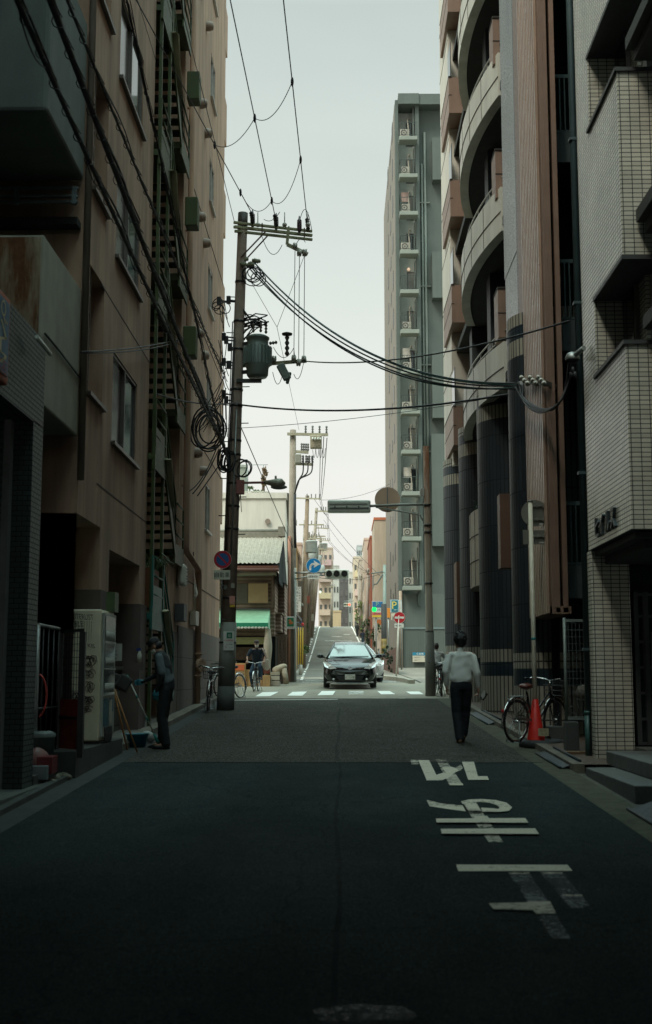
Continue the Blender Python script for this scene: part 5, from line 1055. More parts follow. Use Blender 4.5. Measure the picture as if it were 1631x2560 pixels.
granite = M('granite_steps', (.105, .115, .108), .75, var=.25, scale=14, bump=.25, grime=(.06, .07, .065))
mb = MB(); mb.box(3.1, 9, 13.3, 15.95, .2, .6); mb.box(3.46, 9, 13.0, 16.4, .602, .78); mb.box(3.98, 9, 16.4, 17.0, .2, .8); ob('entrance_step', mb, granite, wb, bevel=.012)
mb = MB(); mb.box(4.7, 9, -16, 13.0, -.5, 26); ob('side_wall', mb, M('side_wall_dark', (.06, .06, .055), .9), wb)
mb = MB(); mb.tube([(3.45, 17.36, .6), (3.45, 17.36, 26)], .055, 10); [mb.box(3.38, 3.5, 17.3, 17.42, z_, z_ + .04) for z_ in (2.1, 4.6, 7.1, 9.6, 12.1)]; mb.tube([(3.44, 17.4, 2.95), (3.6, 17.6, 3.0), (4.1, 18.3, 3.05)], .05, 8); mb.tube([(3.44, 17.4, 9.6), (3.6, 17.7, 9.55), (4.1, 18.3, 9.6)], .05, 8)
single('downpipe', mb, M('pipe_teal', (.05, .085, .09), .5, .1), 'tall blue-grey downpipe at the edge of the cream tiled building', 'pipe')
single('service_post', MB().cyl((3.42, 17.35, .58), (3.42, 17.35, 1.22), .045, n=12).cyl((3.42, 17.35, 1.22), (3.42, 17.35, 1.27), .05, n=12), P('post_teal', (.03, .09, .08), .5), 'short teal capped post by the foot of the white tiled pillar', 'post')
# --- brown ribbed stair tower
brown = M('brown_panel', (.2, .125, .09), .45, .0, .12, 3, bump=.05, streak=.15); ribm = M('rib_brown_lit', (.36, .25, .185), .35, .1, .14, 3, bump=.05, streak=.25); brownd = M('brown_gap_shade', (.07, .036, .024), .6)  # light on the ribs and shade between put into paler and darker brown
XR = 3.3; zr0 = atX(1385.6, 1533, XR).z
rt_ = thing('stair_tower', 'brown ribbed metal stair tower with dark slots beside the cream tiled building', 'building', (XR + .5, 20.5, G(20)))
mb = MB(); mb.box(XR, XR + .06, 19.3, 22.15, zr0, 26); mb.box(XR, XR + .3, 19.32, 22.1, zr0 - .001, zr0 + .12)
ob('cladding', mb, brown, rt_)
mb = MB()
for i in range(11):
    y_ = 19.5 + i * .172; mb.box(XR - .05, XR - .006, y_, y_ + .085, zr0 + .02, 26)
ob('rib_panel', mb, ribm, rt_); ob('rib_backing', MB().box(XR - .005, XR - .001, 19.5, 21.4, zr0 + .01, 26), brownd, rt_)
mb = MB()
for a, b in ((1394, 1404.5), (1412.5, 1425)): xa, xb = [(p_ - 854) * 19.3 / 3100 for p_ in (a, b)]; mb.box(xa, xb, 19.3, 19.5, zr0 + .02, 26)
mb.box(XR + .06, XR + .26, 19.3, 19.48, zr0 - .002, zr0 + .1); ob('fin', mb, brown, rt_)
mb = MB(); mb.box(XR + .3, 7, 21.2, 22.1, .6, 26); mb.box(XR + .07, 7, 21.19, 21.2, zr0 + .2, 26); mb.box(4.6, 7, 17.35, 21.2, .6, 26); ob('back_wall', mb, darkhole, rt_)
railm = M('rail_teal_grey', (.07, .11, .11), .5, .3)
for row in (1427, 815, 348, -80):
    z_ = atY(1425, row, 19.8).z
    mb = MB(); mb.box(3.42, 4.6, 19.75, 21.1, z_ - .32, z_); mb.box(3.4, 4.6, 19.7, 19.75, z_ - .45, z_ + .08); ld = ob('landing', mb, M('landing_grey', (.045, .065, .065), .7), rt_)
    mb = MB(); mb.box(3.55, 4.5, 19.72, 19.76, z_ + 1.06, z_ + 1.12); mb.box(3.55, 4.5, 19.72, 19.76, z_ + .1, z_ + .13)
    for x_ in (3.55, 3.7, 3.78, 4.0, 4.2): mb.box(x_, x_ + (.045 if x_ == 3.55 else .02), 19.72, 19.76, z_, z_ + 1.06)
    ob('railing', mb, railm, ld)
# mesh fence on a concrete block
fe = thing('mesh_fence', 'galvanised wire mesh fence panel on a low concrete block behind the bicycle', 'fence', (3.45, 18.1, G(18))); yf = 18.1
xl = (1413 - 854) * yf / 3100; zt, zb = atY(1420, 1548, yf).z, atY(1420, 1800, yf).z
mb = MB(); mb.tube([(xl, yf, zb - .1), (xl, yf, zt + .02)], .024, 8); mb.box(xl, 3.9, yf - .018, yf + .018, zt - .04, zt); mb.box(xl, 3.9, yf - .02, yf + .02, zb, zb + .05); ob('frame', mb, M('fence_grey', (.2, .235, .22), .5, .3), fe)
mb = MB(); [mb.bar((xl + .055 * i, yf, zb), (xl + .055 * i, yf, zt), .006) for i in range(1, 12)]; [mb.bar((xl, yf, zb + .1 * i), (3.9, yf, zb + .1 * i), .008) for i in range(1, 15)]; ob('mesh', mb, M('mesh_grey', (.11, .135, .13), .5, .3), fe)
mb = MB(); mb.box(xl - .03, 3.42, yf - .12, yf + .14, .55, zb - .02); ob('base', mb, M('fence_block', (.065, .07, .065), .9, var=.3, bump=.4), fe, bevel=.02)
mb = MB(); mb.box(xl - .0, xl + .4, 20.0, 20.3, .7, .95); single('concrete_block', mb, M('block_dark', (.09, .095, .09), .9), 'low concrete block on the pavement behind the red cone', 'block', bevel=.02)
mb = MB(); mb.box(3.1, 3.45, 17.5, 17.75, .66, .7); single('board', mb, P('board_wood', (.15, .09, .05), .8), 'short wooden board lying on the pavement before the mesh fence', 'board')
mb = MB(); mb.ball((3.62, 18.6, 1.5), (.13, .12, .12), 14, 10); mb.v = [(x + .02 * sin(17 * z), y, z + .02 * sin(13 * x)) for x, y, z in mb.v]; single('cover_bag', mb, M('bag_grey', (.14, .12, .1), .9, var=.4, scale=10), 'crumpled grey bag on the rack behind the mesh fence', 'bag')
# --- building with dark columns and curved balconies
cb = thing('column_building', 'office block with dark ribbed columns and curved cream balconies', 'building', (4.0, 30, G(30)))
coldk = Mtile('column_tile_dark', (.022, .03, .036), (.009, .013, .016), .095, 1.0, .012, .5, 0, .2, uv=True, bump=.6); collt = Mtile('column_tile_light', (.34, .32, .26), (.05, .05, .048), .095, 1.0, .014, .5, 0, .12, uv=True, bump=.6); colbl = Mtile('column_tile_navy', (.012, .026, .036), (.007, .013, .018), .095, 1.0, .01, .45, 0, .2, uv=True, bump=.5)
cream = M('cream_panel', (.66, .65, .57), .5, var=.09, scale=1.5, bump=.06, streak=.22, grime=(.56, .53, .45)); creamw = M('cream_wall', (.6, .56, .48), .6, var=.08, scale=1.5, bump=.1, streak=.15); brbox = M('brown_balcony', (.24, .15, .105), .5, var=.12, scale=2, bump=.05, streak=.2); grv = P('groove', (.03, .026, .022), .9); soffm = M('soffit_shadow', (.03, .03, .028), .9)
RC, XCc = .95, 4.02
cols = [22.1, 27.3, 31.7, 36.6]
for i, yc in enumerate(cols):
    g = G(yc); zt = 8.15 if i != 0 else 8.25
    segs = [(g - .1, g + .85, 1), (g + .85, g + 1.15, 2), (g + 1.15, g + 1.42, 1), (g + 1.42, zt - .78, 0), (zt - .78, zt - .47, 1), (zt - .47, zt - .22, 2), (zt - .22, zt, 1)]
    mb = MB(); nn = 40
    for a, b, m_ in segs:
        vs = [(XCc + RC * cos(2 * pi * j / nn), yc + RC * sin(2 * pi * j / nn), z_) for z_ in (a, b) for j in range(nn)]; cl = 2 * pi * RC
        mb.add(vs, [(j, (j + 1) % nn, nn + (j + 1) % nn, nn + j) for j in range(nn)], m_, True, [((cl * j / nn, a), (cl * (j + 1) / nn, a), (cl * (j + 1) / nn, b), (cl * j / nn, b)) for j in range(nn)])
    mb.disc((XCc, yc, zt), RC, (0, 0, 1), nn, 0)
    ob('column', mb, [coldk, collt, colbl], cb)
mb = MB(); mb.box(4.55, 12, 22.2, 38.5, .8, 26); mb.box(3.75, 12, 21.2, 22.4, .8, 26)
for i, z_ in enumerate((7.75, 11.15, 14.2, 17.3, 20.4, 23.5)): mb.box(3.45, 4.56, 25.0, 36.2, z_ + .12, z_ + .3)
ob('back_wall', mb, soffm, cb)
prm = P('pier_dark', (.03, .04, .042), .6); ob('pier', MB().box(3.52, 4.1, 28.1, 28.75, 8.1, 26), prm, cb); ob('pier', MB().box(3.6, 4.2, 32.9, 33.5, 8.1, 26), prm, cb)
glt = M('glossy_grey_tile', (.13, .135, .118), .3, var=.35, scale=7, bump=.8, bscale=25, streak=.6); dkt = Mtile('dark_grey_tile', (.09, .095, .085), (.03, .035, .035), .2, .07, .006, .4, 0, .12)
mb = MB(); mb.box(3.4, 4.4, 22.85, 24.7, 9.9, 26, 0); mb.box(3.39, 4.4, 22.16, 22.849, 8.3, 26, 1); mb.box(3.41, 4.4, 22.85, 24.65, 8.2, 9.9, 0); ob('tile_wall', mb, [glt, dkt], cb)
def spandrel(yc, half, xe, b, z0, z1, rail_=True, bands_=2, matt=cream):
    nn = 28; ys = [yc - half + 2 * half * i / nn for i in range(nn + 1)]; X_ = lambda y: xe - b * (1 - ((y - yc) / half) ** 2)
    mb = MB(); vs = []
    for y in ys: x = X_(y); vs += [(x, y, z0), (x, y, z1), (x + .22, y, z1), (x + .22, y, z0)]
    fs = []
    for i in range(nn): fs += [(4 * i + j, 4 * i + 4 + j, 4 * i + 4 + (j + 1) % 4, 4 * i + (j + 1) % 4) for j in range(4)]
    fs += [(0, 1, 2, 3), (4 * nn + 3, 4 * nn + 2, 4 * nn + 1, 4 * nn)]; mb.add(vs, fs)
    s_ = ob('balcony', mb, matt, cb)
    mb = MB()
    for k_ in range(1, bands_): z_ = z0 + (z1 - z0) * (k_ / bands_ - (.06 if bands_ == 2 else 0)); mb.tube([(X_(y) - .002, y, z_) for y in ys], .013, 4, smooth=False)
    for y in [yc - half + 2 * half * k_ / 6 for k_ in range(1, 6)]: mb.bar((X_(y) - .001, y, z0 + .01), (X_(y) - .001, y, z1 - .01), .012)
    ob('panel_joint', mb, grv, s_)
    # soffit under the bulge
    mb = MB(); vs = []
    for y in ys: vs += [(X_(y) + .02, y, z0 + .03), (4.5, y, z0 + .03)]
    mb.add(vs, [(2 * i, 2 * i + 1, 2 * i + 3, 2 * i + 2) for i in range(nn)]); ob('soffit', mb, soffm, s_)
    if rail_:
        mb = MB(); mb.tube([(X_(y) + .1, y, z1 + .28) for y in ys], .02, 6); mb.tube([(X_(y) + .1, y, z1 + .14) for y in ys], .012, 6); [mb.bar((X_(y) + .1, y, z1), (X_(y) + .1, y, z1 + .28), .02) for y in ys[::4]]; ob('railing', mb, M('rail_pale', (.36, .35, .31), .4, .5), s_)
for z_ in (7.75, 11.15, 14.2, 17.3, 20.4): spandrel(28.8, 3.6, 3.42, .42, z_, z_ + .98)
spandrel(29.6, 1.75, 3.42, .28, 3.85, 5.65, False, 3, M('tan_panel', (.33, .27, .2), .5, var=.12, scale=2, streak=.2))
for z_ in (8.86, 11.95, 15.0, 18.1, 21.2):
    mb = MB(); mb.box(3.34, 3.66, 25.35, 26.0, z_, z_ + 1.06); b_ = ob('balcony_end', mb, brbox, cb); ob('panel_joint', MB().box(3.335, 3.665, 25.343, 25.349, z_ + .52, z_ + .54), grv, b_); ob('coping', MB().box(3.33, 3.68, 25.33, 26, z_ + 1.062, z_ + 1.1), grv, b_)
mb = MB(); mb.box(3.3, 4.6, 35.7, 38.6, 7.9, 26); ob('end_wall', mb, creamw, cb)
for z_ in (8.3, 9.4, 10.6, 11.9, 13.5, 15.1, 16.7, 18.3, 19.9, 21.5): ob('panel_joint', MB().box(3.292, 3.4, 35.71, 38.61, z_ + 1.3, z_ + 1.32), grv, cb)
for z_ in (8.3, 11.9, 15.1, 18.3, 21.5):
    mb = MB(); mb.box(3.22, 3.3, 34.6, 37.4, z_, z_ + 1.12); mb.box(3.3, 4.5, 34.6, 35.69, z_, z_ + 1.12); b_ = ob('balcony_end', mb, brbox, cb); mb = MB(); mb.box(3.213, 3.3, 34.593, 37.41, z_ + .55, z_ + .57); mb.box(3.21, 3.3, 34.58, 37.42, z_ + 1.122, z_ + 1.15); ob('panel_joint', mb, grv, b_)
    mb = MB(); mb.box(3.285, 3.3, 34.7, 35.6, z_ + 1.2, z_ + 2.3); w_ = ob('window', mb, black, cb); ob('pane', MB().quad(*[(3.28, y_, zz) for y_, zz in ((34.75, z_ + 1.25), (35.55, z_ + 1.25), (35.55, z_ + 2.25), (34.75, z_ + 2.25))]), glass, w_)
brl = M('brown_low', (.14, .075, .05), .5); ob('balcony_end', MB().box(3.2, 3.5, 34.1, 34.9, 3.2, 4.9), brl, cb); ob('balcony_end', MB().box(3.2, 3.5, 24.6, 25.0, 3.9, 5.4), brl, cb)
for i in range(3): z_ = atY(1199, 1657 - 24 * i, 29.3).z; ob('louvre_panel', MB().box(3.3, 3.7, 29.25, 29.35, z_, z_ + .2), P('louvre_pale', (.2, .19, .15), .6), cb)
mb = MB(); c = V((3.45, 30.3, 5.75))
for i in range(60):
    a = rnd.uniform(0, 2 * pi); d = V((cos(a) * .6, sin(a), rnd.uniform(.2, .9))) * rnd.uniform(.15, .45); s_ = V((-sin(a), cos(a), 0)) * .03; mb.quad(c, c + d * .6 - s_ + V((0, 0, .1)), c + d, c + d * .6 + s_ + V((0, 0, .1)))
single('fern', mb, M('fern_green', (.02, .05, .025), .6, var=.4, scale=9), 'dark green fern leaning over the low tan balcony between the columns', 'plant')
# ------------------------------------------------------------------ grey tower beyond the lot
YT = 88.0; tw = thing('apartment_tower', 'tall grey-green apartment tower with a column of small balconies', 'building', (6, YT + 8, G(YT)))
tg = M('tower_grey', (.105, .128, .115), .85, var=.07, scale=.5, bump=.1, bscale=10, streak=.1); tgl = M('tower_grey_light', (.25, .28, .245), .85, var=.07, scale=.5, streak=.1); ttan = M('tower_tan', (.23, .2, .165), .85, var=.08, scale=.4, streak=.1); tdk = M('tower_recess', (.09, .105, .095), .9, var=.08, scale=.6)
xt = lambda p_: (p_ - 854) * YT / 3100
zt = atY(1010, 250, YT).z; ztp = atY(1060, 239, YT).z; slabs = [353, 446, 539, 635, 733, 832, 932, 1031, 1130, 1233, 1345, 1467]
zs = [atY(1040, r_, YT).z for r_ in slabs]; zl = zs[-1]
xa, xb, xc, xd = xt(999), xt(1007), xt(1052), xt(1062)
mb = MB()
mb.box(xa, xb, YT, YT + .8, G(YT) - .5, zt); mb.box(xc, xd, YT, YT + .8, zl - .5, zt); mb.box(xb, xd, YT - .4, YT + 1.5, atY(1040, 265, YT).z, ztp); mb.box(xd, 14, YT - .3, YT + 1.2, atY(1040, 265, YT).z, ztp)
mb.box(xd, 14, YT + .8, YT + 24, G(YT) - .5, zt); mb.box(xb, xc, YT + 1.2, YT + 24, G(YT) - .5, zt - .3); mb.box(xb, 14, YT + .02, YT + 1.7, G(YT) - .5, zl - .5)
ob('wall', mb, tg, tw); ob('recess_lift_sheet', MB().quad((xb, YT + 1.19, zl), (xc, YT + 1.19, zl), (xc, YT + 1.19, zt - .5), (xb, YT + 1.19, zt - .5)).quad((xc - .002, YT + .8, zl), (xc - .002, YT + 1.19, zl), (xc - .002, YT + 1.19, zt - .5), (xc - .002, YT + .8, zt - .5)), M('recess_shade_lift', (.36, .39, .35), .9, var=.08), tw)  # paler sheet added over the recess, lifting its shade by colour
mb = MB(); mb.box(xa - .02, xb, YT + .81, YT + 24, G(YT) - .5, zt); ob('side_wall', mb, ttan, tw)
for i in range(13):
    z_ = zs[0] + 1.2 - 3.03 * (i - .3)
    for y_, h_ in ((YT + 4, 1.3), (YT + 8, .8), (YT + 13, 1.5)):
        if z_ > 4: o_ = ob('window', MB().box(xa - .045, xa - .021, y_, y_ + 1.3, z_, z_ + h_), P('window_dark_far', (.05, .05, .05), .4), tw)
acw = P('ac_white', (.5, .46, .38), .5); tubem = P('ac_pipe', (.42, .36, .28), .6); railt = P('rail_far', (.04, .06, .055), .5)
for i, z_ in enumerate(zs):
    mb = MB(); mb.box(xb + .01, xc + .1, YT - .95, YT + .05, z_ - .3, z_); b_ = ob('balcony', mb, tgl, tw, bevel=.03)
    mb = MB(); mb.box(xb + .06, xc + .05, YT - .91, YT - .88, z_ + 1.06, z_ + 1.1); mb.box(xb + .06, xc + .05, YT - .91, YT - .88, z_ + .08, z_ + .11); [mb.box(xb + .06 + d * .115, xb + .08 + d * .115, YT - .91, YT - .88, z_ + .08, z_ + 1.08) for d in range(12)]; mb.box(xb + .05, xb + .08, YT - .9, YT, z_ + 1.06, z_ + 1.1); ob('railing', mb, railt, b_)
    mb = MB(); mb.box(xb + .62, xc - .02, YT + 1.15, YT + 1.185, z_ + .1, z_ + 2.0); d_ = ob('balcony_door', mb, P('door_dark_far', (.06, .065, .06), .5), tw); mb = MB(); mb.box(xb + .7, xc - .1, YT + 1.12, YT + 1.149, z_ + .2, z_ + 1.9); ob('pane', mb, P('curtain_far', (.2, .2, .17), .5) if i % 3 else glass, d_)
    if i != 4:
        sh_ = rnd.choice((0, 0, .12, .2)); mb = MB(); mb.box(xb + .12 + sh_ * .3, xb + .8, YT - .75, YT - .45, z_ + .06, z_ + .62); a_ = ob('air_conditioner', mb, acw, tw, bevel=.02); mb = MB(); mb.disc((xb + .38, YT - .755, z_ + .34), .23, n=20, r2=.15); mb.disc((xb + .38, YT - .756, z_ + .34), .06, n=12); ob('fan', mb, P('fan_dark', (.1, .09, .08), .5), a_)
        ob('ac_pipe', MB().tube([(xb + .75, YT - .4, z_ + .6), (xb + .72, YT + .4, z_ + 1.9), (xb + .85, YT + .9, z_ + 2.25), (xb + .9, YT + 1.15, z_ + 2.25)], .035, 6), tubem, tw)
    else: ob('wall_lamp', MB().ball((xb + .75, YT + 1.1, z_ + 2.2), .12, 10, 8), Mlamp('lamp_warm', (1, .7, .5), .5), tw)
    if i in (2, 6, 9): ob('laundry', MB().box(xb + .2, xb + .75, YT + .3, YT + .33, z_ + 1.2, z_ + 1.95), P('laundry_%d' % i, ((.5, .48, .42), (.25, .3, .36), (.42, .3, .26))[i % 3], .9), b_)
    ob('downpipe', MB().cyl((xc - .12, YT + .3, z_ - .3), (xc - .12, YT + .3, z_ + 2.85), .05, n=8), tgl, tw)
xp, xq = xt(1070), xt(1078)
mb = MB(); mb.tube([(xp, YT + .7, 10), (xp, YT + .7, zs[0] - 1.5)], .07, 8); mb.tube([(xq, YT + .7, 6), (xq, YT + .7, zs[0] + 1)], .09, 8); [mb.box(xp - .3, xq + .35, YT + .62, YT + .8, z_, z_ + .08) for z_ in (12, 18, 24.5, 30.5, 37)]; ob('downpipe', mb, tgl, tw)
for r0, r1 in ((345, 450), (630, 745), (880, 1045), (1085, 1365)):
    a, b = atY(1082, r1, YT), atY(1110, r0, YT); ob('shaft_box', MB().box(a.x, b.x + 1.5, YT - .1, YT + .79, a.z, b.z), tg, tw)
mb = MB(); mb.box(xb + .02, 14, YT - .04, YT + .01, atY(1040, 1573, YT).z, atY(1040, 1569, YT).z + .03); ob('ledge', mb, P('ledge_teal', (.14, .19, .19), .6), tw)
mb = MB(); z_ = atY(1040, 1575, YT).z; [mb.box(xb + .1 + i * .16, xb + .16 + i * .16, YT - .01, YT + .019, G(YT) - .2, z_) for i in range(44)]; ob('ribbed_base', mb, tg, tw)
mb = MB(); mb.tube([atY(1046, 1480, YT - .1), atY(1046, 1505, YT - .1), atY(1048, 1514, YT - .1), atY(1054, 1514, YT - .1)], .06, 6); ob('downpipe', mb, tdk, tw)
ob('corner_pipe', MB().cyl((xt(1004), YT - .15, G(YT)), (xt(1003), YT - .15, atY(1003, 1478, YT).z), .12, n=10), P('pipe_tan', (.36, .29, .22), .7), tw)
tsn = thing('notice_sign', 'blue and white notice board on the grey wall at the foot of the tower', 'sign'); y_ = YT - .2; p, q = atY(1032, 1655, y_), atY(1069, 1631, y_); tsn.location = (p.x, y_, p.z); zm = atY(1040, 1638.5, y_).z
ob('board', MB().box(p.x, q.x, y_, y_ + .05, p.z, q.z), P('notice_cream', (.5, .47, .38), .5), tsn); ob('header', MB().box(p.x, q.x, y_ - .012, y_ - .002, zm, q.z), P('notice_blue', (.02, .2, .32), .5), tsn)
mb = MB(); text(mb, '広告募', ((p.x + q.x) / 2, y_ - .016, (zm + q.z) / 2), .15, w=.5); ob('lettering', mb, sign_white, tsn)
mb = MB(); text(mb, '掲載のお問い合わせ', ((p.x + q.x) / 2 - .15, y_ - .004, zm - .13), .06, w=.5); text(mb, '募集中です', ((p.x + q.x) / 2 - .15, y_ - .004, zm - .33), .06, w=.5); text(mb, '東西', (q.x - .16, y_ - .004, zm - .13), .09, w=.2); text(mb, '☆', (q.x - .15, y_ - .004, zm - .33), .12); ob('lettering', mb, ink, tsn)
# ------------------------------------------------------------------ corner shop house with tiled roof
YH = 44.0; hs_ = thing('shop_house', 'old brown corner shop house with a wavy grey tiled roof and green awning', 'building', (-4.5, YH + 2, G(YH)))
sid = Mcorr('brown_siding', (.26, .185, .14), .14, 'z', .8, 0, .012, .2); zf = lambda r_, y_=YH: atY(640, r_, y_).z; xf = lambda p_, y_=YH: (p_ - 854) * y_ / 3100
ze, zr_ = zf(1413, 43.3), zf(1345, 47.0); xr = xf(686)
mb = MB(); mb.box(-9, xr, YH, 50, zf(1590), zf(1418)); ob('wall', mb, sid, hs_)
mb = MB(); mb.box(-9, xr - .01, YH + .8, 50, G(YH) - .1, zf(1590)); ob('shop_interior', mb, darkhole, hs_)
roof_t = M('roof_tile', (.34, .31, .25), .6, var=.25, scale=9, bump=.15)
mb = MB(); nx, ny = 288, 64; x0, x1 = -7.6, -2.2; vs = []; tw_ = .15
for j in range(ny + 1):
    t = j / ny; row = t * 16; saw = (row - math.floor(row + 1e-6))
    for i in range(nx + 1):
        x = x0 + (x1 - x0) * i / nx; ph = (x / tw_) % 1.0
        wv = .022 * sin(2 * pi * ph) + .008 * sin(4 * pi * ph); vs.append((x, 43.25 + t * 3.75 + .05 * sin(2 * pi * ph), ze + .02 + (zr_ - ze) * t + wv - .085 * saw + .05))
mb.add(vs, [(j * (nx + 1) + i, j * (nx + 1) + i + 1, (j + 1) * (nx + 1) + i + 1, (j + 1) * (nx + 1) + i) for j in range(ny) for i in range(nx)], 0, True)
rf = ob('roof', mb, roof_t, hs_)
mb = MB(); mb.box(x0, x1 - .02, 46.85, 47.2, zr_ - .05, zr_ + .22); mb.tube([(x0, 47.02, zr_ + .26), (x1, 47.02, zr_ + .26)], .09, 10); mb.box(x1 - .22, x1 + .04, 46.8, 47.25, zr_ + .05, zr_ + .42); ob('ridge', mb, M('ridge_tile', (.24, .23, .19), .7, var=.2, scale=8), rf)
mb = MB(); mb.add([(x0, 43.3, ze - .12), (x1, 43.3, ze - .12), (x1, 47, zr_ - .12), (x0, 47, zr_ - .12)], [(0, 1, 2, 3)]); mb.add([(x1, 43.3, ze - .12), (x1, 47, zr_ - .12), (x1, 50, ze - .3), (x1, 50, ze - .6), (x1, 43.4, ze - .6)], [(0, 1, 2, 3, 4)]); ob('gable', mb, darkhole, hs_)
mb = MB(); mb.box(x0, x1 - .02, 43.24, 43.34, ze - .2, ze - .02); mb.tube([(x0, 43.2, ze - .16), (x1, 43.2, ze - .18)], .06, 8); ob('gutter', mb, P('gutter_rust', (.16, .07, .05), .6), hs_)
mb = MB(); mb.box(x0, x1 - .1, 43.4, 44, ze - .32, ze - .24); ob('eave_board', mb, P('eave_pale', (.3, .26, .2), .7), hs_)
mb = MB(); mb.box(xr - .12, xr + .01, 43.9, 44.0, zf(1520), ze - .3); mb.tube([(xr - .03, 43.86, zf(1520)), (xr - .03, 43.86, ze - .2)], .05, 8); ob('corner_post', mb, P('post_brown', (.15, .1, .075), .8), hs_)
mb = MB(); mb.box(xf(620), xf(670), 43.86, 43.999, zf(1508), zf(1459)); sh = ob('shutter_box', mb, M('shutter_tan', (.42, .29, .15), .6, var=.1, scale=3), hs_, bevel=.01); mb = MB(); mb.box(xf(618), xf(672), 43.84, 43.9, zf(1509.5), zf(1508)); mb.box(xf(618), xf(672), 43.84, 43.9, zf(1459), zf(1457.5)); ob('shutter_rim', mb, P('rim_brown', (.12, .08, .05), .7), sh)
mb = MB(); mb.box(xf(560), xf(618), 43.95, 43.999, zf(1508), zf(1459)); w_ = ob('window', mb, P('window_grey_brown', (.12, .105, .085), .5), hs_)
aw = P('awning_green', (.25, .5, .33), .7); awd = P('awning_dark_green', (.01, .22, .12), .7)
x0, x1 = -7.5, xf(675); zt, zb, zv = zf(1525), zf(1557, 42.8), zf(1570, 42.8)
mb = MB(); mb.add([(x0, 44, zt), (x1, 44, zt), (x1, 42.8, zb), (x0, 42.8, zb)], [(0, 1, 2, 3)]); mb.add([(x1, 44, zt), (x1, 44, zv), (x1, 42.8, zv), (x1, 42.8, zb)], [(0, 1, 2, 3)]); a_ = ob('awning', mb, aw, hs_)
mb = MB(); mb.add([(x0, 42.79, zb), (x1, 42.79, zb), (x1, 42.79, zv + .02), (x0, 42.79, zv + .02)], [(0, 1, 2, 3)]); ob('valance', mb, awd, a_)
mb = MB()
for i in range(40): xx = x1 - (i + 1) * .12; mb.ball((xx + .06, 42.79, zv + .01), (.06, .008, .04), 8, 4)
ob('fringe', mb, P('fringe_white', (.5, .5, .45), .8), a_); mb = MB(); mb.tube([(x0, 43.98, zt + .02), (x1, 43.98, zt + .02)], .04, 6); mb.tube([(x1 - .03, 42.82, zv), (x1 - .03, 44, zv - .1)], .02, 6); ob('awning_bar', mb, steel, a_)
mb = MB(); mb.box(-7.5, xf(664), 43.2, 43.25, zf(1612), zf(1595)); ob('inner_blind', mb, P('blind_yellow_green', (.26, .27, .12), .7), hs_)
mb = MB(); mb.box(-7.5, xf(668), 43.8, 44.6, zf(1650), zf(1618)); mb.box(-7.5, xf(665), 43.0, 43.6, G(44), zf(1690)); ob('counter', mb, M('counter_brown', (.1, .07, .05), .7, var=.4, scale=6), hs_)
mb = MB(); vs = []; nn = 20
for i in range(nn + 1):
    t = i / nn
    for j in range(9): a = 2 * pi * j / 8; r_ = .1 + .05 * sin(t * 5) ** 2; vs.append((xf(674) + r_ * cos(a) * (1 + .2 * sin(3 * a)), 42.95 + r_ * sin(a), zf(1572, 42.9) - t * 2.1))
mb.add(vs, [(i * 9 + j, i * 9 + j + 1, (i + 1) * 9 + j + 1, (i + 1) * 9 + j) for i in range(nn) for j in range(8)], 0, True); ob('side_curtain', mb, P('curtain_pale', (.4, .37, .29), .9), hs_)
mb = MB(); mb.box(xr + .002, xf(712, 47), 46.6, 50, G(46), zf(1462, 47)); mb.box(xr + .002, xf(700), 44.6, 46.5, zf(1577), zf(1535)); an = ob('annex', mb, sid, hs_); mb = MB(); mb.add([(xr, 46.3, zf(1452, 47)), (xf(716, 47), 46.3, zf(1462, 47)), (xf(716, 47), 50, zf(1462, 47) + .1), (xr, 50, zf(1452, 47) + .1)], [(0, 1, 2, 3)]); mb.box(xr, xf(704), 44.4, 46.5, zf(1533), zf(1530)); ob('annex_roof', mb, M('tin_roof', (.24, .2, .14), .6, var=.3, scale=5), an)
mb = MB(); mb.box(xr, xf(718), 44.6, 44.75, zf(1585) - .1, zf(1585)); mb.box(xf(688), xf(690), 44.2, 44.3, G(44), zf(1590)); mb.box(xf(714), xf(717), 44.2, 44.3, G(44), zf(1590)); [mb.box(xf(692) + i * .12, xf(692) + i * .12 + .09, 44.5, 44.55, G(44), zf(1592)) for i in range(3)]; ob('shed_front', mb, P('shed_wood', (.12, .085, .06), .8), hs_)
# goods standing in front of the shop
def box_(px0, px1, r0, r1, y, mat, name, label, cat, group=None, d=.35, bev=.008):
    a, b = atY(px0, r1, y), atY(px1, r0, y); z0 = max(a.z, G(y)); return single(name, MB().box(a.x, b.x, y, y + d, z0, b.z), mat, label, cat, group, bev)
cardb = M('cardboard_box', (.42, .27, .12), .85, var=.2, scale=5, bump=.1)
box_(613, 627, 1674, 1717, 42.3, cardb, 'cardboard_box', 'tall cardboard box just left of the cyclist before the shop', 'box', 'boxes outside the shop')
box_(657, 676, 1688, 1717, 42.3, cardb, 'cardboard_box', 'cardboard box with printed side just right of the cyclist', 'box', 'boxes outside the shop')
box_(628, 656, 1700, 1716, 42.6, cardb, 'cardboard_box', 'flat cardboard box half hidden behind the cyclist', 'box', 'boxes outside the shop')
ob_ = thing('display_box', 'yellow display box with orange print beside the parked bicycle', 'box', (0, 0, 0)); a, b = atY(586, 1715, 42.2), atY(613, 1658, 42.2); a.z = G(42.2); ob_.location = a
ob('box', MB().box(a.x, b.x, 42.2, 42.6, a.z, b.z), P('display_tan', (.45, .29, .12), .7), ob_, bevel=.01); p, q = atY(588, 1676, 42.18), atY(611, 1662, 42.18); ob('print', MB().box(p.x, q.x, 42.18, 42.198, p.z, q.z), P('print_orange', (.6, .14, .05), .6), ob_)
box_(659, 675, 1670, 1684, 42.6, P('crate_dark_red', (.12, .03, .02), .6), 'crate', 'dark red crate stacked on the cardboard box right of the cyclist', 'crate')
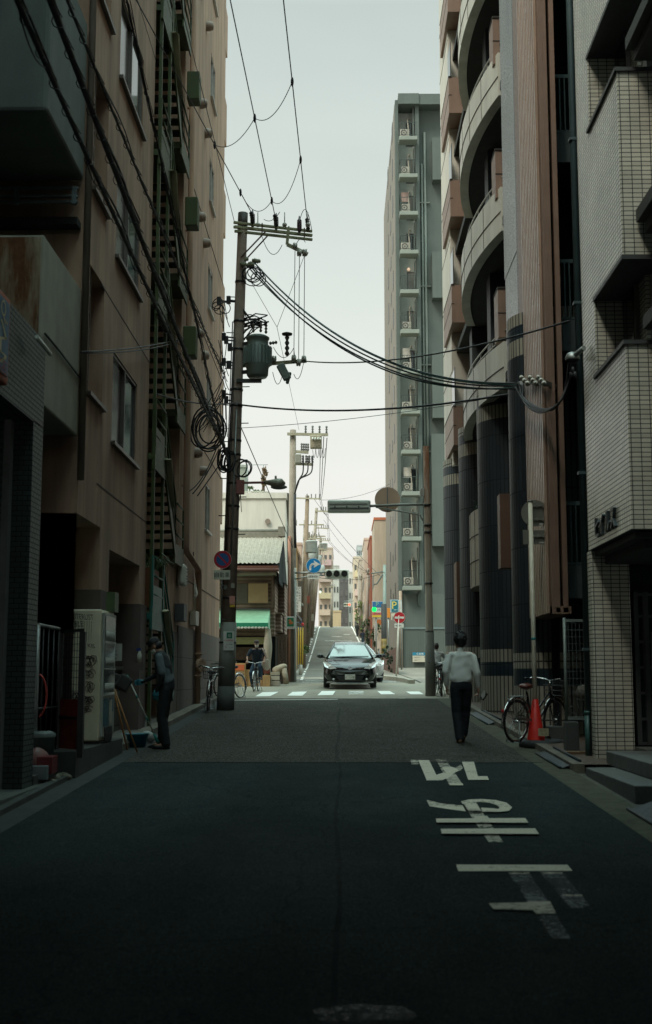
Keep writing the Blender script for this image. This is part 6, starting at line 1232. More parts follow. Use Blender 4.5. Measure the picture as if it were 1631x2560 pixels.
for i, (r0, r1, lab) in enumerate(((1680, 1688, 'pale crate on top of the stack by the shed'), (1690, 1700, 'pale crate in the middle of the stack by the shed'), (1702, 1714, 'pale crate with dark base at the bottom of the stack by the shed'))):
    box_(677, 699, r0, r1, 42.4, P('crate_pale_%d' % i, ((.42, .38, .3), (.5, .46, .38), (.36, .33, .27))[i], .6), 'crate', lab, 'crate', 'stacked crates')
mb = MB(); c = atY(700, 1672, 42.8); mb.ball((c.x, 42.8, c.z), (.26, .2, .17), 16, 10); mb.v = [(x + .03 * sin(11 * z + 3), y, z + .04 * sin(9 * x)) for x, y, z in mb.v]; mb.tube([(c.x + .15, 42.7, c.z), (c.x + .24, 42.6, c.z - .5), (c.x + .2, 42.6, G(42.6) + .1)], [.09, .1, .05], 8); single('canvas_sack', mb, M('sack_beige', (.36, .3, .22), .9, var=.3, scale=8), 'bulging beige sack slumped over the crates by the shed', 'sack')
# ------------------------------------------------------------------ buildings along the far street, distance haze put into paler wall colours
win_m = P('far_window', (.1, .105, .1), .3); frm = P('far_frame', (.3, .29, .26), .5)
def building(label, x0, x1, y0, y1, ztop, col, wins=(), face=None, roofc=None, extra=None, cat='building', name='building'):
    t = thing(name, label, cat, ((x0 + x1) / 2, (y0 + y1) / 2, G(y0))); mm = M('render_' + label[:18].replace(' ', '_'), col, .85, var=.1, scale=.6, bump=.1, bscale=15, streak=.2)
    ob('wall', MB().box(x0, x1, y0, y1, G(y0) - 1.5, ztop), mm, t)
    ob('parapet', MB().box(x0 - .06, x1 + .06, y0 - .06, y1 + .06, ztop, ztop + .25), roofc or mm, t)
    xs = x1 if face == 'L' else x0; sg_ = 1 if face == 'L' else -1
    for yw, zw, w, h in wins:
        f_ = ob('window', MB().box(min(xs, xs + sg_ * .05), max(xs, xs + sg_ * .05), yw, yw + w, zw, zw + h), frm, t); ob('pane', MB().box(min(xs + sg_ * .05, xs + sg_ * .06), max(xs + sg_ * .05, xs + sg_ * .06), yw + .08, yw + w - .08, zw + .08, zw + h - .08), win_m, f_)
    return t
def grid(y0, y1, zb, zt, dz=2.9, n=3, w=1.1, h=1.2): return [(y0 + (y1 - y0) * (i + .3) / n, zb + 1 + dz * k_, w, h) for i in range(n) for k_ in range(int((zt - zb - 1.6) / dz))]
y0 = 53; zt = atY(650, 1246, y0).z
w1 = building('cream white building with a roof garden rising behind the tiled shop roof', -12, -2.42, y0, 60, zt, (.7, .67, .59), [(54.5, zt - 2.6, .9, 1.6), (57, zt - 2.6, .9, 1.6), (54.5, zt - 5.4, .9, 1.6)], 'L')
ob('vent_cap', MB().cyl((atY(670, 1304, y0 - .05).x, y0 - .05, atY(670, 1304, y0).z), (atY(670, 1304, y0).x, y0 - .1, atY(670, 1304, y0).z), .12, n=12), P('vent_rust', (.25, .2, .16), .7), w1)
mb = MB(); xa_, xb_ = atY(604, 1240, y0 + .4).x, atY(665, 1240, y0 + .4).x; zt2 = atY(640, 1224, y0).z
mb.box(xa_, xb_, y0 + .4, y0 + .44, zt2 - .04, zt2); [mb.box(xa_ + i * .11, xa_ + i * .11 + .03, y0 + .4, y0 + .44, zt, zt2) for i in range(11)]; ob('roof_fence', mb, P('fence_white', (.55, .54, .48), .5), w1)
ob('side_gable', MB().poly([(-2.41, y0 + .1, zt + .25), (-2.41, y0 + 2.2, zt + .25), (-2.41, y0 + 6.9, zt - 2.5), (-2.41, y0 + 6.9, zt - 3.2)], (.12, 0, 0)), P('gable_dark', (.14, .12, .1), .7), w1)
def foliage(name, label, c, rad, n, col, trunk=None, cat='plant', leaf=.16, group=None):
    t = thing(name, label, cat, (c[0], c[1], trunk if trunk is not None else c[2] - rad[2]), group=group); mb = MB()
    cl = [(V((rnd.gauss(0, .45) * rad[0], rnd.gauss(0, .45) * rad[1], rnd.gauss(0, .5) * rad[2])), rnd.uniform(.25, .5)) for _ in range(9)]
    for i in range(n):
        k_, r_ = rnd.choice(cl); d = V((rnd.gauss(0, 1), rnd.gauss(0, 1), rnd.gauss(0, 1))).normalized() * rnd.uniform(.3, 1); p = V(c) + k_ + V((d.x * rad[0], d.y * rad[1], d.z * rad[2])) * r_
        a = V((rnd.gauss(0, 1), rnd.gauss(0, 1), rnd.gauss(0, 1))).normalized() * leaf; b = a.cross(V((rnd.gauss(0, 1), rnd.gauss(0, 1), 1))).normalized() * leaf * .5; mb.quad(p - a, p + b, p + a, p - b)
    ob('crown', mb, M('leaf_' + name + '%d' % int(c[1] * 10 + n), col, .6, var=.5, scale=5, bump=0), t, recalc=False)
    if trunk is not None: ob('trunk', MB().tube([(c[0], c[1], trunk), (c[0], c[1], c[2])], [.09, .05], 8), P('bark', (.09, .06, .04), .9), t)
    return t
foliage('roof_garden', 'green shrubs behind the white roof fence', (atY(630, 1232, y0 + 1).x, y0 + 1, zt + .35), (.7, .3, .25), 160, (.09, .14, .05), leaf=.09)
c = atY(659, 1200, y0 + .8); foliage('conifer', 'dry brown conifer on the cream building roof', (c.x, y0 + .8, c.z), (.18, .18, .55), 160, (.22, .15, .09), zt, 'tree', .1)
tk = thing('roof_box', 'grey-green stair housing on the roof beside the leaning pole', 'roof housing', (0, 0, 0)); a, b = atY(596, 1240, y0 + 3), atY(613, 1168, y0 + 3); tk.location = (a.x, y0 + 3, zt + .2); ob('housing', MB().box(a.x - .5, b.x, y0 + 3, y0 + 5, zt + .2, b.z), P('housing_grey', (.25, .27, .23), .8), tk); ob('cap', MB().box(a.x - .55, b.x + .05, y0 + 2.95, y0 + 5.05, b.z, b.z + .1), P('housing_cap', (.3, .32, .28), .8), tk)
aer = thing('roof_antenna', 'thin wire antenna frame on the cream building roof', 'antenna', (0, 0, 0)); a, b = atY(619, 1162, y0 + 2), atY(659, 1162, y0 + 2); aer.location = (a.x, y0 + 2, zt); ob('mast', MB().tube([(a.x, y0 + 2, zt), a], .02, 5).tube([(b.x, y0 + 2, zt), b], .02, 5), steel, aer); ob('wire', MB().tube([a + V((-.6, 0, 0)), b + V((.2, 0, 0))], .015, 5), steel, aer)
zl_ = lambda px, r_, y_: atY(px, r_, y_).z
rows = [('grey-brown narrow house beside the second pole', -9, -2.6, 60.2, 70, zl_(730, 1252, 60), (.42, .35, .28), 'L'), ('ochre yellow house behind the brown pole', -9, -3.0, 72, 84, zl_(750, 1335, 72), (.5, .3, .12), 'L'), ('brown timber house under the grey transformer can', -10, -3.35, 85, 97, zl_(760, 1360, 85), (.3, .22, .16), 'L'),
        ('salmon shop house half way up the slope', -10, -3.7, 98, 111, zl_(760, 1375, 98), (.5, .36, .28), 'L'), ('tan house with small windows further up the slope', -11, -3.95, 112, 127, zl_(775, 1382, 112), (.5, .4, .3), 'L'), ('pinkish block near the crest on the shop side', -12, -4.15, 128, 146, zl_(785, 1362, 128), (.55, .4, .33), 'L'), ('pale yellow house right before the crest', -12, -4.3, 148, 168, zl_(795, 1395, 148), (.58, .45, .28), 'L'),
        ('cream building with orange roof edge behind the tower', 3.1, 12, 114, 123, zl_(950, 1300, 114), (.52, .43, .33), 'R'), ('narrow red brick building beside the tower', 2.95, 12, 124, 136, zl_(930, 1345, 124), (.36, .12, .07), 'R'), ('cream plastered building past the red brick one', 2.6, 12, 137, 150, zl_(918, 1350, 137), (.62, .5, .4), 'R'), ('pale house at the crest on the parking side', 2.25, 12, 151, 168, zl_(905, 1400, 151), (.6, .52, .44), 'R')]
for lab, xa_, xb_, ya_, yb_, ztop, col, f_ in rows:
    g_ = grid(ya_ + .5, yb_ - .5, G(ya_) + 2.5, ztop, 2.9, 3)[:9]
    b_ = building(lab, xa_, xb_, ya_, yb_, ztop, col, g_, f_, P('orange_edge', (.55, .17, .08), .6) if 'orange' in lab else None)
    xs = xb_ if f_ == 'L' else xa_; sg_ = 1 if f_ == 'L' else -1
    if f_ == 'L':
        for k_ in range(3):
            yy = ya_ + (yb_ - ya_) * (k_ + .4) / 3; zz = G(ya_) + rnd.choice((2.6, 4.2, 5.5)); 
            mb = MB(); mb.box(xs + .002, xs + .55, yy, yy + 1.8, zz, zz + .12) if k_ % 2 else mb.box(xs + .002, xs + .4, yy, yy + .7, zz, zz + .5); ob('awning' if k_ % 2 else 'air_conditioner', mb, P('clutter_%d' % int(yy), rnd.choice(((.4, .36, .3), (.12, .1, .08), (.3, .33, .3), (.2, .25, .3))), .7), b_)
        mb = MB(); mb.box(xs - 2.4, xs + .35, ya_ - .3, yb_ + .2, G(ya_) + 3.0, G(ya_) + 3.15); ob('eaves', mb, P('eaves_%d' % int(ya_), (.12, .1, .09), .8), b_)
    else:
        ob('ground_floor', MB().box(xs - .06, xs - .002, ya_ + .4, yb_ - .4, G(ya_) - .5, G(ya_) + 2.6), P('shopfront_%d' % int(ya_), (.12, .07, .055), .6), b_)
for lab, p0, p1, r_, ya_, yb_, col in (('tall pinkish apartment house beyond the crest', 797, 832, 1372, 215, 235, (.54, .44, .36)), ('dark grey slab building closing the street beyond the crest', 836, 873, 1430, 262, 280, (.12, .115, .11)), ('pale office block beyond the crest beside the dark slab', 872, 893, 1432, 245, 260, (.66, .63, .56)), ('slim pale grey tower far beyond the crest', 893, 905.5, 1365, 300, 312, (.52, .56, .55)), ('pale grey house with a flat roof behind the signal', 826, 848, 1416, 240, 255, (.6, .6, .55)), ('cream house stack on the parking side past the crest', 884, 914, 1395, 190, 205, (.66, .56, .44)), ('small beige house with a gable just past the crest', 826, 853, 1530, 196, 204, (.52, .42, .27))):
    a, b = atY(p0, r_, ya_), atY(p1, r_, ya_); t = building(lab, a.x, b.x, ya_, yb_, a.z, col)
    nr = 5 if p1 - p0 < 40 else 7
    if 'pinkish' in lab or 'cream' in lab:
        for j in range(9): ob('balcony', MB().box(a.x + .2, b.x - .2, ya_ - 1.1, ya_ - .01, a.z - 3.0 - 2.9 * j, a.z - 2.0 - 2.9 * j), P('far_balcony_%s_%d' % (lab[:3].strip(), j), [c_ * rnd.uniform(.75, 1.1) for c_ in col], .8), t)
    if 'small' in lab: continue
    for i in range(3):
        for j in range(nr):
            zz = a.z - 2.2 - 2.9 * j; xx = a.x + (b.x - a.x) * (i + .25) / 3; ob('window', MB().box(xx, xx + (b.x - a.x) * .17, ya_ - .06, ya_ - .002, zz, zz + 1.1), win_m if 'dark' not in lab else P('slab_window', (.15, .14, .135), .4), t)
# far signal with a lit red lamp, street greenery, parking signs
fs = thing('traffic_light', 'small far traffic light with its red lamp lit beyond the crest', 'traffic light'); y_ = 190; a, b = atY(860, 1516, y_), atY(877, 1507, y_); fs.location = (b.x + 1.5, y_, G(y_)); hd = ob('signal_head', MB().box(a.x, b.x, y_, y_ + .2, a.z, b.z), sig_grey, fs); ob('pole', MB().cyl((b.x + 1.5, y_ + .1, 6), (b.x + 1.5, y_ + .1, b.z + .8), .1, n=8).tube([(b.x + 1.5, y_ + .1, b.z + .3), (a.x, y_ + .1, b.z + .25)], .05, 6), steel, fs)
for i, m_ in enumerate((P('lens_off', (.05, .08, .06), .3), P('lens_amber', (.2, .12, .03), .3), Mlamp('lens_red', (1, .12, .05), 1.4))): ob('lens', MB().disc((a.x + .18 + .34 * i, y_ - .02, (a.z + b.z) / 2), .17, n=16), m_, hd)
c = atY(801, 1480, 140); sl = single('shop_lamp', MB().ball(c, .14, 8, 6), Mlamp('lamp_green_white', (.8, 1, .7), 1.2), 'tiny bright shop lamp under the poles up the far street', 'lamp')
foliage('street_tree', 'light green small tree near the crest on the parking side', (2.5, 150, atY(897, 1530, 150).z), (.7, .7, 1.5), 240, (.16, .24, .07), G(150), 'tree', .2)
foliage('shrub', 'dark shrub below the red brick building', (2.75, 126, atY(917, 1580, 126).z), (.6, .6, 1.1), 200, (.05, .085, .035), leaf=.16)
foliage('shrub', 'bushy green shrub beside the white upright sign', (2.9, 104, atY(930, 1585, 104).z), (.5, .6, 1.0), 200, (.06, .1, .04), leaf=.15)
foliage('shrub', 'round dark shrub at the foot of the green steel pole', (atY(973, 1630, 72).x, 72, atY(973, 1632, 72).z), (.33, .3, .5), 200, (.035, .06, .03), leaf=.09)
foliage('shrub', 'small dark potted shrub nearest the no entry sign', (atY(981, 1655, 66).x, 66, atY(981, 1650, 66).z), (.25, .25, .4), 160, (.035, .055, .03), leaf=.08)
foliage('shrub', 'weedy green clump at the foot of the brown pole', (-2.6, 86, atY(768, 1625, 86).z), (.3, .4, .4), 150, (.1, .16, .05), leaf=.09)
foliage('shrub', 'tall green hedge by the salmon house', (-3.2, 112, atY(776, 1560, 112).z), (.3, .6, 1.2), 160, (.14, .2, .07), leaf=.14)
def sign_board(name, label, cat, y, px0, px1, r0, r1, mat, foot=None):
    t = thing(name, label, cat); a, b = atY(px0, r1, y), atY(px1, r0, y); t.location = ((a.x + b.x) / 2, y, G(y)); ob('board', MB().box(a.x, b.x, y, y + .1, a.z, b.z), mat, t)
    if foot: xm = atY(foot, 1600, y).x; ob('post', MB().cyl((xm, y + .12, G(y)), (xm, y + .12, b.z), .05, n=8), steel, t)
    return t, a, b
p1, a, b = sign_board('parking_sign', 'white-edged blue parking sign with green disc and red and yellow strips on a post', 'sign', 84, 930.5, 957, 1503, 1544, P('board_white', (.55, .57, .53), .5), 941)
y_ = 83.98; f = lambda px0, px1, r0, r1, yy: (lambda p, q: MB().box(p.x, q.x, yy - .01, yy, p.z, q.z))(atY(px0, r1, yy), atY(px1, r0, yy))
ob('blue_panel', f(931.5, 957, 1504, 1518, y_), P('park_blue', (.02, .13, .3), .5), p1); mb = MB(); text(mb, 'P', atY(944, 1510.5, y_ - .02), .3); ob('lettering', mb, P('park_green_letter', (.2, .4, .28), .5), p1)
ob('green_lamp', MB().disc(atY(936, 1523.5, y_ - .01), .16, n=20), Mlamp('lamp_green', (.0, 1, .15), 1.0), p1); mb = MB(); text(mb, '空', atY(936, 1523.5, y_ - .03), .14); ob('lettering', mb, P('letter_dark_green', (.0, .2, .05), .5), p1)
ob('red_panel', f(931, 957, 1531, 1537.5, y_), P('park_red', (.5, .12, .07), .5), p1); ob('yellow_panel', f(931, 957, 1538, 1543, y_), P('park_yellow', (.6, .42, .05), .5), p1); mb = MB(); text(mb, '24h', atY(948, 1524, y_ - .02), .13); text(mb, '最大料金', atY(944, 1534, y_ - .02), .1); ob('lettering', mb, P('letter_navy', (.02, .08, .15), .5), p1)
p2, a, b = sign_board('parking_sign', 'teal parking sign with yellow letter P hanging at the corner of the tower', 'sign', 80, 976.5, 997.5, 1499, 1531, P('board_pale_blue', (.35, .5, .55), .5), 1004)
y_ = 79.98; ob('teal_panel', f(979.5, 995, 1501, 1529, y_), P('park_teal', (.0, .13, .17), .5), p2); mb = MB(); text(mb, 'P', atY(986.5, 1513, y_ - .02), .48, w=.3); ob('lettering', mb, P('letter_yellow', (.7, .55, .12), .5), p2); mb = MB(); text(mb, '300m', atY(989, 1524.5, y_ - .02), .07); ob('lettering', mb, sign_white, p2)
ob('fee_panel', f(978.5, 990, 1533, 1550, 80), P('fee_white', (.5, .48, .38), .5), p2); ob('fee_band', f(982, 984, 1541, 1549, 79.97), ink, p2)
sign_board('orange_board', 'plain orange board behind the parking signs', 'sign', 88 - 1, 968.5, 976, 1520, 1544, P('board_orange', (.6, .22, .03), .5), 972)
sign_board('upright_sign', 'white upright sign with small print beside the bushy shrub', 'sign', 100, 936.5, 944, 1560, 1602, P('board_offwhite', (.55, .52, .46), .5))
sign_board('shop_board', 'small orange shop board under the red brick building', 'sign', 110, 943, 957, 1549, 1562, P('board_burnt_orange', (.5, .15, .04), .5))
sign_board('light_board', 'narrow pale standing board on the far pavement by the parked car', 'sign', 70, 943.5, 950, 1602, 1622, P('board_pinkish', (.5, .4, .33), .5), 947)
mb = MB(); mb.box(2.75, 2.85, 62, 86, G(62), G(86) + .9); mb.box(2.74, 2.86, 72, 72.2, G(72), G(72) + 1.2); single('boundary_wall', mb, M('wall_maroon', (.13, .07, .055), .85, var=.3, scale=3), 'low maroon boundary wall along the far pavement by the parking lot', 'wall')

# more poles, cans and arms crowding the shop side of the far street
for i, (px, y_, rt, cans) in enumerate(((750, 98, 1300, 1), (758, 108, 1330, 0), (766, 128, 1338, 1), (771, 138, 1365, 0), (778, 160, 1372, 1), (781, 168, 1400, 0))):
    x_ = (px - 854) * y_ / 3100; b = V((x_, y_, G(y_))); e = atY(px + 14, rt, y_); lab = ('weathered pole with a grey can behind the brown pole', 'plain tan pole between two wooden houses on the slope', 'tan pole carrying a can beside the pinkish block', 'thin tan pole in front of the pinkish block', 'far pole with a can by the pale yellow house', 'thin pole by the pale yellow house at the crest', 'lone slim pole just beyond the crest in mid road view')[i]
    t = thing('utility_pole', lab, 'utility pole', b); ob('pole', MB().tube([b, e], [.2, .13], 10), poleF, t)
    for k_, dz in enumerate((.4, 1.5)):
        mb = MB(); mb.bar(e + V((-.5 + .3 * k_, -.15, -dz)), e + V((1.5 - .2 * k_, -.15, -dz)), .09, .1); ob('crossarm', mb, armF, t)
        mb = MB(); [insul(mb, e + V((.1 + .4 * j, -.15, -dz + .05)), e + V((.1 + .4 * j, -.15, -dz + .35)), .055, 2) for j in range(3)]; ob('pin_insulator', mb, P('insulator_far_grey', (.2, .2, .18), .4), t)
    if cans: mb = MB(); mb.lathe([(.001, 0), (.36, 0), (.4, .1), (.4, .9), (.3, 1.05), (.001, 1.05)], e + V((.65, -.1, -3.2)), 14); ob('transformer_tank', mb, xfF, t)
    for j in range(3):
        q = e + V((.1 + .45 * j, 0, -.4 - .5 * (j % 2))); cable('far_wire', 'thin wire strung between the poles up the far street', sag(q, q + V((-.1 * (i - 2) - .2, 22, 1.6)), .6, 8), .016, cable_m, 'far street wires')
for i, (px, r0, r1, y_, c) in enumerate(((741, 1475, 1500, 64, (.5, .5, .46)), (748, 1545, 1575, 70, (.1, .14, .3)), (760, 1520, 1548, 92, (.55, .45, .3)), (768, 1490, 1508, 105, (.5, .15, .1)), (778, 1535, 1552, 120, (.6, .58, .5)))):
    a, b = atY(px, r1, y_), atY(px + 7, r0, y_); single('wall_sign', MB().box(a.x, b.x, y_, y_ + .1, a.z, b.z), P('wall_sign_%d' % i, c, .6), ('small white hanging sign above the ochre house', 'small blue hanging sign low beside the brown pole', 'yellowish hanging sign on the timber house', 'little red hanging sign on the salmon house', 'white hanging sign on the tan house')[i], 'sign')
fp = thing('fire_post', 'yellow barred guard post beside the second pole', 'post'); p = atY(752, 1680, 60); p.z = G(60); fp.location = p
mb = MB(); [mb.tube([p + V((d, 0, .5)), p + V((d, 0, 2.3))], .025, 6) for d in (-.1, 0, .1)]; ob('bars', mb, yellow, fp); ob('lamp', MB().ball(p + V((.1, 0, 2.45)), .08, 10, 8), red, fp); ob('stem', MB().cyl(p, p + V((0, 0, .5)), .09, n=10), P('post_grey_pale', (.4, .38, .33), .7), fp)
# ------------------------------------------------------------------ cars
carpaint = Mglass('car_black', (.006, .009, .009), .05, .8); carsilver = P('car_silver', (.5, .52, .51), .25, .3)
windscreen, nt_, b_, N_, L_ = _nt('windscreen'); b_.inputs['Base Color'].default_value = (.26, .28, .265, 1); b_.inputs['Metallic'].default_value = .7; L_(_remap(nt_, _noise(nt_, 1.2), .3, .7, .06, .16), b_.inputs['Roughness'])
roofsheen, nt_, b_, N_, L_ = _nt('roof_sheen'); b_.inputs['Base Color'].default_value = (.4, .43, .42, 1); b_.inputs['Metallic'].default_value = .7; L_(_remap(nt_, _noise(nt_, 1.2), .3, .7, .15, .3), b_.inputs['Roughness'])
lampglass = P('headlamp_glass', (.85, .86, .84), .2, .2)
def car(label, loc, paint, plate_txt):
    t = thing('parked_car' if paint is carsilver else 'car', label, 'car', loc)
    def prof(w, b, h, hc): return [(0, b), (w * .7, b), (w * .93, b + .07), (w, b + .24), (w * 1.0, h - .2), (w * .985, h - .09), (w * .9, h - .015), (w * .62, hc - .006), (w * .3, hc), (0, hc)]
    st_ = [(0.0, .60, .24, .58, .60), (.03, .70, .22, .66, .67), (.12, .795, .2, .72, .735), (.3, .845, .19, .79, .82), (.6, .872, .19, .88, .9), (.95, .88, .19, .95, .97), (1.3, .88, .19, .985, 1.0), (2.2, .885, .19, 1.0, 1.0), (3.4, .885, .19, 1.02, 1.02), (4.2, .86, .22, 1.02, 1.04), (4.5, .8, .3, .98, 1.0), (4.58, .72, .4, .85, .88)]
    mb = MB(); vs = []; k_ = 10; full = 2 * k_ - 2
    for y, w_, b, h, hc in st_:
        p = prof(w_, b, h, hc); nose = .16 if y < .35 else 0
        loop = p + [(-x, z) for x, z in p[-2:0:-1]]
        vs += [(x, y + (nose + (.0 if y > .2 else .04)) * (abs(x) / .85) ** 2 * (1 if y < .1 else .5), z) for x, z in loop]
    for i in range(len(st_) - 1): mb_f = None
    fs = [(i * full + j, i * full + (j + 1) % full, (i + 1) * full + (j + 1) % full, (i + 1) * full + j) for i in range(len(st_) - 1) for j in range(full)]
    fs += [tuple(range(full))[::-1], tuple((len(st_) - 1) * full + j for j in range(full))]
    mb.add(vs, fs, 0, True); body = ob('body', mb, paint, t, world=False)
    m_ = body.modifiers.new('soft', 'SUBSURF'); m_.levels = m_.render_levels = 2
    # greenhouse: windscreen, side glass, roof
    def arc(y, z, w_, bow, zb, n=10): return [V((w_ * (2 * i / n - 1), y + bow * (2 * i / n - 1) ** 2, z - zb * (2 * i / n - 1) ** 2)) for i in range(n + 1)]
    A, Bt = arc(1.02, 1.0, .73, .22, .03), arc(1.78, 1.40, .53, .1, .02); Rm, Rr = arc(2.3, 1.5, .53, .02, .03), arc(3.7, 1.46, .52, 0, .03); Rb = arc(4.35, 1.03, .68, -.08, .02)
    def loft(rows, sub=1): 
        mb = MB(); n = len(rows[0]); mb.add([p for r in rows for p in r], [(i * n + j, i * n + j + 1, (i + 1) * n + j + 1, (i + 1) * n + j) for i in range(len(rows) - 1) for j in range(n - 1)], 0, True); return mb
    mid_ = [a.lerp(b, .5) + V((0, 0, .03)) for a, b in zip(A, Bt)]
    ob('windscreen', loft([A, mid_, Bt]), windscreen, t, world=False)
    ob('roof', loft([[p + V((0, 0, .004)) for p in Bt], [p.lerp(q, .4) + V((0, 0, .02)) for p, q in zip(Bt, Rm)], Rm, Rr]), roofsheen if paint is carpaint else paint, t, world=False); ob('rear_window', loft([Rr, Rb]), glass, t, world=False)
    mb = MB()
    for i in (0, -1): mb.add([A[i], Bt[i], Rm[i], Rr[i], Rb[i]], [(0, 1, 2, 3, 4)])
    ob('side_window', mb, glass, t, world=False)
    mb = MB()
    for i, s in ((0, -1), (-1, 1)): mb.tube([A[i] + V((s * .03, .0, -.02)), mid_[i] + V((s * .01, 0, 0)), Bt[i], Rm[i], Rr[i], Rb[i]], .035, 8)
    ob('pillar', mb, paint, t, world=False)
    mb = MB(); mb.tube([V((-.66, 1.1, 1.0)), V((-.1, .96, 1.015)), V((.1, 1.0, 1.02)), V((.62, 1.1, 1.02))], .016, 5); ob('wiper', mb, black, t, world=False)
    for s in (-1, 1):
        o = ob('headlight', MB().add([(s * .44, .052, .655), (s * .62, .10, .63), (s * .795, .3, .7), (s * .83, .52, .83), (s * .78, .40, .845), (s * .62, .16, .755)], [(0, 1, 2, 3, 4, 5)]).add([(s * .44, .012, .66), (s * .62, .06, .63), (s * .82, .25, .7), (s * .87, .5, .85), (s * .80, .34, .87), (s * .62, .10, .78)], [(0, 1, 2, 3, 4, 5)]), lampglass, t, world=False)
        ob('lens', MB().ball((s * .66, .12, .70), (.05, .03, .045), 12, 8), P('bulb_white', (.85, .85, .82), .2), o, world=False)
        mr = ob('mirror', MB().ball((s * .985, 1.28, 1.03), (.115, .06, .075), 14, 8).bar((s * .82, 1.3, .98), (s * .95, 1.3, 1.0), .05), paint if paint is carpaint else black, t, world=False)
        ob('fog_lamp', MB().ball((s * .53, .05, .31), (.035, .03, .035), 10, 6), lampglass, t, world=False); ob('chrome_trim', MB().bar((s * .44, .012, .205), (s * .74, .12, .225), .05, .025), P('trim_bright', (.65, .66, .64), .2, .6), t, world=False)
        for yw in (.82, 3.6):
            wq = V((1, 0, 0)).to_track_quat('Z', 'Y').to_matrix(); w_ = ob('wheel', MB().lathe([(.2, -.1), (.29, -.1), (.315, -.07), (.315, .07), (.29, .1), (.2, .1)], (s * .765, yw, .315), 28, axis=wq), rubber, t, world=False); ob('rim', MB().lathe([(.001, -.06), (.06, -.07), (.2, -.05), (.2, .05), (.06, .07), (.001, .06)], (s * .765, yw, .315), 20, axis=wq), steel, w_, world=False)
    ob('grille', MB().add([(-.5, .02, .6), (.5, .02, .6), (.33, -.006, .555), (0, -.022, .545), (-.33, -.006, .555)], [(0, 1, 2, 3, 4)]).add([(-.45, .018, .655), (-.12, .0, .64), (-.12, .0, .62), (-.45, .018, .61)], [(0, 1, 2, 3)]).add([(.45, .018, .655), (.12, .0, .64), (.12, .0, .62), (.45, .018, .61)], [(0, 1, 2, 3)]), black, t, world=False)
    ob('lower_intake', MB().poly([(-.46, -.004, .42), (.46, -.004, .42), (.36, -.004, .26), (-.36, -.004, .26)], (0, .1, 0)), black, t, world=False); ob('bumper_lip', MB().tube([V((-.76, .12, .2)), V((-.4, .0, .19)), V((.4, .0, .19)), V((.76, .12, .2))], [(.02, .03)] * 4, 8), P('lip_grey', (.13, .14, .14), .3), t, world=False)
    em = ob('emblem', MB().disc((0, -.03, .66), .062, n=24, r2=.046).disc((0, -.031, .66), .03, n=20, r2=.02).disc((0, -.029, .66), .045, n=20), [P('emblem_silver', (.55, .62, .66), .2, .6)], t, world=False)
    pl_ = ob('number_plate', MB().box(-.165, .165, -.03, -.015, .30, .465), P('plate_white', (.68, .68, .62), .4), t, world=False, bevel=.006)
    mb = MB(); text(mb, plate_txt, (.07, -.034, .36), .085, w=.15); text(mb, '大阪 300', (0, -.034, .435), .03, w=.15); text(mb, 'あ', (-.13, -.034, .36), .03); ob('lettering', mb, P('plate_green', (.03, .07, .06), .5), pl_, world=False)
    return t
c = atG(823, 1724); xcar = (823 + 3 - 854) * 40 / 3100; xcar = ((760 + 887) / 2 * 1.0633 - 854) * 40 / 3100
k1 = car('black hatchback facing the crosswalk with pale windscreen reflections', (xcar, 40.0, G(40.4) + .005), carpaint, '・・97'); k1.rotation_euler = (atan2(G(44) - G(40), 4), 0, 0)
k2 = car('silver car waiting half hidden behind the black hatchback', (.80, 45.55, G(45.9) + .005), carsilver, '・・12'); k2.rotation_euler = (atan2(G(50) - G(46), 4), 0, R(9)); k2.scale = (1, 1, .94)
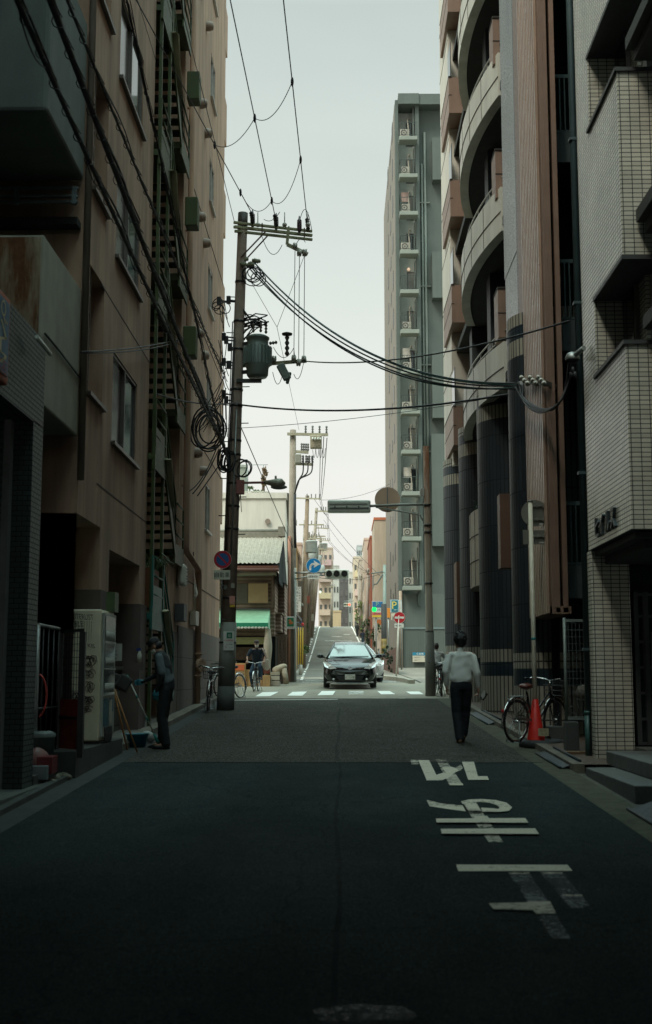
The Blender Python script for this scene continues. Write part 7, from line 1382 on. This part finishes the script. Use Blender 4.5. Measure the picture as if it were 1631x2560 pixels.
# ------------------------------------------------------------------ bicycles
def bicycle(label, loc, rz, paint, saddle_m, basket=True, lean=0.0, group='bicycles', guard=chrome, rack=True):
    t = thing('bicycle', label, 'bicycle', loc, rz, group); t.rotation_euler = (0, lean, rz); Rw = .335; ra, fa = V((0, -.54, Rw)), V((0, .54, Rw))
    for a in (ra, fa):
        w_ = ob('wheel', MB().tube([a + V((0, Rw * cos(2 * pi * j / 32) * .95, Rw * sin(2 * pi * j / 32) * .95)) for j in range(32)], .018, 8, closed=True), rubber, t, world=False)
        ob('rim', MB().tube([a + V((0, Rw * cos(2 * pi * j / 32) * .88, Rw * sin(2 * pi * j / 32) * .88)) for j in range(32)], .01, 6, closed=True), chrome, w_, world=False)
        mb = MB(); mb.cyl(a + V((-.05, 0, 0)), a + V((.05, 0, 0)), .02, n=8)
        for j in range(18): an = 2 * pi * j / 18; mb.tube([a + V((.02 * (-1) ** j, 0, 0)), a + V((0, Rw * .88 * cos(an), Rw * .88 * sin(an)))], .0022, 3)
        ob('spokes', mb, chrome, w_, world=False)
        mb = MB(); st, en = (R(20), R(195)) if a is ra else (R(15), R(150)); pts = [a + V((0, (Rw + .03) * cos(st + (en - st) * j / 16), (Rw + .03) * sin(st + (en - st) * j / 16))) for j in range(17)]; mb.tube(pts, [(.006, .028)] * 17 if False else .02, 6); ob('mudguard', mb, guard, t, world=False)
    bb, sc, hd, hb = V((0, -.1, .28)), V((0, -.28, .78)), V((0, .36, .86)), V((0, .42, .68))
    mb = MB(); mb.tube([hb + V((0, -.01, 0)), V((0, .15, .42)), bb], .02, 8); mb.tube([hd.lerp(hb, .4), V((0, .1, .56)), bb.lerp(sc, .35)], .016, 8); mb.tube([bb, sc], .018, 8); mb.tube([hb, hd], .02, 8)
    for s in (-1, 1): mb.tube([bb, ra + V((s * .05, 0, 0))], .011, 6); mb.tube([bb.lerp(sc, .8), ra + V((s * .05, 0, 0))], .009, 6); mb.tube([hb, hb + V((s * .05, .02, -.04)), fa + V((s * .05, 0, 0))], .011, 6)
    ob('frame', mb, paint, t, world=False)
    mb = MB(); mb.tube([V((-.28, .18, .98)), V((-.25, .3, 1.0)), V((-.1, .38, .98)), V((0, .36, .95)), V((.1, .38, .98)), V((.25, .3, 1.0)), V((.28, .18, .98))], .012, 8); mb.tube([hd, V((0, .36, .95))], .014, 8); hb_ = ob('handlebar', mb, chrome, t, world=False)
    mb = MB(); [mb.tube([V((s * .278, .19, .98)), V((s * .3, .08, .975))], .018, 8) for s in (-1, 1)]; [mb.tube([V((s * .25, .3, .99)), V((s * .27, .2, .955))], .006, 5) for s in (-1, 1)]; ob('grip', mb, black, hb_, world=False)
    mb = MB(); mb.ball((0, -.33, .87), (.1, .09, .045), 14, 8); mb.tube([V((0, -.3, .87)), V((0, -.2, .875)), V((0, -.12, .87))], [.06, .04, .022], 10); ob('saddle', mb, saddle_m, t, world=False); ob('seat_post', MB().tube([sc, V((0, -.3, .85))], .013, 8), chrome, t, world=False)
    mb = MB(); mb.cyl(bb + V((.05, 0, 0)), bb + V((.06, 0, 0)), .09, n=16); mb.tube([bb + V((.07, 0, 0)), bb + V((.07, .1, -.13))], .01, 6); mb.tube([bb + V((-.07, 0, 0)), bb + V((-.07, -.1, .13))], .01, 6); mb.bar(bb + V((.05, 0, .06)), ra + V((.05, 0, .05)), .01, .04); ob('crank', mb, steel, t, world=False)
    mb = MB(); mb.obox(bb + V((.12, .1, -.13)), (.09, .08, .02)); mb.obox(bb + V((-.12, -.1, .13)), (.09, .08, .02)); ob('pedal', mb, black, t, world=False)
    if rack: mb = MB(); [mb.tube([V((s * .06, -.36, .72)), V((s * .06, -.72, .72)), V((s * .05, -.54, Rw))], .006, 5) for s in (-1, 1)]; [mb.tube([V((-.06, -.4 - .1 * i, .72)), V((.06, -.4 - .1 * i, .72))], .005, 4) for i in range(4)]; mb.ball((0, -.76, .66), (.03, .015, .03), 8, 6); ob('rear_rack', mb, steel, t, world=False)
    mb = MB(); [mb.tube([V((s * .06, -.54, Rw)), V((s * .12, -.62, .02))], .009, 5) for s in (-1, 1)]; mb.tube([V((-.12, -.62, .02)), V((.12, -.62, .02))], .009, 5); ob('stand', mb, steel, t, world=False)
    if basket:
        mb = MB(); 
        for z_, k_ in ((.72, .75), (.8, .83), (.88, .91), (.96, 1.0)): mb.tube([V((-.18 * k_, .42, z_)), V((.18 * k_, .42, z_)), V((.18 * k_, .42 + .27 * k_, z_)), V((-.18 * k_, .42 + .27 * k_, z_))], .006, 4, closed=True)
        for i in range(8): x = -.13 + .26 * i / 7; mb.tube([V((x, .42, .72)), V((x * 1.3, .42, .96))], .003, 3); mb.tube([V((x, .62, .72)), V((x * 1.3, .69, .96))], .003, 3)
        for i in range(5): y = .45 + .15 * i / 4; [mb.tube([V((s * .135, y, .72)), V((s * .18, y + .03, .96))], .003, 3) for s in (-1, 1)]
        mb.box(-.13, .13, .43, .62, .715, .722); ob('basket', mb, P('basket_wire', (.06, .07, .07), .5, .3), t, world=False)
    ob('head_lamp', MB().ball((0, .62 if not basket else .5, .66), (.035, .05, .035), 10, 6), chrome, t, world=False); ob('reflector', MB().ball((0, -.905, .5), (.03, .012, .03), 10, 6), red, t, world=False)
    return t
brownsad = P('saddle_brown', (.13, .04, .03), .4); fb = P('frame_black', (.012, .014, .016), .3); fs_ = P('frame_silver', (.35, .35, .33), .35, .4)
bicycle('black city bicycle with brown saddle leaning behind the red cone', (3.06, 19.72, G(19.7) + .07), R(-43), fb, brownsad, True, R(3))
bicycle('dark city bicycle with front basket parked against the wall left of the leaning pole', (-3.06, 28.55, G(28.5) + .03), R(184), fb, black, True, R(-4))
bicycle('silver city bicycle with black saddle parked just beyond the leaning pole', (-3.06, 34.3, G(34.3)), R(155), fs_, black, True, R(4))
bicycle('dark bicycle parked beyond the rusty signal pole, nose to the wall', (2.86, 35.5, G(35.5)), R(-6), fb, black, True, R(-3))
bicycle('dark bicycle standing among the shrubs on the far pavement', (2.55, 88, G(88)), R(70), fb, black, True, R(4), 'bicycles on the far pavement'); bicycle('second dark bicycle on the far pavement, nearer the black car roof', (2.5, 93, G(93)), R(60), fs_, black, False, R(-4), 'bicycles on the far pavement')
# ------------------------------------------------------------------ people
def fuse(mb, mats, voxel=.012, smooth=5, factor=.5):
    o = bpy.data.objects.new('t', mb.mesh('t', [])); COL.objects.link(o); r = o.modifiers.new('r', 'REMESH'); r.mode = 'VOXEL'; r.voxel_size = voxel
    s = o.modifiers.new('s', 'SMOOTH'); s.iterations = smooth; s.factor = factor
    me = bpy.data.meshes.new_from_object(o.evaluated_get(bpy.context.evaluated_depsgraph_get())); bpy.data.objects.remove(o)
    me.materials.clear(); [me.materials.append(m) for m in mats]
    for p in me.polygons: p.use_smooth = True
    return me
def from_mesh(mb, me, m=0): return mb.add([v.co.copy() for v in me.vertices], [tuple(p.vertices) for p in me.polygons], m, True)
def limb(mb, pts, rs, n=12):
    pts = [V(p) for p in pts]; P_, R_ = [pts[0]], [rs[0]]
    for i in range(len(pts) - 1):
        for k_ in range(1, 6): t = k_ / 5; P_.append(pts[i].lerp(pts[i + 1], t)); R_.append(rs[i] + (rs[i + 1] - rs[i]) * t)
    mb.tube(P_, R_, n)
    for p, r in zip(pts, rs): mb.ball(p, r * .98, 10, 8)
def hand(mb, w, d, palm, curl, side):
    """wrist w, direction d, palm normal, curl 0..1; thumb on the given side"""
    w, d, n = V(w), V(d).normalized(), V(palm); n = (n - d * n.dot(d)).normalized(); s = d.cross(n) * side
    mb.tube([w - d * .03, w + d * .02, w + d * .06, w + d * .095], [(.024, .03), (.022, .036), (.017, .043), (.013, .042)] if True else 0, 10) if False else None
    pts = [w - d * .02, w + d * .02, w + d * .055, w + d * .09]
    for k_, off in enumerate((-.03, -.01, .01, .03)):
        mb.tube([p + s * off * f_ for p, f_ in zip(pts, (.55, .85, 1, 1))], [.018, .017, .014, .011], 7)
        L0 = (.066, .078, .074, .058)[k_]; p = w + d * .088 + s * off; q = [p]; dd = d
        for j, fr in enumerate((.45, .33, .24)):
            ang = curl * (R(55), R(75), R(45))[j]; dd = (dd * cos(ang) + n * sin(ang)).normalized(); p = p + dd * L0 * fr * 1.05; q.append(p)
        mb.tube(q, [.0095, .009, .008, .0065], 7)
    b = w + d * .03 - s * .034; td = (d * .75 - s * .6 + n * (.25 + curl * .5)).normalized(); mb.tube([w + d * .01 - s * .015, b, b + td * .035, b + (td * .8 + d * .2 + n * curl * .5).normalized() * .062], [.014, .0125, .0105, .008], 7)
SHADES = {}
def person(label, loc, rz, J, skin, hair_m, top_m, bot_m, shoe_m, short=False, cap=None, mask=None, glove=None, vest=None, head=(0, 0), voxel=.013, hairsz=1.0, group=None, fat=1.0, scale=1.0, lowsleeve=None):
    t = thing('person', label, 'person', loc, rz, group); t.scale = (scale,) * 3
    g = {k_: V(v) for k_, v in J.items()}; hc = g['head']; Hq = (Matrix.Rotation(R(head[0]), 3, 'Z') @ Matrix.Rotation(R(head[1]), 3, 'X')); H = lambda x, y, z: hc + Hq @ V((x, y, z)); He = Hq.to_euler()
    mb = MB(); mb.tube([g['pelvis'] - V((0, 0, .06)), g['pelvis'], g['pelvis'].lerp(g['chest'], .5), g['chest'], g['chest'].lerp(g['neck'], .6), g['neck']], [(.13, .09), (.15, .1), (.125, .085), (.155, .1), (.13, .075), (.06, .055)], 16)
    for s in 'LR':
        limb(mb, [g['sh' + s], g['el' + s], g['wr' + s]], [.048, .037, .024]); limb(mb, [g['hip' + s], g['kn' + s], g['an' + s]], [.078, .05, .034]); mb.ball(g['sh' + s].lerp(g['neck'] - V((0, 0, .05)), .35), (.07, .055, .05), 10, 8)
        limb(mb, [g['an' + s], g['toe' + s]], [.036, .03])
    limb(mb, [g['neck'] - V((0, 0, .06)), g['neck'], hc - Hq @ V((0, .0, .07))], [.062, .054, .054])
    mb.ball(H(0, -.008, .02), (.076, .097, .1), 16, 12, rot=He); mb.ball(H(0, .022, -.05), (.06, .072, .075), 14, 10, rot=He); mb.ball(H(0, .05, -.1), (.03, .03, .025), 10, 8, rot=He); mb.ball(H(0, .1, -.022), (.013, .02, .024), 8, 8, rot=He); mb.ball(H(0, .088, .018), (.05, .012, .012), 8, 6, rot=He)
    for s in (-1, 1): mb.ball(H(s * .077, -.004, -.012), (.012, .022, .033), 8, 8, rot=He)
    me = fuse(mb, [skin], voxel); mb = MB(); from_mesh(mb, me)
    hm = 1 if glove else 0
    for s, sd in (('L', -1), ('R', 1)):
        h_ = MB(); hand(h_, g['wr' + s], g['hd' + s], g.get('pl' + s, V((-sd, 0, 0))), J.get('cu' + s, (0.4, 0, 0))[0] if isinstance(J.get('cu' + s), tuple) else .4, J.get('th' + s, (1, 0, 0))[0]); mb.add(h_.v, h_.f, hm, True)
    ob('body', mb, [skin] + ([glove] if glove else []), t, world=False)
    for s in (-1, 1): ob('eye', MB().ball(H(s * .03, .083, .002), (.013, .008, .007), 8, 6, rot=He), ink, t, world=False)
    # hair
    if not cap:
        mb = MB(); mb.ball(H(0, -.022, .035), (.088 * hairsz, .1 * hairsz, .1 * hairsz), 18, 14, rot=He); mb.ball(H(0, -.05, -.02), (.075 * hairsz, .062 * hairsz, .085), 14, 10, rot=He)
        for i in range(46): a = rnd.uniform(0, 2 * pi); e_ = rnd.uniform(-.35, 1.4); d = V((cos(a) * cos(e_) * .084, sin(a) * cos(e_) * .094 - .026, sin(e_) * .1 + .035)) * hairsz; mb.ball(H(d.x, min(d.y, .065), d.z), rnd.uniform(.012, .019), 7, 5) if not (d.y > .02 and d.z < .03) else None
    else: mb = MB(); mb.ball(H(0, -.03, -.01), (.082, .085, .075), 16, 12, rot=He)
    ob('hair', fuse(mb, [hair_m], .008, 4), hair_m, t, world=False)
    if cap:
        mb = MB(); n = 20
        for k_ in range(6):
            pass
        mb.lathe([(.092, .0), (.094, .03), (.085, .07), (.055, .1), (.02, .112), (.001, .113)], H(0, -.008, .035), 24, axis=Hq @ Matrix.Scale(1.08, 3, V((0, 1, 0)))); cp = ob('cap', mb, cap, t, world=False)
        vs = []; 
        for i in range(11): a = R(20) + R(140) * i / 10; vs += [H(.09 * cos(a), .098 * sin(a) - .008, .04), H(.088 * cos(a), .098 * sin(a) + .075 * sin(a) - .008, .03 - .012)]
        ob('cap_peak', MB().add(vs, [(2 * i, 2 * i + 1, 2 * i + 3, 2 * i + 2) for i in range(10)]), cap, cp, world=False)
    if mask:
        mb = MB(); mb.ball(H(0, .05, -.055), (.066, .06, .052), 16, 12, rot=He); mb.ball(H(0, .085, -.035), (.03, .035, .03), 12, 8, rot=He); mb.tube([H(-.079, 0, -.02), H(-.06, .05, -.05)], .004, 4); mb.tube([H(.079, 0, -.02), H(.06, .05, -.05)], .004, 4); ob('face_mask', fuse(mb, [mask], .009, 3), mask, t, world=False)
    # clothes
    mb = MB(); p0 = g['pelvis'] + V((0, 0, .02)); mb.tube([p0, p0 + V((0, 0, .05)), g['pelvis'].lerp(g['chest'], .55), g['chest'], g['chest'].lerp(g['neck'], .62), g['neck'] - V((0, 0, .015))], [(.155 * fat, .115 * fat), (.175 * fat, .128 * fat), (.178 * fat, .126 * fat), (.188, .125), (.15, .1), (.064, .06)], 18)
    for s in 'LR':
        mb.ball(g['sh' + s].lerp(g['neck'] - V((0, 0, .04)), .35) - V((0, 0, .015)), (.1, .072, .055), 12, 8)
        if short: limb(mb, [g['sh' + s], g['sh' + s].lerp(g['el' + s], .8)], [.07, .062])
        else: limb(mb, [g['sh' + s] - V((0, 0, .03)), g['el' + s], g['wr' + s].lerp(g['el' + s], .05)], [.068, .06, .038])
    me = fuse(mb, [top_m], voxel, 9); mb = MB(); from_mesh(mb, me)
    for i, (x, y, z) in enumerate(mb.v):   # folds
        d = .005 * sin(17 * z + 9 * x + 2 * sin(9 * x)) * sin(7 * x - 5 * z + 2 * y) + .002 * sin(41 * z - 19 * x); q = V((x, y, 0)) - V((g['chest'].x, g['chest'].y, 0)); q = q.normalized() if q.length > .01 else V((0, 0, 0)); mb.v[i] = (x + q.x * d, y + q.y * d, z)
    if z is not None: top = ob('shirt', mb, top_m, t, world=False)
    ob('collar', MB().tube([g['neck'] - V((0, .0, .03)), g['neck'] + V((0, .005, .03))], [(.066, .062), (.06, .058)], 16, caps=False), top_m, top, world=False)
    if lowsleeve:
        mb = MB()
        for s in 'LR': limb(mb, [g['sh' + s].lerp(g['el' + s], .8), g['el' + s], g['wr' + s]], [.046, .043, .03])
        ob('arm_cover', fuse(mb, [lowsleeve], voxel, 3), lowsleeve, t, world=False)
    if vest:
        mb = MB(); mb.tube([p0 - V((0, 0, .06)), p0 + V((0, 0, .05)), g['pelvis'].lerp(g['chest'], .55), g['chest'], g['chest'].lerp(g['neck'], .65), g['neck'] + V((0, 0, .02))], [(.175, .14), (.178, .138), (.178, .132), (.19, .135), (.15, .108), (.068, .066)], 18)
        for s in 'LR': mb.ball(g['sh' + s].lerp(g['neck'] - V((0, 0, .05)), .45), (.09, .085, .075), 12, 8)
        ob('vest', fuse(mb, [vest], voxel, 4), vest, t, world=False)
    mb = MB(); mb.tube([g['pelvis'] - V((0, 0, .1)), g['pelvis'] - V((0, 0, .02)), g['pelvis'] + V((0, 0, .065))], [(.15 * fat, .11 * fat), (.168 * fat, .122 * fat), (.16 * fat, .112 * fat)], 18)
    for s in 'LR': limb(mb, [g['hip' + s], g['kn' + s], g['an' + s] + V((0, 0, .0))], [.1 * fat, .083, .074])
    me = fuse(mb, [bot_m], voxel, 4); mb = MB(); from_mesh(mb, me)
    for i, (x, y, z) in enumerate(mb.v): d = .005 * sin(38 * z + 9 * x) * sin(21 * y + 13 * z); mb.v[i] = (x, y + d, z)
    tr = ob('trousers', mb, bot_m, t, world=False); None
    for s in 'LR':
        a, b = g['an' + s], g['toe' + s]; d = (b - a); d.z = 0; d = d.normalized() if d.length > .01 else V((0, 1, 0)); mb = MB(); q = (b - a).normalized()
        pts = [a - d * .065 + V((0, 0, -.05)), a + V((0, 0, -.045)), a.lerp(b, .5) + V((0, 0, -.03)), b + V((0, 0, -.005)), b + d * .07 + V((0, 0, -.012))]; mb.tube(pts, [(.028, .03), (.045, .04), (.042, .043), (.033, .045), (.014, .025)], 12); mb.ball(a + V((0, 0, -.02)), (.042, .05, .045), 10, 8); ob('shoe', fuse(mb, [shoe_m], .009, 2), shoe_m, t, world=False)
    return t
skin = M('skin', (.40, .22, .145), .5, var=.08, scale=14, bump=.03); hairb = M('hair_black', (.008, .008, .009), .6, var=.3, scale=60, bump=.3, bscale=150)
shirtw = M('shirt_white', (.86, .86, .81), .85, var=.06, scale=7, bump=.25, bscale=25); navy = M('trousers_navy', (.009, .012, .018), .85, var=.2, scale=8, bump=.2, bscale=30); shoeb = M('shoe_brown', (.13, .07, .03), .5, var=.3, scale=20)
maskw = M('mask_white', (.6, .58, .54), .8, var=.05); blackc = M('cloth_black', (.009, .011, .013), .9, var=.25, scale=8, bump=.25, bscale=30); greyt = M('tshirt_grey', (.1, .125, .135), .9, var=.12, scale=8, bump=.2, bscale=30); glove = M('glove_blue', (.035, .21, .27), .45, var=.12, scale=14)
pw_ = atG(1155, 1857)
wk = person('man in a white shirt and dark trousers walking away up the street', (pw_.x, pw_.y, G(pw_.y)), R(2), dict(pelvis=(0, 0, .95), chest=(0, .015, 1.26), neck=(-.005, .0, 1.51), head=(-.012, .02, 1.645), shL=(-.195, 0, 1.42), elL=(-.255, -.05, 1.15), wrL=(-.235, .04, .91), hdL=(.06, .15, -1), shR=(.195, 0, 1.42), elR=(.262, -.045, 1.14), wrR=(.285, .03, .885), hdR=(.05, .2, -1), hipL=(-.085, 0, .9), knL=(-.08, .0, .5), anL=(-.045, -.1, .085), toeL=(-.05, .06, .035), hipR=(.09, 0, .9), knR=(.085, .12, .51), anR=(.05, .16, .14), toeR=(.055, .3, .045), plL=(1, 0, 0), plR=(-1, 0, 0), cuL=(.5, 0, 0), cuR=(.75, 0, 0), thL=(1, 0, 0), thR=(-1, 0, 0)), skin, hairb, shirtw, navy, shoeb, head=(28, -4), hairsz=1.2, fat=1.02)
fm = thing('face_mask', 'white face mask and dark phone case dangling from the walking man right hand', 'face mask', (pw_.x + .34, pw_.y - .02, G(pw_.y) + .72)); q = fm.location
ob('mask', MB().poly([q + V((-.02, 0, .06)), q + V((.03, -.01, .13)), q + V((.055, 0, .11)), q + V((.05, .01, .02)), q + V((.0, 0, -.02))], (.004, .012, 0)), maskw, fm); ob('phone', MB().obox(q + V((.03, .012, .03)), (.075, .01, .13), Euler((0, R(35), 0))), black, fm, bevel=.004); ob('strap', MB().tube([q + V((-.03, 0, .12)), q + V((-.02, -.01, .03)), q + V((-.05, -.01, -.04)), q + V((-.0, 0, -.0))], .004, 5), ink, fm)
pc_ = atG(412, 1872)
person('cleaner in black cap, mask, black vest and blue gloves holding a mop', (pc_.x, pc_.y, G(pc_.y)), R(86), dict(pelvis=(0, 0, .95), chest=(0, .04, 1.25), neck=(0, .1, 1.475), head=(0, .175, 1.575), shL=(-.205, .07, 1.4), elL=(-.245, .0, 1.1), wrL=(-.2, .1, .88), hdL=(.02, .12, -1), shR=(.205, .08, 1.4), elR=(.24, .2, 1.13), wrR=(.12, .4, 1.02), hdR=(-.15, 1, -.12), hipL=(-.09, 0, .9), knL=(-.095, .03, .49), anL=(-.095, -.04, .085), toeL=(-.1, .12, .035), hipR=(.09, 0, .9), knR=(.1, .05, .49), anR=(.1, .06, .085), toeR=(.11, .22, .035), plL=(1, 0, 0), plR=(-1, 0, -.1), cuL=(.55, 0, 0), cuR=(.95, 0, 0), thL=(1, 0, 0), thR=(-1, 0, 0)), skin, hairb, greyt, blackc, black, short=True, cap=M('cap_black', (.012, .014, .014), .8), mask=maskw, glove=glove, vest=M('vest_black', (.013, .017, .02), .8, var=.2, scale=8, bump=.3, bscale=25), head=(0, -36), lowsleeve=blackc, fat=1.06)
mp_ = thing('mop', 'long pale mop handle with turquoise ends held by the cleaner', 'mop'); a, b = atY(318, 1688, pc_.y - .02), atY(396, 1857, pc_.y - .05); mp_.location = b; d = b - a
ob('handle', MB().tube([a, b], .011, 8), P('mop_metal', (.42, .4, .35), .4, .3), mp_); ob('grip', MB().tube([a, a + d * .1], .015, 8).tube([a + d * .3, a + d * .34], .015, 8).tube([a + d * .62, a + d * .68], .015, 8), P('mop_teal', (.02, .2, .17), .5), mp_); ob('mop_head', MB().tube([a + d * .86, b], [.016, .03], 8), P('mop_teal_end', (.02, .22, .19), .5), mp_)
for i, (x0, r0, x1, r1, lab) in enumerate(((284, 1721, 319, 1876, 'orange wooden broom stick leaning upright beside the vending machine'), (287, 1724, 344, 1882, 'orange wooden broom stick slanting down to the blue basin'))):
    b_ = atG(x1, r1); a_ = atY(x0, r0, b_.y - .25 + .12 * i); br_ = thing('broom', lab, 'broom', b_, group='brooms'); ob('stick', MB().tube([a_, b_], .014, 8), wood_m, br_)
    c = a_ + V((.06 + .07 * i, .05, .1)); ob('brush', MB().obox(c, (.2, .06, .22), Euler((0, R(20 + 14 * i), .2))), P('brush_dark_%d' % i, (.035, .035, .032), .9), br_, bevel=.03)
# cyclist
denim = M('jeans_blue', (.022, .045, .075), .9, var=.3, scale=6, bump=.2, bscale=40); tee = M('tshirt_navy', (.012, .022, .035), .9, var=.15, bump=.2, bscale=30)
ride = dict(pelvis=(0, -.26, .96), chest=(0, -.17, 1.25), neck=(0, -.1, 1.48), head=(0, -.05, 1.62), shL=(-.205, -.13, 1.41), elL=(-.31, .04, 1.17), wrL=(-.285, .2, 1.03), hdL=(.1, 1, -.3), shR=(.205, -.13, 1.41), elR=(.31, .04, 1.17), wrR=(.285, .2, 1.03), hdR=(-.1, 1, -.3), hipL=(-.09, -.24, .93), knL=(-.16, .14, .82), anL=(-.13, -.1, .5), toeL=(-.13, .06, .44), hipR=(.09, -.24, .93), knR=(.16, .12, .62), anR=(.13, -.06, .24), toeR=(.13, .1, .19), plL=(0, 0, -1), plR=(0, 0, -1), cuL=(.8, 0, 0), cuR=(.8, 0, 0), thL=(-1, 0, 0), thR=(1, 0, 0))
yc_ = 38.4; xc_ = (641 - 854) * yc_ / 3100; ck = bicycle('dark city bicycle ridden by the masked cyclist before the shop', (xc_, yc_, G(yc_) + .01), R(176), fb, black, False, 0); ck.scale = (.9,) * 3
person('cyclist in cap, mask, navy shirt and jeans riding toward the crosswalk', (xc_, yc_, G(yc_) + .01), R(176), ride, skin, hairb, tee, denim, black, short=True, cap=M('cap_brown', (.07, .05, .045), .8), mask=maskw, head=(8, -6), voxel=.015, scale=.9)
tb = thing('shoulder_bag', 'cream cloth shoulder bag hanging at the cyclist side', 'bag', (xc_ + .28, yc_ - .05, G(yc_) + .78)); q = tb.location
mb = MB(); mb.ball(q + V((.03, -.06, .05)), (.13, .07, .18), 14, 10); mb.v = [(x + .015 * sin(20 * z), y, z) for x, y, z in mb.v]; ob('bag', mb, M('bag_cream', (.42, .36, .29), .9, var=.2, scale=9), tb); ob('strap', MB().tube([q + V((.06, -.04, .18)), q + V((-.02, -.05, .42)), q + V((-.1, .02, .56)), q + V((-.06, .16, .5))], .018, 6), P('strap_pink_beige', (.4, .3, .25), .9), tb)
yb_ = 37.1; bicycle('delivery bicycle ridden by the person in a striped jacket beyond the rusty pole', (2.86, yb_, G(yb_)), R(-14), fb, black, True, 0).scale = (.92,) * 3
person('rider in a dark jacket with white back stripe beyond the rusty signal pole', (2.86, yb_, G(yb_)), R(-14), ride, skin, M('hair_brown', (.03, .015, .01), .6), M('jacket_white_navy', (.5, .5, .49), .8, var=.05), navy, black, voxel=.016, scale=.86).children[0]
far_j = dict(pelvis=(0, 0, .93), chest=(0, .02, 1.24), neck=(0, .02, 1.47), head=(0, .04, 1.6), shL=(-.19, 0, 1.4), elL=(-.25, .04, 1.13), wrL=(-.2, .18, .98), hdL=(.2, .6, -.6), shR=(.19, 0, 1.4), elR=(.25, -.04, 1.13), wrR=(.24, .05, .9), hdR=(0, .2, -1), hipL=(-.085, 0, .9), knL=(-.08, .1, .5), anL=(-.07, .12, .09), toeL=(-.07, .26, .04), hipR=(.085, 0, .9), knR=(.085, .02, .49), anR=(.07, -.14, .1), toeR=(.07, .0, .04))
for px, y_, lab, tm, bm in ((894, 152, 'far pedestrian in dark clothes higher up the slope', M('coat_green_black', (.03, .04, .038), .9), M('far_trousers', (.03, .035, .035), .9)), (908, 132, 'far pedestrian in a navy top and blue trousers lower on the slope', M('top_navy_far', (.02, .03, .045), .9), M('jeans_far', (.04, .07, .09), .9))):
    person(lab, ((px - 854) * y_ / 3100, y_, G(y_)), 0, far_j, skin, hairb, tm, bm, black, voxel=.02)
